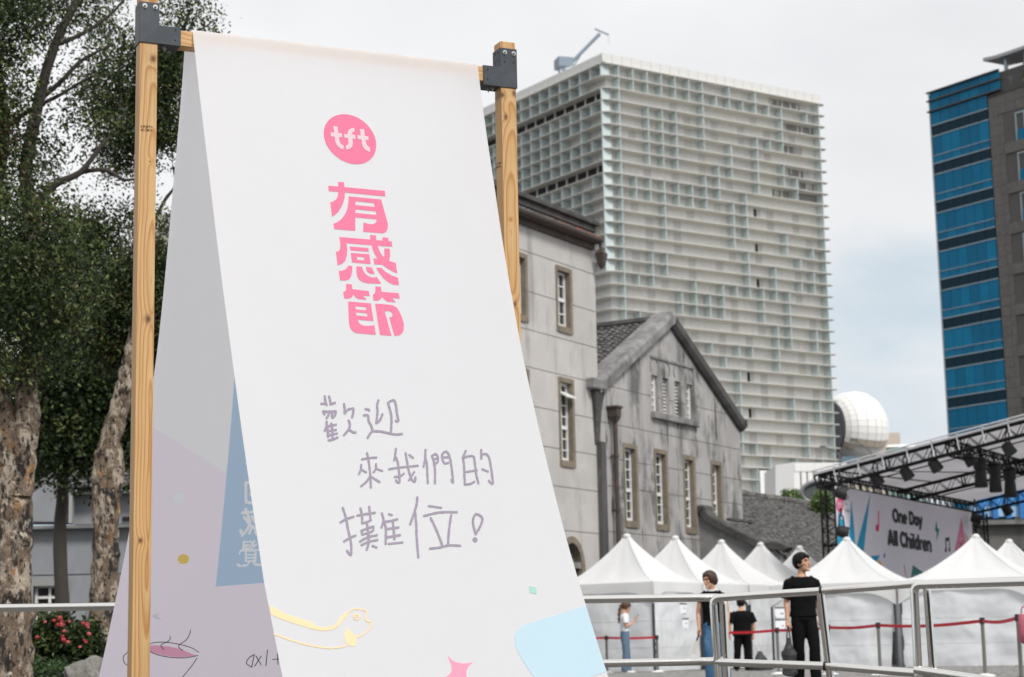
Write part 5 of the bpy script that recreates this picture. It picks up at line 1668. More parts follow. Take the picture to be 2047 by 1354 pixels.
# ================================================================== white event tents
m_can_w = mat('white_tent_fabric', (0.90, 0.90, 0.89), .6, translucent=.3, var=[((.86, .86, .85), 1.2, .4, .7)], bump=(3, .25, .03))
m_wallw = mat('white_tent_wall', (0.87, 0.885, 0.90), .6, translucent=.3, bump=((1.3, 1.3, .9), .3, .08))
m_seam = mat('grey_seam', (.76, .77, .79), .7)
m_tleg = mat('dark_tent_leg', (.05, .055, .055), .5)
def tent(label, cx, cy, ang, wa, wb, H, eave, sides, group, seed):
    """peaked tent: local x = across (a), local y = along (b); sides: walls to hang"""
    c = V((cx, cy, 0))
    ex, ey = V((math.cos(ang), -math.sin(ang), 0)), V((math.sin(ang), math.cos(ang), 0))
    T = thing('event_tent', label, 'tent', tuple(c), group)
    r_ = random.Random(seed)
    P = lambda x, y, z: c + ex * x + ey * y + Z * z
    n = 12
    mb = MB()
    ha, hb = wa / 2, wb / 2
    pts = {}
    # canopy: rings from the eave to the peak, each ring square, sagging between ridges
    rings = []
    m_ = 10
    for k in range(m_ + 1):
        s = k / m_
        f = 1 - s
        h = eave + (H - eave) * (s ** 1.75 * .80 + s * .20)
        ring = []
        for q in range(4):
            for j in range(n):
                u = -1 + 2 * j / n
                x, y = [(u, -1), (1, u), (-u, 1), (-1, -u)][q]
                sag = (1 - abs(u) ** 2) * .10 * math.sin(math.pi * min(1, f)) * (1 if f < 1 else 0)
                wr = (.016 * math.sin(9 * u + seed + s * 5) + .012 * math.sin(17 * u * (1 + .2 * q) + seed * 2)) * f * s * 4
                rr_ = max(f, .012)
                ring.append(P(x * ha * rr_, y * hb * rr_, h - sag * .9 + wr))
        rings.append(ring)
    mb.loft(rings, cap=False)
    mb.add(rings[-1], [tuple(range(len(rings[-1])))])
    mb.build('canopy', m_can_w, T, smooth=True)
    for q in range(4):
        MB().tube([rings[k][q * n] + Z * .004 for k in range(m_ + 1)], .009, 5).build('ridge_seam', m_seam, T)
    MB().ball(P(0, 0, H - .05), .10, .10, .07).build('peak_cap', m_can_w, T, smooth=True)
    for q in range(4):
        mb = MB()
        N_ = 20
        top_, bot_ = [], []
        for j in range(N_ + 1):
            u = -1 + 2 * j / N_
            x, y = [(u, -1), (1, u), (-u, 1), (-1, -u)][q]
            drop = .24 + .30 * max(0, (abs(u) - .45) / .55) ** 2.2
            off = 1.004
            top_.append(P(x * ha * 1.001, y * hb * 1.001, eave + .012))
            bot_.append(P(x * ha * off + .01 * math.sin(5 * u) * (q % 2), y * hb * off + .01 * math.sin(5 * u) * (1 - q % 2), eave - drop))
        mb.add(top_ + bot_, [(j, j + 1, N_ + 2 + j, N_ + 1 + j) for j in range(N_)])
        mb.build('valance', m_can_w, T, smooth=True)
        if q in sides:
            mb = MB()
            gx, gz = 44, 26
            gap = sides[q]
            vs = []
            for a in range(gx + 1):
                for b in range(gz + 1):
                    u = -1 + 2 * a / gx
                    z = (eave - .1) * b / gz + .02
                    kx = 1 - gap * (1 - b / gz) if u > .0 else 1
                    uu_ = u * (.97) * (kx if u > 0 else 1)
                    d = .965 + .014 * math.sin(7 * u + seed + 2.2 * b / gz) + .026 * mnoise.noise(V((u * 3 + seed, z * 2.4, q))) + .014 * mnoise.noise(V((u * 9 + z * 5 + seed, z * 6 - u * 4, q))) + .016 * math.sin(3.1 * u * b / gz + seed * 2)
                    x, y = [(uu_, -d), (d, uu_), (-uu_, d), (-d, -uu_)][q]
                    vs.append(P(x * ha, y * hb, z))
            mb.add(vs, [(a * (gz + 1) + b, (a + 1) * (gz + 1) + b, (a + 1) * (gz + 1) + b + 1, a * (gz + 1) + b + 1) for a in range(gx) for b in range(gz)])
            mb.build('side_wall', m_wallw, T, smooth=True)
            for zi in (7, 15):
                mb = MB()
                row = [V(vs[a * (gz + 1) + zi]) for a in range(gx + 1)]
                n_out = ((row[-1] - row[0]).cross(Z)).normalized()
                if n_out.dot(row[gx // 2] - P(0, 0, row[0].z)) < 0:
                    n_out = -n_out
                for a in range(gx):
                    mb.add([row[a] + n_out * .004, row[a + 1] + n_out * .004, row[a + 1] + n_out * .007 + Z * .018, row[a] + n_out * .007 + Z * .018], [(0, 1, 2, 3)])
                mb.build('wall_seam', m_seam, T)
    for x, y in ((-1, -1), (1, -1), (1, 1), (-1, 1)):
        p, q_ = P(x * ha * .975, y * hb * .975, 0), P(x * ha * .975, y * hb * .975, eave)
        MB().hexa((p + q_) / 2, ex * .025, ey * .025, Z * eave / 2).build('leg', m_tleg, T)
    mb = MB()
    for x0, y0, x1, y1 in ((-1, -1, 1, -1), (1, -1, 1, 1), (1, 1, -1, 1), (-1, 1, -1, -1)):
        mb.tube([P(x0 * ha * .96, y0 * hb * .96, eave - .08), P(x1 * ha * .96, y1 * hb * .96, eave - .08)], .015, 4)
    mb.build('roof_frame', m_tleg, T)
    return T
TA_ = R(36.8)
for i, lab in enumerate(('white peaked tent beside the banner edge, nearest of the row by the old building', 'white peaked tent second from the banner in the row by the old building', 'white peaked tent behind the short haired woman, third in its row', 'white peaked tent fourth in the row, before the scrolled parapet', 'white peaked tent right behind the head of the man in black')):
    px = ((1253, 1068), (1350, 1072), (1442, 1080), (1520, 1085), (1598, 1092))[i]
    base = V((2.87, 48.67, 0)) + V((math.sin(TA_), math.cos(TA_), 0)) * 2.33 * i
    d_ = ray(*px)
    t_ = base.y / d_.y
    H_ = CAMZ + d_.z * t_
    base.x = (d_ * t_).x
    tent(lab, base.x, base.y, TA_, 3.0, 2.31, H_, 2.2, {1: .16 if i == 0 else .05, 0: .0, 2: 0}, 'white event tents', i + 1)
tent('large white peaked tent behind the rails, left of the middle rail posts', 8.25, 46.97, R(26), 3.12, 3.12, 3.2, 2.02, {0: .10, 1: 0, 3: 0}, 'white event tents', 11)
tent('large white peaked tent behind the rails at the right picture edge', 11.12, 45.55, R(26), 3.12, 3.12, 3.13, 2.02, {0: .0, 1: 0, 3: 0}, 'white event tents', 14)
tent('white peaked tent showing only its tip behind the rightmost large tent', 12.9, 49.3, R(26), 3.1, 3.1, 3.2, 2.05, {0: 0, 3: 0}, 'white event tents', 17)

# papers taped to the tent walls
m_paper = mat('white_paper', (.82, .83, .86), .7)
m_tape = mat('black_tape', (.01, .01, .01), .5)
def notice(px0, py0, px1, py1, Y, lab, ang, ragged):
    a = at((px0 + px1) / 2, (py0 + py1) / 2, Y)
    T = thing('paper_notice', lab, 'notice', tuple(a), 'paper notices taped to tent walls')
    e = V((math.cos(ang), math.sin(ang), 0))
    w = (at(px1, py0, Y) - at(px0, py0, Y)).length / 2 / max(.3, abs(e.x))
    h = (at(px0, py0, Y) - at(px0, py1, Y)).length / 2
    n_ = V((e.y, -e.x, 0))
    mb = MB(); mb.prism([[a + e * x * w + Z * z * h for x, z in ((-1, 1), (1, 1), (.95, -.55), (.5, -1), (-.7, -.9), (-1, -.4))]], n_ * .004); mb.build('sheet', m_paper, T)
    mb = MB(); mb.hexa(a + Z * h * .98 + n_ * .008, e * w * 1.08, n_ * .003, Z * h * .10); mb.build('tape', m_tape, T)
    for dx, dz in ragged:
        mb = MB(); mb.hexa(a + e * w * dx + Z * h * dz + n_ * .008, e * w * .16, n_ * .003, Z * h * .07); mb.build('print_mark', m_tape, T)
notice(1358, 1207, 1373, 1229, 44.0, 'upper white paper taped to the tent wall left of the short haired woman', R(53), [(-.1, -.85), (.5, -.8), (.3, .2)])
notice(1363, 1237, 1377, 1258, 44.05, 'lower white paper taped to the tent wall left of the short haired woman', R(53), [(0, -.9), (.2, .1)])
notice(1549, 1215, 1570, 1236, 41.5, 'upper paper with black tape on the tent wall beside the man in black', R(10), [(.2, -.1), (.5, -.15)])
notice(1550, 1239, 1571, 1258, 41.4, 'lower paper with black tape on the tent wall beside the man in black', R(10), [(.4, -.3), (.0, -1.0)])

# ================================================================== queue posts with red belts
m_qp = mat('queue_post_steel', (0.30, 0.29, 0.26), .35, .8)
m_qc = mat('queue_post_cap', (.03, .03, .03), .5)
m_belt = mat('red_belt', (0.55, 0.012, 0.03), .6)
qlist = [(1150, 1271, 45.4), (1212, 1271, 45.0), (1313, 1270, 44.6), (1553, 1255, 36.6), (1655, 1249, 35.0), (1755, 1244.5, 33.0), (1963, 1235, 29.6), (2034, 1228, 26.5), (2150, 1220, 24.5)]
qlab = ['', 'slim grey queue post beside the girl with the phone', 'slim grey queue post at the dark corner gap of the nearest tent', 'slim grey queue post behind the man in black and his bag', 'slim grey queue post hidden close beside the middle rail post', 'slim grey queue post left of the double rail posts', 'slim steel queue post on a pale round base at right', 'slim steel queue post on a black round base at the right edge', '']
tops = []
for (px, py, Y), lab in zip(qlist, qlab):
    p = at(px, py, Y)
    h = p.z
    tops.append(V((p.x, p.y, h - .05)))
    if not lab:
        continue
    Q = thing('queue_post', lab, 'queue post', (p.x, p.y, 0), 'queue posts with red belts')
    b = V((p.x, p.y, 0))
    MB().tube([b + Z * .01, b + Z * (h - .1)], .03, 10).build('pole', m_qp, Q, smooth=True)
    MB().tube([b + Z * (h - .1), b + Z * h], .042, 10).build('belt_head', m_qc, Q, smooth=True)
    MB().tube([b, b + Z * .015, b + Z * .03, b + Z * .06], [.17, .17, .15, .04], 20).build('base_plate', m_qc if px == 2034 else m_tw, Q, smooth=True)
blab = ['red belt running out from behind the banner to the first queue post', 'red belt passing behind the girl with the phone', None, 'red belt between the man in black and the middle rail post', 'red belt left of the double rail posts', 'long red belt passing behind the double rail posts', 'short red belt rising to the right picture edge', None]
for i in range(len(tops) - 1):
    a, b = tops[i], tops[i + 1]
    if i == 2:
        a = at(1453, 1265, 37.4)
        lab = 'red belt crossing in front of the man seen from behind'
    elif blab[i] is None:
        continue
    else:
        lab = blab[i]
    mb = MB()
    n = 8
    for k in range(n):
        p, q = a.lerp(b, k / n), a.lerp(b, (k + 1) / n)
        sg = lambda s: -Z * .05 * math.sin(math.pi * s) * (b - a).length / 4
        p, q = p + sg(k / n), q + sg((k + 1) / n)
        d = (q - p).normalized(); nn = V((d.y, -d.x, 0)).normalized()
        mb.hexa((p + q) / 2, (q - p) / 2 * 1.0, nn * .002, Z * .026)
    tag(mb.build('red_belt', m_belt, loc=tuple(a)), lab, 'belt', 'red belts between queue posts')
# pink bag at the right edge
bp = at(2052, 1258, 26.2)
pk = thing('cloth_bag', 'dusty pink cloth bag hanging beside the last queue post at the right edge', 'bag', tuple(bp))
mb = MB()
rings = []
for z_, w_, d_ in ((-.20, .06, .04), (-.17, .10, .07), (-.05, .125, .09), (.10, .115, .08), (.19, .10, .03), (.205, .09, .02)):
    rings.append([bp + V((w_ * math.cos(a) , d_ * math.sin(a), z_)) for a in np.linspace(0, 2 * math.pi, 17)[:-1]])
mb.loft(rings); mb.build('bag_body', mat('dusty_pink_cloth', srgb(176, 98, 112), .85, bump=(14, .5, .02)), pk, smooth=True)
MB().tube(bez([bp + V((-.06, 0, .2)), bp + V((-.04, 0, .3)), bp + V((.04, 0, .3)), bp + V((.06, 0, .2))], 4), .01, 6).build('strap', mat('dusty_pink_cloth', (0, 0, 0)), pk)

# ================================================================== stainless rails
m_ss = mat('polished_stainless', (0.86, 0.84, 0.80), .09, 1.0)
m_ring = mat('black_joint_ring', (.02, .02, .02), .4)
def elbow(a, b, c, r, n=6):
    """path a -> b -> c with a rounded corner at b"""
    a, b, c = V(a), V(b), V(c)
    p, q = b + (a - b).normalized() * r, b + (c - b).normalized() * r
    out_ = [a]
    for k in range(n + 1):
        t = k / n
        out_.append(p.lerp(b, t).lerp(b.lerp(q, t), t))
    out_.append(c)
    return out_
def down(px, py, px2, py2, Y):
    """foot of a slightly raked post: follow its measured line to the ground"""
    a, b = at(px, py, Y), at(px2, py2, Y)
    k = a.z / (a.z - b.z)
    return a + (b - a) * k
PR = .0265
GR = 'stainless guard rails in front of the tents'
# left run
RA = thing('guard_rail', 'straight polished steel rail passing behind the banner, bright along its top', 'guard rail', tuple(V((0, 12.5, 0))), GR)
tA = at(1445, 1194.5, 12.62)
fA = down(1446, 1205, 1452, 1345, 12.62)
MB().tube(elbow(at(-120, 1217.5, 12.4), tA, fA, .05), PR, 16).build('top_rail', m_ss, RA, smooth=True)
MB().tube([at(-120, 1370, 12.4), at(300, 1362, 12.42)], PR, 14).build('lower_rail', m_ss, RA, smooth=True)
MB().tube([at(900, 1333, 12.5), at(1448, 1321.5, 12.62)], PR, 14).build('lower_rail', m_ss, RA, smooth=True)
for px, Y in ((-80, 12.4), (640, 12.5)):
    MB().tube([at(px, 1216 - px * .015, Y), down(px, 1205, px + 3, 1345, Y)], PR * .9, 12).build('post', m_ss, RA, smooth=True)
# middle section
RB = thing('guard_rail', 'polished steel rail section rising to the right in front of the man in black', 'guard rail', tuple(V((2, 12.2, 0))), GR)
b0, b1, b2 = at(1425, 1196, 12.3), at(1640, 1182, 12.0), at(1852, 1165.5, 11.75)
PRB = .025
MB().tube(elbow(down(1430, 1205, 1437, 1345, 12.3), b0, b1, .045), PRB, 16).build('top_rail', m_ss, RB, smooth=True)
MB().tube(elbow(b1, b2, down(1856, 1190, 1866, 1345, 11.75), .05), PRB * .98, 16).build('top_rail', m_ss, RB, smooth=True)
MB().tube([at(1432, 1324, 12.3), at(1648, 1331.5, 12.0)], PRB, 14).build('lower_rail', m_ss, RB, smooth=True)
MB().tube([at(1648, 1331.5, 12.0), at(1862, 1348, 11.75)], PRB, 14).build('lower_rail', m_ss, RB, smooth=True)
MB().tube([b1 - Z * .01, down(1641, 1200, 1659, 1350, 12.0)], PRB * 1.05, 14).build('post', m_ss, RB, smooth=True)
for px, py, Y, tgt in ((1640, 1182, 12.0, b2), (1648, 1331.5, 12.0, at(1862, 1348, 11.75))):
    p = at(px, py, Y); d = (tgt - p).normalized()
    MB().tube([p - d * .004, p + d * .012], PRB * 1.18, 16).build('joint_ring', m_ring, RB)
# right section
RC = thing('guard_rail', 'nearest polished steel rail section leaving the frame at the right edge', 'guard rail', tuple(V((3, 11.6, 0))), GR)
c0_, c1_ = at(1823, 1169, 11.55), at(2140, 1160, 10.9)
MB().tube(elbow(down(1829, 1190, 1836, 1345, 11.55), at(1827, 1169.5, 11.55), c1_, .05), PR, 16).build('top_rail', m_ss, RC, smooth=True)
MB().tube([at(1830, 1339, 11.55), at(2140, 1384, 10.9)], PR, 14).build('lower_rail', m_ss, RC, smooth=True)
MB().tube([at(2125, 1161, 10.9), down(2126, 1190, 2132, 1345, 10.9)], PR, 14).build('post', m_ss, RC, smooth=True)

# ================================================================== garden on the left: house, trees, shrubs
YG = 41.0
house = thing('grey_house', 'small grey rendered house with a gabled parapet and white window behind the tree trunks', 'building', tuple(at(150, 1200, YG)[:2]) + (0,))
m_ghw = mat('pale_grey_render', (0.26, 0.27, 0.285), .9, var=[((0.2, 0.205, 0.215), (.8, .8, .4), .4, .7), ((0.3, 0.31, 0.325), 2, .5, .75)])
def gbox(name, x0, x1, y0, y1, d0, d1, m, parent=house, ground=False):
    a, b = at(x0, y1, YG), at(x1, y0, YG)
    z0 = 0 if ground else a.z
    mb = MB(); mb.box(a.x, b.x, YG + d0, YG + d1, z0, b.z)
    return mb.build(name, m, parent)
wx0, wx1, wy0, wy1 = 66, 127, 1171, 1240
a, b = at(-260, 1066, YG), at(640, 1066, YG)
p, q = at(wx0, wy1, YG), at(wx1, wy0, YG)
gz = at(100, 1150, YG).z
mb = MB()
for x0, x1, z0, z1 in ((a.x, p.x, 0, a.z), (q.x, b.x, 0, a.z), (p.x, q.x, 0, p.z), (p.x, q.x, q.z, a.z)):
    for lo, hi in ((z0, min(z1, gz - .012)), (max(z0, gz + .012), z1)):
        if hi > lo:
            mb.box(x0, x1, YG, YG + .3, lo, hi)
mb.box(a.x, b.x, YG + .035, YG + 8, 0, a.z - .01) if False else None
mb.build('wall', m_ghw, house)
mb = MB(); mb.box(a.x, b.x, YG + .31, YG + 8, 0, a.z - .02); mb.build('house_body', m_ghw, house)
gbox('cornice', -260, 640, 1042, 1066, -.28, .4, mat('stained_grey_band', (0.2, 0.2, 0.2), .9, var=[((.12, .12, .12), (1.5, 1.5, .6), .4, .7)]))
gbox('upper_wall', 128, 640, 972, 1043, .9, 8, m_ghw)
mb = MB()
gp = [at(x, y, YG + .6) for x, y in ((30, 1043), (30, 1010), (60, 990), (85, 972), (105, 958), (118, 952), (130, 950), (131, 1043))]
mb.prism([gp], V((0, 1, 0))); mb.build('gable_parapet', m_ghw, house)
mb = MB()
mb.tube([at(x, y, YG + .75) for x, y in ((22, 1016), (60, 988), (85, 969), (105, 955), (118, 949), (134, 947))], .11, 8)
mb.build('coping', mat('dark_grey_coping', (.14, .14, .14), .9), house)
gbox('downpipe', 126, 134, 960, 1043, .5, .7, m_groove)
gbox('vent', 228, 262, 1027, 1036, .86, .9, m_hole)
gbox('eave_board', 134, 640, 975, 983, .5, 1.0, m_darkcop)
P_ = at(120, 976, YG + .6)
for k in range(3):
    pass
tile_field('roof_tiles', house, P_ + Z * .02 + V((0, 2.6, 1.15)), V((1, 0, 0)), V((0, -2.6, -1.15)).normalized(), 24, 12, .24, .25, m_tile, 21)
mb = MB(); mb.add([P_ - V((.2, 0, .05)), P_ + V((6, 0, -.05)), P_ + V((6, 2.6, 1.1)), P_ + V((-.2, 2.6, 1.1))], [(0, 1, 2, 3)]); mb.build('roof_slope', m_tile, house)
# window
m_fr = mat('grey_stone_frame', (.27, .265, .25), .9)
mb = MB()
sx = .14
mb.box(p.x - sx, p.x, YG - .05, YG + .1, p.z - .1, q.z + sx); mb.box(q.x, q.x + sx, YG - .05, YG + .1, p.z - .1, q.z + sx); mb.box(p.x, q.x, YG - .052, YG + .1, q.z, q.z + sx)
wn = mb.build('window', m_fr, house)
mb = MB()
mb.box(p.x + .002, q.x - .002, YG + .2, YG + .22, p.z, q.z); mb.build('pane', m_glass, wn)
mb = MB()
mxm = (p.x + q.x) / 2
for x in (p.x + .03, mxm, q.x - .03):
    mb.box(x - .028, x + .028, YG + .12, YG + .17, p.z, q.z)
for k in range(4):
    z = p.z + (q.z - p.z) * k / 3 * .96 + .02
    mb.box(p.x + .06, q.x - .06, YG + .122, YG + .168, z - .028, z + .028)
mb.build('sash', m_sash, wn)
mb = MB(); o_ = at(62, 1200, YG)
mb.hexa(V((p.x - .28, YG - .35, (p.z + q.z) / 2)), V((.16, -.28, 0)), V((.02, .012, 0)), Z * ((q.z - p.z) / 2)); mb.build('open_casement', mat('pale_blue_casement', (.55, .6, .64), .4), wn)

m_bark = mat('flaky_paperbark', (0.20, 0.145, 0.10), .9, var=[((0.46, 0.385, 0.30), (8, 8, 4.2), .50, .57), ((0.03, 0.024, 0.019), (7, 7, 3.0), .52, .585), ((0.34, 0.19, 0.085), (5, 5, 2.4), .60, .66), ((0.02, 0.016, 0.012), (24, 24, 11), .56, .61), ((0.55, 0.48, 0.39), (17, 17, 8), .60, .66)], bump=((15, 15, 7), 1.0, .10))
m_twig = mat('dark_twig', (0.05, 0.042, 0.035), .9)
m_lv = [mat('leaf_%s' % n, c, .55, spec=.35, translucent=.22) for n, c in (('dark', (0.018, 0.032, 0.010)), ('mid', (0.060, 0.092, 0.024)), ('olive', (0.15, 0.18, 0.055)), ('rust', (0.10, 0.055, 0.028)), ('pale', (0.22, 0.22, 0.12)))]  # leaf tones; dark and olive also carry painted shade and light in the crowns
def crown(name, parent, blobs, n, size, seed, weights=(.4, .34, .2, .05, .01), droop=.5, clump=.28, mats=None):
    """many small bent leaves gathered in clumps through the blobs' volume"""
    rg = np.random.default_rng(seed)
    mats = mats or m_lv
    vol = np.array([b[1][0] * b[1][1] * b[1][2] * (b[2] if len(b) > 2 else 1) for b in blobs])
    vol = vol / vol.sum()
    per = 55
    nc = max(1, n // per)
    bi = rg.choice(len(blobs), nc, p=vol)
    cen = np.array([tuple(b[0]) for b in blobs])[bi]
    rad_ = np.array([b[1] for b in blobs])[bi]
    d = rg.normal(size=(nc, 3)); d /= np.linalg.norm(d, axis=1)[:, None]
    rr_ = rg.random(nc) ** (1 / 2.4)
    cc = cen + d * rad_ * rr_[:, None]
    mi_c = rg.choice(len(weights), nc, p=np.array(weights) / sum(weights))
    c = np.repeat(cc, per, 0)
    nl = len(c)
    off = rg.normal(size=(nl, 3)) * clump * np.array([.5, .5, .42])
    c = c + off
    mi = np.repeat(mi_c, per)
    flip = rg.random(nl) < .12
    mi[flip] = rg.choice(len(weights), flip.sum(), p=np.array(weights) / sum(weights))
    ax = rg.normal(size=(nl, 3)); ax[:, 2] -= droop; ax /= np.linalg.norm(ax, axis=1)[:, None]
    t = rg.normal(size=(nl, 3)); sd = np.cross(ax, t); sd /= np.linalg.norm(sd, axis=1)[:, None]
    nn = np.cross(ax, sd)
    ln = size * rg.uniform(.7, 1.3, nl)[:, None]
    w = ln * rg.uniform(.20, .30, nl)[:, None]
    v = np.stack([c - ax * ln / 2, c + sd * w + nn * ln * .06, c + ax * ln / 2 - nn * ln * .05, c - sd * w + nn * ln * .06], 1).reshape(-1, 3)
    v -= np.array(tuple(parent['_o']))
    me = bpy.data.meshes.new(name)
    me.vertices.add(len(v)); me.vertices.foreach_set('co', v.ravel())
    me.loops.add(nl * 4); me.loops.foreach_set('vertex_index', np.arange(nl * 4))
    me.polygons.add(nl); me.polygons.foreach_set('loop_start', np.arange(nl) * 4)
    for m in mats:
        me.materials.append(m)
    me.polygons.foreach_set('material_index', mi.astype(np.int32))
    me.update()
    ob = bpy.data.objects.new(name, me)
    COL.objects.link(ob); ob.parent = parent; ob['kind'] = 'stuff'
    return ob
def stem(pts, r0, r1, n=14, knob=.10, seed=0, sub=7):
    p = bez(pts, sub)
    k = len(p)
    mb = MB()
    rings = []
    for i, c in enumerate(p):
        d = (p[min(i + 1, k - 1)] - p[max(i - 1, 0)]).normalized()
        ref = V((0, 1, 0)) if abs(d.y) < .9 else V((1, 0, 0))
        u = (ref - d * ref.dot(d)).normalized(); w = d.cross(u)
        r_ = r0 + (r1 - r0) * i / (k - 1)
        ring = []
        for j in range(n):
            a = 2 * math.pi * j / n
            q = c + (u * math.cos(a) + w * math.sin(a)) * r_
            f = 1 + knob * (mnoise.noise(q * (2.2 / max(r_ * 4, .2)) + V((seed, 0, 0))) * 1.6 + mnoise.noise(q * 9 + V((0, seed, 0))) * .8)
            ring.append(c + (u * math.cos(a) + w * math.sin(a)) * r_ * f)
        rings.append(ring)
    mb.loft(rings)
    return mb
def px_m(Y):
    return Y / FPX
def blob(px, py, rpx, Y, w=1.0, deep=1.0, ry=None):
    k = px_m(Y)
    return (at(px, py, Y), (rpx * k, rpx * k * deep, (ry or rpx) * k), w)
# near paperbark
Y1 = 19.0
t1_ = thing('paperbark_tree', 'gnarled paperbark tree at the left edge with a thick flaking forked trunk', 'tree', tuple(at(20, 1400, Y1)[:2]) + (0,), 'trees in the left garden')
g0 = at(20, 1400, Y1)
stem([V((g0.x, Y1, -.05)), at(22, 1330, Y1), at(22, 1180, Y1), at(28, 1050, Y1), at(28, 960, Y1), at(14, 880, Y1), at(-4, 800, Y1), at(-22, 700, Y1), at(-30, 560, Y1)], .235, .10, 22, .14, 3, 9).build('trunk', m_bark, t1_, smooth=True)
stem([at(38, 990, Y1 - .02), at(47, 900, Y1 - .05), at(54, 830, Y1), at(54, 760, Y1 + .1), at(70, 680, Y1 + .2), at(80, 560, Y1 + .3), at(60, 420, Y1 + .4), at(50, 330, Y1 + .4)], .14, .07, 16, .14, 8, 8).build('trunk', m_bark, t1_, smooth=True)
limbs1 = [([(50, 340), (75, 210), (110, 90), (160, -10), (200, -80)], .075, .03), ([(-30, 560), (-10, 400), (10, 250), (-10, 100), (0, -40)], .08, .04), ([(78, 200), (120, 165), (165, 120), (225, 90)], .035, .012), ([(60, 420), (110, 370), (160, 345), (200, 295), (222, 272)], .05, .015), ([(160, 345), (210, 340), (250, 360), (290, 352)], .03, .01), ([(20, 250), (60, 220), (120, 190), (170, 160), (205, 150)], .03, .01), ([(110, 90), (160, 70), (220, 30), (262, -20)], .03, .01)]
for k, (pl, r0, r1) in enumerate(limbs1):
    stem([at(x, y, Y1 + .4 + .1 * (k % 3)) for x, y in pl], r0, r1, 8, .1, k + 20, 5).build('limb', m_twig, t1_, smooth=True)
crown('crown', t1_, [blob(30, 40, 85, Y1, .8), blob(100, 10, 70, Y1, .5), blob(20, 170, 85, Y1, .8), blob(-40, 320, 120, Y1), blob(60, 330, 80, Y1 + .6, .7), blob(30, 470, 110, Y1 - .4, 1.6), blob(60, 600, 100, Y1 - .3, 1.6), blob(0, 690, 80, Y1 - .5, 1.3), blob(110, 660, 70, Y1 - .2, 1.5, 1, 85), blob(130, 540, 80, Y1 + .5, 1.3), blob(110, 440, 70, Y1 + .6, .9), blob(190, 170, 60, Y1 + .8, .45), blob(150, 260, 70, Y1 + .8, .6), blob(-150, 100, 180, Y1), blob(60, -120, 220, Y1 + 1, .6), blob(75, 735, 50, Y1 - .4, .8)], 72000, .050, 5, weights=(.50, .29, .16, .03, .02))  # half the clumps dark: shadow masses of the crown put into leaf colour
# second paperbark
Y2 = 23.5
t2_ = thing('paperbark_tree', 'slimmer paperbark tree leaning right behind the near timber post', 'tree', tuple(at(213, 1420, Y2)[:2]) + (0,), 'trees in the left garden')
g0 = at(213, 1420, Y2)
stem([V((g0.x, Y2, -.05)), at(207, 1320, Y2), at(208, 1200, Y2), at(213, 1080, Y2), at(208, 980, Y2), at(214, 910, Y2), at(232, 840, Y2), at(250, 770, Y2), at(268, 690, Y2), at(290, 590, Y2), at(300, 480, Y2)], .20, .08, 20, .14, 14, 8).build('trunk', m_bark, t2_, smooth=True)
stem([at(214, 1080, Y2 - .05), at(224, 1000, Y2 - .1), at(232, 930, Y2 - .05), at(222, 870, Y2)], .12, .09, 12, .14, 15, 6).build('trunk', m_bark, t2_, smooth=True)
for k, (pl, r0, r1) in enumerate([([(300, 480), (290, 360), (330, 240), (350, 120), (380, 20)], .07, .02), ([(298, 460), (330, 400), (350, 370), (345, 330)], .03, .01), ([(292, 350), (270, 250), (240, 160), (250, 60)], .045, .015), ([(340, 180), (330, 190), (345, 170), (370, 190)], .02, .01), ([(362, 80), (400, 60), (430, 40)], .02, .008), ([(310, 205), (330, 185), (360, 180)], .02, .008)]):
    stem([at(x, y, Y2 + .2 + .1 * k) for x, y in pl], r0, r1, 8, .1, k + 40, 5).build('limb', m_twig, t2_, smooth=True)
crown('crown', t2_, [blob(250, 120, 70, Y2, .55), blob(230, 200, 70, Y2 + .4, .8), blob(215, 55, 50, Y2 + .4, .5), blob(330, 150, 60, Y2, 1.3, 1, 90), blob(340, 265, 45, Y2, .9), blob(300, 250, 60, Y2, 1.0), blob(380, 35, 52, Y2, .5, 1, 40), blob(425, 30, 28, Y2, .4, 1, 34), blob(350, 10, 50, Y2, .6, 1, 40), blob(250, 300, 60, Y2 + .3, .9), blob(250, 430, 40, Y2 + .5, .6), blob(290, 560, 80, Y2 + .3, 1.4), blob(220, 640, 80, Y2 + .4, 1.5), blob(270, 700, 70, Y2 + .6, 1.4), blob(320, 450, 35, Y2, .8), blob(180, 480, 70, Y2 + .8, .9), blob(305, 640, 60, Y2 + .2, 1.2), blob(330, 560, 30, Y2 + .1, .9), blob(360, 90, 45, Y2, .7)], 62000, .054, 6, weights=(.50, .30, .16, .02, .02))
# darker evergreen behind
Y3 = 31.0
for (bx, lab, bl, sd) in ((120, 'dark dense evergreen crown filling the gap between the two paperbark trunks', [(60, 780, 90), (150, 720, 100), (140, 850, 80), (80, 880, 70), (120, 600, 110), (30, 560, 100), (100, 940, 42), (165, 915, 55), (150, 950, 35)], 31), (300, 'dark dense evergreen crown behind the near timber post', [(250, 830, 70), (300, 720, 90), (220, 760, 90), (290, 590, 90), (200, 640, 90), (240, 900, 50), (330, 800, 80), (330, 690, 60)], 32)):
    tt = thing('evergreen_tree', lab, 'tree', tuple(at(bx, 1300, Y3)[:2]) + (0,), 'trees in the left garden')
    g0 = at(bx, 1300, Y3)
    stem([V((g0.x, Y3 + .6, 0)), at(bx, 1100, Y3 + .6), at(bx + 8, 900, Y3 + .6), at(bx + 5, 650, Y3 + .6)], .14, .05, 10, .1, sd).build('trunk', m_twig, tt, smooth=True)
    crown('crown', tt, [blob(x, y, r_, Y3, 1.0) for x, y, r_ in bl], 26000, .10, sd, weights=(.7, .25, .05, 0, 0), clump=.4)
Y4 = 53.0
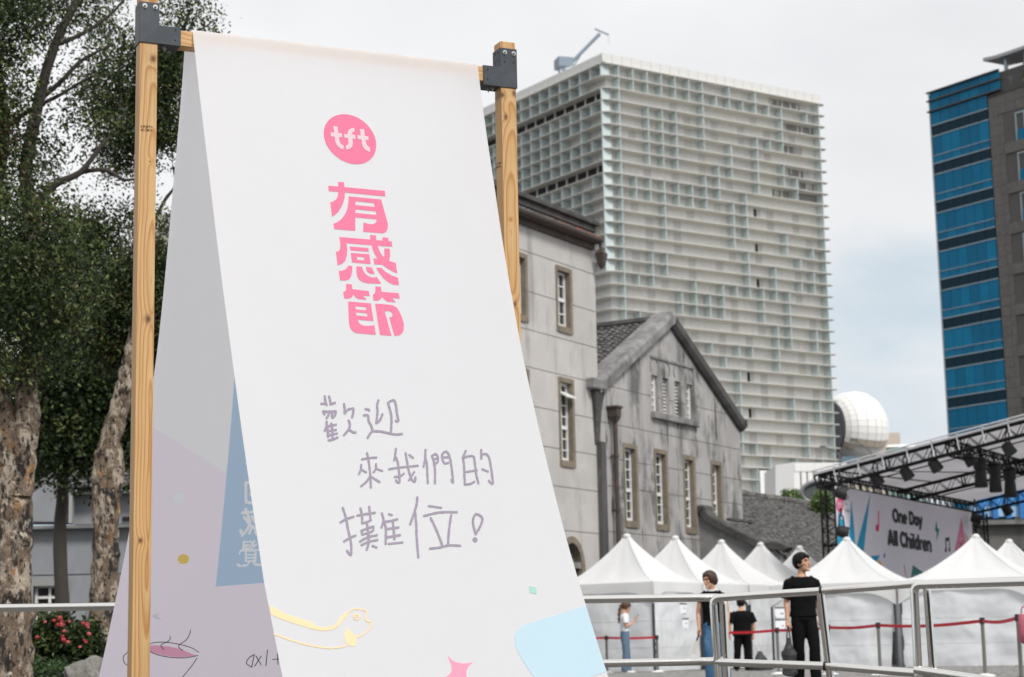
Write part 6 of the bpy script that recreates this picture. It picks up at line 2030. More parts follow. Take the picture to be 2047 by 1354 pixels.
tt = thing('evergreen_tree', 'broad dark tree crown rising behind the grey house roof', 'tree', tuple(at(160, 1250, Y4)[:2]) + (0,), 'trees in the left garden')
g0 = at(160, 1250, Y4)
stem([V((g0.x, Y4, 0)), at(160, 1050, Y4), at(165, 880, Y4)], .2, .08, 10).build('trunk', m_twig, tt, smooth=True)
crown('crown', tt, [blob(x, y, 75, Y4, 1.0) for x, y in ((20, 900), (80, 930), (140, 900), (200, 930), (260, 900), (320, 920), (110, 830), (220, 830), (300, 800))], 26000, .16, 35, weights=(.75, .22, .03, 0, 0), clump=.6)
# small green tree beyond the tiled roof
for (px, py, r_, Y, lab) in ((1582, 998, 15, 80, 'small bright green sapling peeping over the tiled roof ridge'), (1642, 1000, 16, 78, 'small green tree behind the left stage column')):
    g0 = at(px, py, Y)
    tt = thing('young_tree', lab, 'tree', (g0.x, g0.y, 0), 'young trees beyond the tiled roof')
    stem([V((g0.x, Y, 0)), g0 - Z * 2, g0], .08, .03, 8).build('trunk', m_twig, tt)
    crown('crown', tt, [blob(px, py, r_, Y, 1.0), blob(px - 8, py + 10, r_ * .7, Y), blob(px + 10, py + 14, r_ * .7, Y)], 2200, .15, int(px), weights=(.1, .3, .6, 0, 0), clump=.25, mats=[mat('fresh_leaf_%d' % i, c, .5, translucent=.3) for i, c in enumerate(((.05, .09, .02), (.08, .14, .03), (.12, .19, .05), (.1, .1, .05), (.2, .2, .1)))])
# planter greenery on the blue tower terrace
tt = thing('terrace_shrub', 'green terrace shrub at the top edge of the blue tower', 'plant', tuple(bt(13, -.8, 56.3)))
crown('foliage', tt, [(bt(13, -.8, 57.6), (.9, .9, 1.0), 1.0), (bt(14.6, -.8, 57.4), (1, 1, 1), 1.0)], 1500, .3, 77, clump=.4)
stem([bt(13, -.8, 56.1), bt(13, -.8, 57.4)], .08, .03, 6).build('stem', m_twig, tt)
# flowering shrub, hedge, rock
Yb = 21.5
sh = thing('flowering_shrub', 'dark leafy shrub with coral red flower heads between the two paperbark trunks', 'shrub', tuple(at(125, 1420, Yb)[:2]) + (0,))
crown('foliage', sh, [blob(90, 1285, 45, Yb, 1), blob(140, 1290, 48, Yb, 1), blob(180, 1285, 36, Yb, 1), blob(110, 1260, 30, Yb, 1), blob(165, 1262, 28, Yb, .8), blob(70, 1300, 35, Yb, 1), blob(130, 1340, 50, Yb, 1)], 12000, .07, 51, weights=(.55, .38, .07, 0, 0), clump=.14, droop=-.3)
for k in range(5):
    g0 = at(75 + 25 * k, 1350, Yb)
    stem([V((g0.x, Yb + .1, 0)), at(85 + 22 * k, 1310, Yb), at(80 + 25 * k, 1270, Yb)], .02, .008, 6).build('stem', m_twig, sh)
m_fl = [mat('coral_petal', (.42, .045, .05), .6), mat('rose_petal', (.55, .10, .11), .6)]
rfl = random.Random(4)
for (x, y, s_) in ((119, 1237, 11), (124, 1248, 11), (115, 1250, 8), (128, 1262, 6), (74, 1275, 7), (90, 1244, 5), (127, 1279, 10), (136, 1284, 7), (108, 1241, 6), (174, 1249, 9), (166, 1246, 7), (178, 1268, 8), (172, 1284, 6), (160, 1294, 5), (62, 1250, 6), (139, 1243, 5), (168, 1280, 4), (64, 1235, 5), (126, 1272, 5), (176, 1254, 6)):
    c = at(x, y, Yb - .55)
    mb = MB()
    r_ = s_ * px_m(Yb) * .62
    for q in range(int(14 + s_ * 3)):
        d = V((rfl.gauss(0, 1), rfl.gauss(0, 1) - .4, rfl.gauss(0, .8) + .2)).normalized()
        p_ = c + d * r_ * rfl.uniform(.6, 1)
        t_ = d.orthogonal().normalized(); b_ = d.cross(t_)
        w = .011
        mb.add([p_ + t_ * w, p_ + b_ * w, p_ - t_ * w, p_ - b_ * w], [(0, 1, 2, 3)])
    mb.build('flower_head', m_fl[k % 2], sh); k += 1
Yh = 20.3
hd = thing('clipped_hedge', 'low clipped green hedge in front of the flowering shrub', 'hedge', tuple(at(120, 1420, Yh)[:2]) + (0,))
ga = at(50, 1322, Yh); gb = at(330, 1322, Yh)
crown('foliage', hd, [(V((x, Yh + .2, ga.z - .16)), (.25, .3, .16), 1.0) for x in np.arange(ga.x, gb.x, .22)] + [(V((x, Yh + .1, .14)), (.25, .3, .14), .6) for x in np.arange(ga.x, gb.x, .22)], 16000, .04, 61, weights=(.1, .5, .4, 0, 0), clump=.09, droop=-.5, mats=[mat('hedge_leaf_%d' % i, c, .5, translucent=.2) for i, c in enumerate(((.02, .04, .012), (.035, .075, .018), (.05, .10, .025), (.1, .1, .05), (.1, .1, .1)))])
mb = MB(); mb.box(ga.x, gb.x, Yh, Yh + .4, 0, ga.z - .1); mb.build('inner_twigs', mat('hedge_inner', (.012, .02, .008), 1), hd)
rk = at(178, 1335, 19.6)
mb = MB()
bm = bmesh.new()
bmesh.ops.create_icosphere(bm, subdivisions=3, radius=1)
for v in bm.verts:
    n_ = mnoise.noise(v.co * 1.3 + V((3, 1, 0))) * .35 + mnoise.noise(v.co * 3.1) * .13
    v.co *= 1 + n_
    v.co = V((v.co.x * .24, v.co.y * .2, v.co.z * .21))
me = bpy.data.meshes.new('boulder'); bm.to_mesh(me); bm.free()
me.materials.append(mat('garden_boulder', (.22, .21, .19), .9, var=[((.12, .115, .1), 6, .4, .65), ((.32, .31, .28), 9, .5, .7)], bump=(14, .6, .02)))
ro = bpy.data.objects.new('boulder', me); COL.objects.link(ro); ro.location = (rk.x, rk.y, rk.z - .12)
me.set_sharp_from_angle(angle=R(25))
tag(ro, 'grey angular boulder at the foot of the second paperbark trunk', 'boulder')
rk2 = ro

# ================================================================== people
m_skin = mat('skin', srgb(206, 160, 132), .55, var=[(srgb(190, 138, 112), 9, .45, .7)])
m_eye = mat('dark_eye', (.012, .009, .008), .3)
m_lip = mat('lip', srgb(172, 104, 94), .5)
m_hblack = mat('black_hair', (.006, .0055, .0055), .55, spec=.2, var=[((.012, .010, .010), (60, 60, 12), .5, .7)])
m_hbrown = mat('brown_hair', (.045, .022, .013), .42, var=[((.085, .04, .022), (60, 60, 12), .5, .7)])
m_hred = mat('reddish_hair', (.09, .04, .022), .42, var=[((.16, .075, .04), (60, 60, 12), .5, .7)])
m_bcloth = mat('black_cotton', (.0065, .0065, .007), .95, spec=.12, bump=(24, .4, .01))
m_btrous = mat('black_trouser_cloth', (.006, .006, .0065), .95, spec=.12, bump=(20, .4, .01))
m_denim = mat('blue_denim', srgb(60, 94, 126), .85, spec=.2, var=[(srgb(92, 126, 154), (6, 6, 3), .5, .7), (srgb(42, 70, 100), (5, 5, 2.5), .56, .72)])
m_denim2 = mat('grey_blue_denim', srgb(92, 112, 134), .85, var=[(srgb(116, 134, 152), (6, 6, 3), .5, .7), (srgb(70, 88, 108), (5, 5, 2.5), .56, .72)])
m_wtee = mat('white_cotton', (.76, .76, .80), .8, bump=(18, .4, .01))
m_wshoe = mat('white_shoe', (.68, .66, .62), .6)
m_bshoe = mat('black_shoe', (.015, .014, .014), .5)
def remesh(mb, name, m, parent, vox, fold=0.0, fs=(7, 7, 5), seed=0, smooth_it=3):
    """fuse overlapping lofts into one continuous skin"""
    ob = mb.build(name, m, parent, smooth=True)
    md = ob.modifiers.new('r', 'REMESH'); md.mode = 'VOXEL'; md.voxel_size = vox; md.use_smooth_shade = True
    ms_ = ob.modifiers.new('s', 'SMOOTH'); ms_.iterations = smooth_it; ms_.factor = .5
    bpy.context.view_layer.update()
    dg = bpy.context.evaluated_depsgraph_get()
    me = bpy.data.meshes.new_from_object(ob.evaluated_get(dg))
    me.name = name
    ob.modifiers.clear()
    old = ob.data
    ob.data = me
    bpy.data.meshes.remove(old)
    if fold:
        me.update()
        cs = [v.co.copy() for v in me.vertices]; ns = [v.normal.copy() for v in me.vertices]
        for v, c, n_ in zip(me.vertices, cs, ns):
            k = mnoise.noise(V((c.x * fs[0] + seed, c.y * fs[1], c.z * fs[2]))) + .5 * mnoise.noise(V((c.x * fs[0] * 2.2, c.y * 2.2 * fs[1] + seed, c.z * fs[2] * 2.6)))
            v.co = c + n_ * k * fold
    me.polygons.foreach_set('use_smooth', [True] * len(me.polygons))
    if not me.materials:
        me.materials.append(m)
    return ob
class Body:
    """figure in its own axes: x = its right-left across, -y = facing direction, z up; placed by F"""
    def __init__(s, label, x, y, yaw, H, group='people'):
        s.k = H / 1.75
        s.c = V((x, y, 0))
        s.M = Matrix.Rotation(yaw, 3, 'Z')
        s.root = thing('person', label, 'person', (x, y, 0), group)
    def P(s, x, y, z):
        return s.c + s.M @ (V((x, y, z)) * s.k)
    def limb(s, mb, pts, rads, n=12):
        """tapering limb: centre points (local) with (a, b) radii"""
        pts = [V(p) for p in pts]
        rings = []
        for i, p in enumerate(pts):
            d = (pts[min(i + 1, len(pts) - 1)] - pts[max(i - 1, 0)]).normalized()
            ref = V((1, 0, 0)) if abs(d.x) < .8 else V((0, 1, 0))
            u = (ref - d * ref.dot(d)).normalized(); w = d.cross(u)
            a, b = rads[i] if isinstance(rads[i], tuple) else (rads[i], rads[i])
            rings.append([s.P(*(p + u * math.cos(2 * math.pi * j / n) * a + w * math.sin(2 * math.pi * j / n) * b)) for j in range(n)])
        mb.loft(rings)
    def ell(s, mb, c, r, Mh=None, n=12, k=8):
        """ellipsoid; Mh: optional head transform"""
        rings_M = s.M if Mh is None else s.M @ Mh
        h_ = 1.0 if Mh is None else 1.09
        cc = V(c) if Mh is None else s.hc + Mh @ (V(c) * h_)
        mb.ball(s.P(*cc), r[0] * s.k * h_, r[1] * s.k * h_, r[2] * s.k * h_, n, k, rings_M)
    def torso(s, mb, grow=0.0, z0=.90, z1=1.47, wide=1.0, lean=0.0, hem=0.0, belly=0.0):
        prof = [(.84, .160, .105), (.92, .162, .108), (1.02, .150, .100), (1.12, .148, .102), (1.24, .165, .112), (1.34, .172, .112), (1.385, .150, .102), (1.42, .118, .086), (1.455, .080, .068), (1.49, .060, .057)]
        pts, rr_ = [], []
        for z, a, b in prof:
            if z < z0 - 1e-6 or z > z1 + .03:
                continue
            fl = hem * max(0, (1.05 - z) / .2)
            pts.append((0, lean * (z - .9) - belly * .3 * math.exp(-((z - 1.05) / .12) ** 2), z)); rr_.append(((a * wide + grow + fl), (b * (1 + (wide - 1) * 1.3) + grow + fl + belly * math.exp(-((z - 1.05) / .15) ** 2))))
        s.limb(mb, pts, rr_, 16)
    def head(s, mb, c, yaw=0.0, pitch=0.0, tilt=0.0):
        s.hc = V(c)
        s.hM = Matrix.Rotation(yaw, 3, 'Z') @ Matrix.Rotation(tilt, 3, 'Y') @ Matrix.Rotation(pitch, 3, 'X')
        E_ = lambda c_, r_: s.ell(mb, c_, r_, s.hM)
        E_((0, .012, .03), (.076, .094, .088))
        E_((0, -.012, -.035), (.060, .072, .078))
        E_((0, -.045, -.078), (.036, .036, .030))
        E_((0, -.070, -.100), (.024, .020, .018))
        E_((0, -.088, -.012), (.011, .018, .026))
        E_((0, -.100, -.026), (.015, .014, .011))
        E_((0, -.078, .032), (.052, .016, .014))
        E_((0, -.083, -.058), (.022, .012, .010))
        E_((.036, -.062, -.022), (.022, .018, .022)); E_((-.036, -.062, -.022), (.022, .018, .022))
        E_((.076, .012, -.006), (.009, .018, .028)); E_((-.076, .012, -.006), (.009, .018, .028))
        nb = s.hc + s.hM @ V((0, .02, -.06))
        s.limb(mb, [(0, .012, 1.40), (nb.x * .5, .5 * nb.y + .006, (1.44 + nb.z) / 2 + .01), tuple(nb)], [(.066, .062), (.052, .054), (.052, .056)])
    def face(s):
        for sx in (-1, 1):
            mb = MB(); s.ell(mb, (sx * .031, -.0765, .006), (.012, .008, .0045), s.hM); mb.build('eye', m_eye, s.root, smooth=True)
            mb = MB(); s.ell(mb, (sx * .033, -.0885, .028), (.018, .005, .0030), s.hM); mb.build('eyebrow', m_hblack, s.root, smooth=True)
        mb = MB(); s.ell(mb, (0, -.093, -.057), (.019, .006, .0055), s.hM); mb.build('mouth', m_lip, s.root, smooth=True)
    def hair(s, m, style, extra=None):
        mb = MB()
        rg = random.Random(5)
        E_ = lambda c_, r_: s.ell(mb, c_, r_, s.hM, 9, 6)
        for _ in range(700):
            th, ph = rg.uniform(0, 2 * math.pi), math.acos(rg.uniform(-.95, 1))
            d = V((math.sin(ph) * math.cos(th), math.sin(ph) * math.sin(th), math.cos(ph)))
            p = V((d.x * .080, .014 + d.y * .098, .030 + d.z * .092))
            if style == 'short':
                ok = p.z > .046 + max(0, -p.y) * .22 if p.y < -.030 else p.z > (-.004 if abs(p.x) > .048 and p.y < .045 else -.050)
            elif style == 'bob':
                ok = p.z > .060 if (p.y < -.035 and abs(p.x) < .055) else p.z > -.07
            elif style == 'back':
                ok = p.z > .055 if p.y < -.03 else p.z > -.055
            else:
                ok = p.z > .050 if p.y < -.03 else p.z > -.05
            if ok:
                E_(tuple(p * (rg.uniform(.985, 1.03) + (.05 if p.z > .06 else 0))), (.017, .018, .019))
        for c_, r_ in (extra or []):
            E_(c_, r_)
        return remesh(mb, 'hair', m, s.root, .0075, .003, (40, 40, 14), 1, 2)
    def hand(s, mb, w, d, palm, curl=.6, k=1.0):
        """palm and five separate bent fingers; w wrist, d pointing direction, palm = palm normal (local)"""
        w, d = V(w), V(d).normalized()
        palm = V(palm); palm = (palm - d * palm.dot(d)).normalized()
        sd = d.cross(palm).normalized()
        s.limb(mb, [w - d * .01, w + d * .02, w + d * .055, w + d * .09], [(.022, .020), (.030, .018), (.038, .017), (.036, .014)], 10)
        for i, (off, ln) in enumerate(((-.027, .070), (-.009, .078), (.010, .073), (.028, .058))):
            b = w + d * .082 + sd * off
            a1, a2 = curl * .6, curl * 1.5
            p1 = b + (d * math.cos(a1) + palm * math.sin(a1)) * ln * .5
            p2 = p1 + (d * math.cos(a2) + palm * math.sin(a2)) * ln * .5
            s.limb(mb, [b - d * .015, b, p1, p2], [.0098, .0095, .0088, .0072], 8)
        t0 = w + d * .03 - sd * .030
        p1 = t0 + (d * .7 - sd * .6 + palm * .5).normalized() * .034
        p2 = p1 + (d * .85 + palm * .5 - sd * .1).normalized() * .030
        s.limb(mb, [t0, p1, p2], [.0125, .0105, .0085], 8)
    def shoe(s, ankle, yaw, m, ln=.27):
        mb = MB()
        a = V(ankle)
        Mz = Matrix.Rotation(yaw, 3, 'Z')
        st_ = []
        for (y, z, w_, h_) in ((.075, .045, .030, .030), (.05, .05, .040, .048), (.0, .05, .043, .05), (-.06, .042, .046, .042), (-.12, .033, .048, .033), (-.165, .028, .040, .026), (-.19, .024, .022, .018)):
            c_ = a + Mz @ V((0, y, 0)); c_.z = z + a.z
            u = Mz @ V((1, 0, 0))
            st_.append([s.P(*(c_ + u * math.cos(2 * math.pi * j / 12) * w_ + V((0, 0, 1)) * max(-z, math.sin(2 * math.pi * j / 12) * h_))) for j in range(12)])
        mb.loft(st_)
        return mb.build('shoe', m, s.root, smooth=True)
def trousers(B, m, hipz, L, Rt, r_hip=.098, r_knee=.072, r_hem=.075, grow=.012, waist=1.0, wide=1.0, fold=.007, belly=0):
    """L, Rt: (hip, knee, ankle) points; loose legs with folds"""
    mb = MB()
    B.limb(mb, [(0, 0, waist + .0), (0, 0, .95), (0, 0, .88), (0, .005, .80)], [(.150 * wide + grow, .100 * wide + grow), (.162 * wide + grow, .110 * wide + grow), (.165 * wide + grow, .115 * wide + grow), (.10, .08)], 16)
    for h, kn, an in (L, Rt):
        h, kn, an = V(h), V(kn), V(an)
        m1, m2 = h.lerp(kn, .5), kn.lerp(an, .5)
        B.limb(mb, [h + V((0, 0, .05)), h - V((0, 0, .03)), m1, kn, m2, an + V((0, 0, .03)), an - V((0, 0, .035))], [(r_hip * .8, r_hip), (r_hip * .88, r_hip * 1.05), ((r_hip + r_knee) / 2 + .002, (r_hip + r_knee) / 2 + .008), (r_knee, r_knee + .006), ((r_knee + r_hem) / 2, (r_knee + r_hem) / 2 + .006), (r_hem, r_hem + .01), (r_hem, r_hem + .012)], 14)
    return remesh(mb, 'trousers', m, B.root, .013, fold, (9, 9, 7), 3)
def shirt(B, m, sl, grow=.014, z0=.86, wide=1.0, r_sl=.070, r_sl2=.072, fold=.006, hem=0.0, lean=0.0, belly=0, name='shirt'):
    """sl: two sleeves (shoulder, elbow-ward end)"""
    mb = MB()
    B.torso(mb, grow, z0, 1.45, wide, lean, hem, belly)
    for sh, en in sl:
        sh, en = V(sh), V(en)
        inn = sh + V((-.085 if sh.x > 0 else .085, 0, .035))
        sh = sh + V((0, 0, -.018))
        B.limb(mb, [inn, sh, sh.lerp(en, .45), en], [(.050, .058), (r_sl * .92, r_sl * .95), (r_sl * .99, r_sl), (r_sl2, r_sl2)], 12)
    return remesh(mb, name, m, B.root, .011, fold, (10, 10, 8), 5)
def arm(B, mb, sh, el, wr, big=1.0):
    sh, el, wr = V(sh), V(el), V(wr)
    B.limb(mb, [sh, sh.lerp(el, .4), el, el.lerp(wr, .35), wr], [.050 * big, .046 * big, .038 * big, (.038 * big, .037 * big), (.025 * big, .022 * big)], 12)

# ---- man in black, walking towards the rails with a bag
p_ = at(1603, 1160, 25.5)
B = Body('tall man in black tee and trousers walking with a dark bag in his hand', p_.x, p_.y, R(6), 1.745)
sR, eR, wR = (-.185, .01, 1.395), (-.222, .015, 1.12), (-.232, -.04, .88)     # picture-left arm
sL, eL, wL = (.185, .01, 1.395), (.225, .05, 1.13), (.23, .0, .89)
mb = MB()
B.torso(mb, -.006, .92, 1.49)
arm(B, mb, sR, eR, wR); arm(B, mb, sL, eL, wL)
B.hand(mb, wR, (-.02, -.12, -1), (1, .1, 0), 1.25); B.hand(mb, wL, (0, -.1, -1), (-1, 0, 0), .6)
B.head(mb, (.012, -.015, 1.635), R(42), R(-10), R(2))
hipR, knR, anR = (-.088, 0, .90), (-.082, -.01, .50), (-.070, .10, .115)
hipL, knL, anL = (.088, 0, .90), (.098, -.13, .51), (.092, -.16, .085)
for h, k_, a_ in ((hipR, knR, anR), (hipL, knL, anL)):
    B.limb(mb, [h, V(h).lerp(V(k_), .5), k_, V(k_).lerp(V(a_), .4), a_], [.078, .064, .05, .045, .033])
remesh(mb, 'body', m_skin, B.root, .0068, 0, smooth_it=2)
B.face(); B.hair(m_hblack, 'short', [((-.025, -.072, .082), (.036, .026, .022)), ((.028, -.074, .074), (.034, .024, .022)), ((.05, -.052, .06), (.024, .028, .026)), ((0, .0, .108), (.062, .072, .03)), ((-.058, -.04, .06), (.02, .03, .03))])
shirt(B, m_bcloth, ((sR, (-.222, .012, 1.16)), (sL, (.225, .04, 1.17))), .022, .85, 1.02, .074, .084, .010, .012)
trousers(B, m_btrous, .9, (hipR, knR, anR), (hipL, knL, anL), .10, .078, .074)
B.shoe((anR[0], anR[1], .02), R(-8), m_wshoe); B.shoe((anL[0], anL[1], 0), R(6), m_bshoe)
hand_pt = B.P(wR[0] - .003, wR[1] - .02, wR[2] - .10)
bag = thing('hand_bag', 'dark soft tote bag hanging from the hand of the man in black', 'bag', tuple(hand_pt - Z * .6))
mb = MB()
rings = []
for dz, w_, d_ in ((-.14, .015, .015), (-.22, .035, .03), (-.30, .075, .045), (-.34, .105, .05), (-.42, .085, .05), (-.54, .09, .055), (-.62, .10, .055), (-.64, .08, .04)):
    rings.append([hand_pt + V((w_ * math.cos(a) + .012 * math.sin(3 * a + dz * 9), d_ * math.sin(a), dz + .02 * math.cos(2 * a + dz * 20))) for a in np.linspace(0, 2 * math.pi, 19)[:-1]])
mb.loft(rings)
m_bagc = mat('dark_bag_cloth', (.022, .023, .025), .55, var=[((.05, .05, .052), 14, .5, .7)], bump=(22, .8, .02))
remesh(mb, 'bag_body', m_bagc, bag, .011, .008, (14, 14, 12), 2)
for q in (-.018, .018):
    MB().tube(bez([hand_pt + V((-.03, q, -.22)), hand_pt + V((-.012, q * .5, -.05)), hand_pt + V((0, 0, .015)), hand_pt + V((.012, q * .5, -.05)), hand_pt + V((.03, q, -.22))], 4), .008, 6).build('handle', m_bagc, bag, smooth=True)

# ---- woman with bob hair and a fan
p_ = at(1424, 1200, 27.3)
B = Body('woman with short brown hair, black top and blue jeans holding a fan', p_.x, p_.y, R(-14), 1.61)
sR, eR, wR = (-.175, .0, 1.395), (-.235, .03, 1.12), (-.215, -.06, .88)
sL, eL, wL = (.175, .0, 1.395), (.225, .05, 1.13), (.22, -.03, .89)
mb = MB()
B.torso(mb, -.008, .92, 1.49, .94)
arm(B, mb, sR, eR, wR, .96); arm(B, mb, sL, eL, wL, .96)
B.hand(mb, wR, (-.05, -.15, -1), (1, .1, 0), 1.1); B.hand(mb, wL, (0, -.1, -1), (-1, 0, 0), .6)
B.head(mb, (-.03, -.035, 1.625), R(-38), R(4), R(-4))
hipR, knR, anR = (-.085, 0, .90), (-.06, -.12, .50), (-.03, -.12, .09)
hipL, knL, anL = (.085, 0, .90), (.10, .04, .50), (.12, .20, .13)
for h, k_, a_ in ((hipR, knR, anR), (hipL, knL, anL)):
    B.limb(mb, [h, V(h).lerp(V(k_), .5), k_, V(k_).lerp(V(a_), .4), a_], [.078, .064, .05, .042, .032])
remesh(mb, 'body', m_skin, B.root, .0068, 0, smooth_it=2)
B.face(); B.hair(m_hbrown, 'bob', [((.03, .06, .0), (.07, .06, .085)), ((-.055, .05, .0), (.035, .05, .07)), ((.05, -.035, .07), (.035, .04, .03)), ((-.03, -.03, .095), (.05, .05, .025)), ((0, .08, -.03), (.06, .04, .05))])
shirt(B, m_bcloth, ((sR, (-.212, .01, 1.30)), (sL, (.21, .02, 1.30))), .014, .92, .96, .062, .068, .006, .008)
trousers(B, m_denim, .9, (hipR, knR, anR), (hipL, knL, anL), .102, .088, .105, .008, fold=.008, wide=.98)
B.shoe((anR[0], anR[1], .0), R(-6), m_bshoe); B.shoe((anL[0], anL[1], .03), R(6), m_wshoe)
mb = MB()
mb.tube([B.P(.07 * math.cos(a), -.008 + .062 * math.sin(a) * .9, 1.468 + .012 * math.cos(a * 2)) for a in np.linspace(0, 2 * math.pi, 21)[:-1]], .014, 8, closed=True)
mb.build('collar', m_wtee, B.root, smooth=True)
fh_ = B.P(wR[0] - .005, wR[1] - .03, wR[2] - .085)
fan = thing('hand_fan', 'pale paddle shaped hand fan with a black handle in the hand of the woman', 'fan', tuple(fh_))
dn = V((-.35, -.1, -1)).normalized()
MB().tube([fh_ - dn * .05, fh_ + dn * .10], .011, 8).build('handle', m_bcloth, fan, smooth=True)
sd_ = V((.75, -.62, 0)).normalized(); sd_ = (sd_ - dn * sd_.dot(dn)).normalized()
mb = MB(); mb.prism([[fh_ + dn * (.09 + l) + sd_ * w for l, w in ((0, -.022), (.04, -.034), (.19, -.040), (.205, -.03), (.205, .03), (.19, .040), (.04, .034), (0, .022))]], sd_.cross(dn) * .006)
mb.build('fan_blade', mat('pale_fan', (.62, .60, .52), .6), fan)

# ---- man seen from behind by the tents
p_ = at(1484, 1280, 43.6)
B = Body('stout man in black seen from behind near the tent wall', p_.x, p_.y, R(186), 1.66)
sR, eR, wR = (-.23, .0, 1.38), (-.285, .02, 1.10), (-.275, -.03, .86)
sL, eL, wL = (.23, .0, 1.38), (.30, .02, 1.12), (.305, -.02, .88)
mb = MB()
B.torso(mb, .0, .92, 1.49, 1.22)
arm(B, mb, sR, eR, wR, 1.15); arm(B, mb, sL, eL, wL, 1.15)
B.hand(mb, wR, (0, -.1, -1), (1, .1, 0), .9); B.hand(mb, wL, (0, -.1, -1), (-1, 0, 0), .5)
B.head(mb, (0, -.03, 1.62), 0, R(10))
hipR, knR, anR = (-.10, 0, .90), (-.115, -.02, .50), (-.115, .02, .09)
hipL, knL, anL = (.10, 0, .90), (.125, -.01, .50), (.165, .0, .09)
for h, k_, a_ in ((hipR, knR, anR), (hipL, knL, anL)):
    B.limb(mb, [h, V(h).lerp(V(k_), .5), k_, V(k_).lerp(V(a_), .4), a_], [.09, .07, .055, .045, .035])
remesh(mb, 'body', m_skin, B.root, .008, 0, smooth_it=2)
B.face(); B.hair(m_hblack, 'back', [((0, .06, .06), (.06, .05, .06))])
shirt(B, m_bcloth, ((sR, (-.29, .01, 1.16)), (sL, (.295, .01, 1.17))), .018, .80, 1.30, .092, .105, .009, .01)
trousers(B, m_btrous, .9, (hipR, knR, anR), (hipL, knL, anL), .118, .088, .082, .02, wide=1.18)
B.shoe((anR[0], anR[1], 0), R(6), m_bshoe); B.shoe((anL[0], anL[1], 0), R(-12), m_bshoe)
wr = B.P(*wR)
sk = thing('carry_bag', 'dark drawstring bag resting on the ground beside the man seen from behind', 'bag', (wr.x + .1, wr.y - .12, 0))
g0 = V((wr.x + .12, wr.y - .15, 0))
mb = MB()
rings = []
for z, w_, d_ in ((.0, .20, .12), (.05, .30, .16), (.10, .26, .15), (.20, .17, .11), (.33, .11, .08), (.42, .05, .04), (.46, .03, .02)):
    rings.append([g0 + V((w_ * math.cos(a) + .03 * math.sin(2 * a + z * 8), d_ * math.sin(a), z)) for a in np.linspace(0, 2 * math.pi, 17)[:-1]])
mb.loft(rings); remesh(mb, 'bag_body', m_bagc, sk, .014, .012, (9, 9, 9), 4)
MB().tube([g0 + Z * .44, V((wr.x + .02, wr.y - .03, wr.z - .1))], .006, 5).build('cord', m_wtee, sk)

# ---- girl with a ponytail looking at her phone
p_ = at(1250, 1290, 44.3)
B = Body('girl with a long reddish ponytail in white tee and jeans looking at a phone', p_.x, p_.y, R(90), 1.66)
sR, eR, wR = (-.165, .0, 1.385), (-.185, -.03, 1.13), (-.075, -.235, 1.255)
sL, eL, wL = (.165, .0, 1.385), (.18, -.06, 1.13), (.055, -.255, 1.27)
mb = MB()
B.torso(mb, -.008, .92, 1.49, .93)
arm(B, mb, sR, eR, wR, .92); arm(B, mb, sL, eL, wL, .92)
B.hand(mb, wR, (.35, -.5, .8), (.4, .8, .1), .8); B.hand(mb, wL, (-.3, -.5, .8), (-.4, .8, .1), .8)
B.head(mb, (0, -.045, 1.615), 0, R(24))
hipR, knR, anR = (-.085, 0, .90), (-.09, -.02, .50), (-.09, .03, .09)
hipL, knL, anL = (.085, 0, .90), (.09, -.03, .50), (.09, -.05, .09)
for h, k_, a_ in ((hipR, knR, anR), (hipL, knL, anL)):
    B.limb(mb, [h, V(h).lerp(V(k_), .5), k_, V(k_).lerp(V(a_), .4), a_], [.078, .064, .05, .042, .032])
remesh(mb, 'body', m_skin, B.root, .008, 0, smooth_it=2)
B.face()
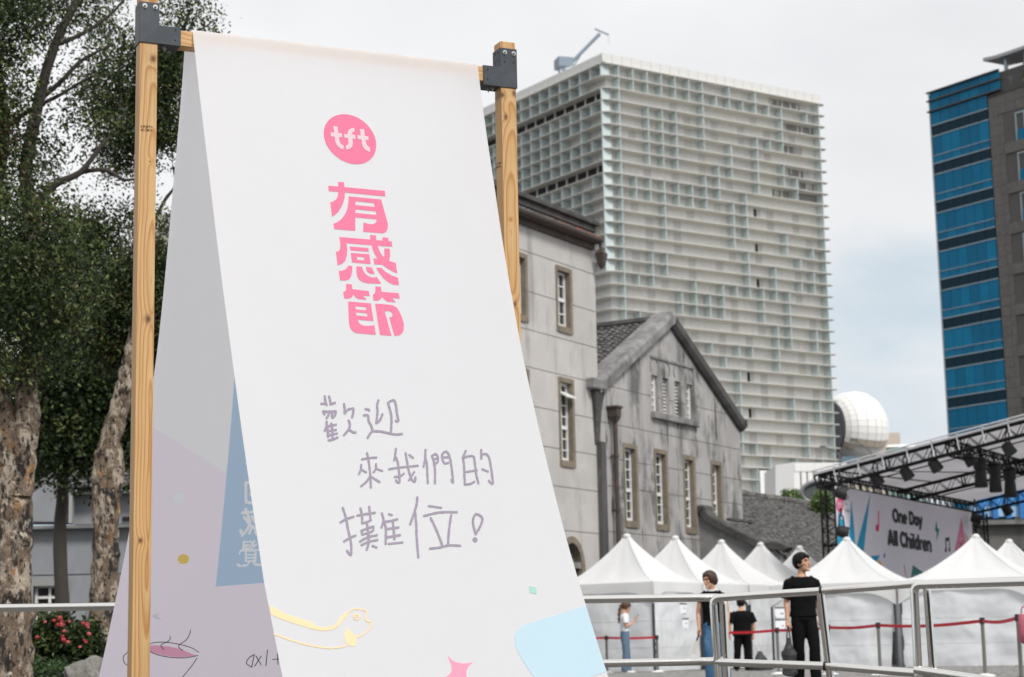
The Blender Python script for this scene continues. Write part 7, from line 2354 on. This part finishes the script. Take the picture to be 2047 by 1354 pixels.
B.hair(m_hred, 'tail', [((0, .10, .02), (.03, .03, .03)), ((0, .118, -.03), (.036, .034, .05)), ((0, .11, -.10), (.044, .040, .07)), ((0, .085, -.19), (.044, .038, .075)), ((0, .05, -.28), (.038, .032, .07)), ((0, .02, -.36), (.024, .022, .05))])
shirt(B, m_wtee, ((sR, (-.182, -.02, 1.22)), (sL, (.178, -.035, 1.22))), .014, .97, .95, .066, .076, .006)
trousers(B, m_denim2, .9, (hipR, knR, anR), (hipL, knL, anL), .10, .088, .088, .006, waist=1.03, fold=.008)
B.shoe((anR[0], anR[1], 0), 0, m_wshoe); B.shoe((anL[0], anL[1], 0), 0, m_wshoe)
ph = B.P(-.01, -.30, 1.375)
phn = thing('phone', 'dark smartphone held in both hands of the girl with the ponytail', 'phone', tuple(ph))
fdir = B.M @ V((0, -.75, .66)); sdir = B.M @ V((1, 0, 0))
mb = MB(); mb.hexa(ph, sdir * .036, fdir * .075, fdir.cross(sdir) * .0045); mb.build('phone_body', m_qc, phn, bevel=.004)
mb = MB(); nn_ = fdir.cross(sdir)
nn_ = nn_ if nn_.z > 0 else -nn_
mb.hexa(ph + nn_ * .005, sdir * .033, fdir * .070, nn_ * .0006); mb.build('screen', m_glass, phn)

hall = thing('added_reflection_hall', 'added unseen brown brick hall behind the viewpoint, dark reflection for the steel rails', 'building', (0, -24, 0))  # unseen, added so the polished rails have something dark to reflect
m_brick = mat('brown_brick', (0.085, 0.05, 0.032), .9, var=[((0.05, 0.032, 0.022), 2, .4, .7)])
mb = MB(); mb.box(-45, 45, -34, -24, 0, 6.2); mb.build('wall', m_brick, hall)
mb = MB(); mb.loft([[(x, y, 6.2) for x, y in ((-46, -23), (46, -23), (46, -35), (-46, -35))], [(x, y, 9.0) for x, y in ((-44, -28.5), (44, -28.5), (44, -29.5), (-44, -29.5))]]); mb.build('roof', m_tile, hall)
for k in range(16):
    mb = MB(); mb.box(-41 + k * 5.4, -39 + k * 5.4, -24.02, -23.9, 1.4, 4.4); mb.build('window', m_glass, hall)

# housekeeping: helper property used while building
for o in bpy.data.objects:
    if '_o' in o:
        del o['_o']
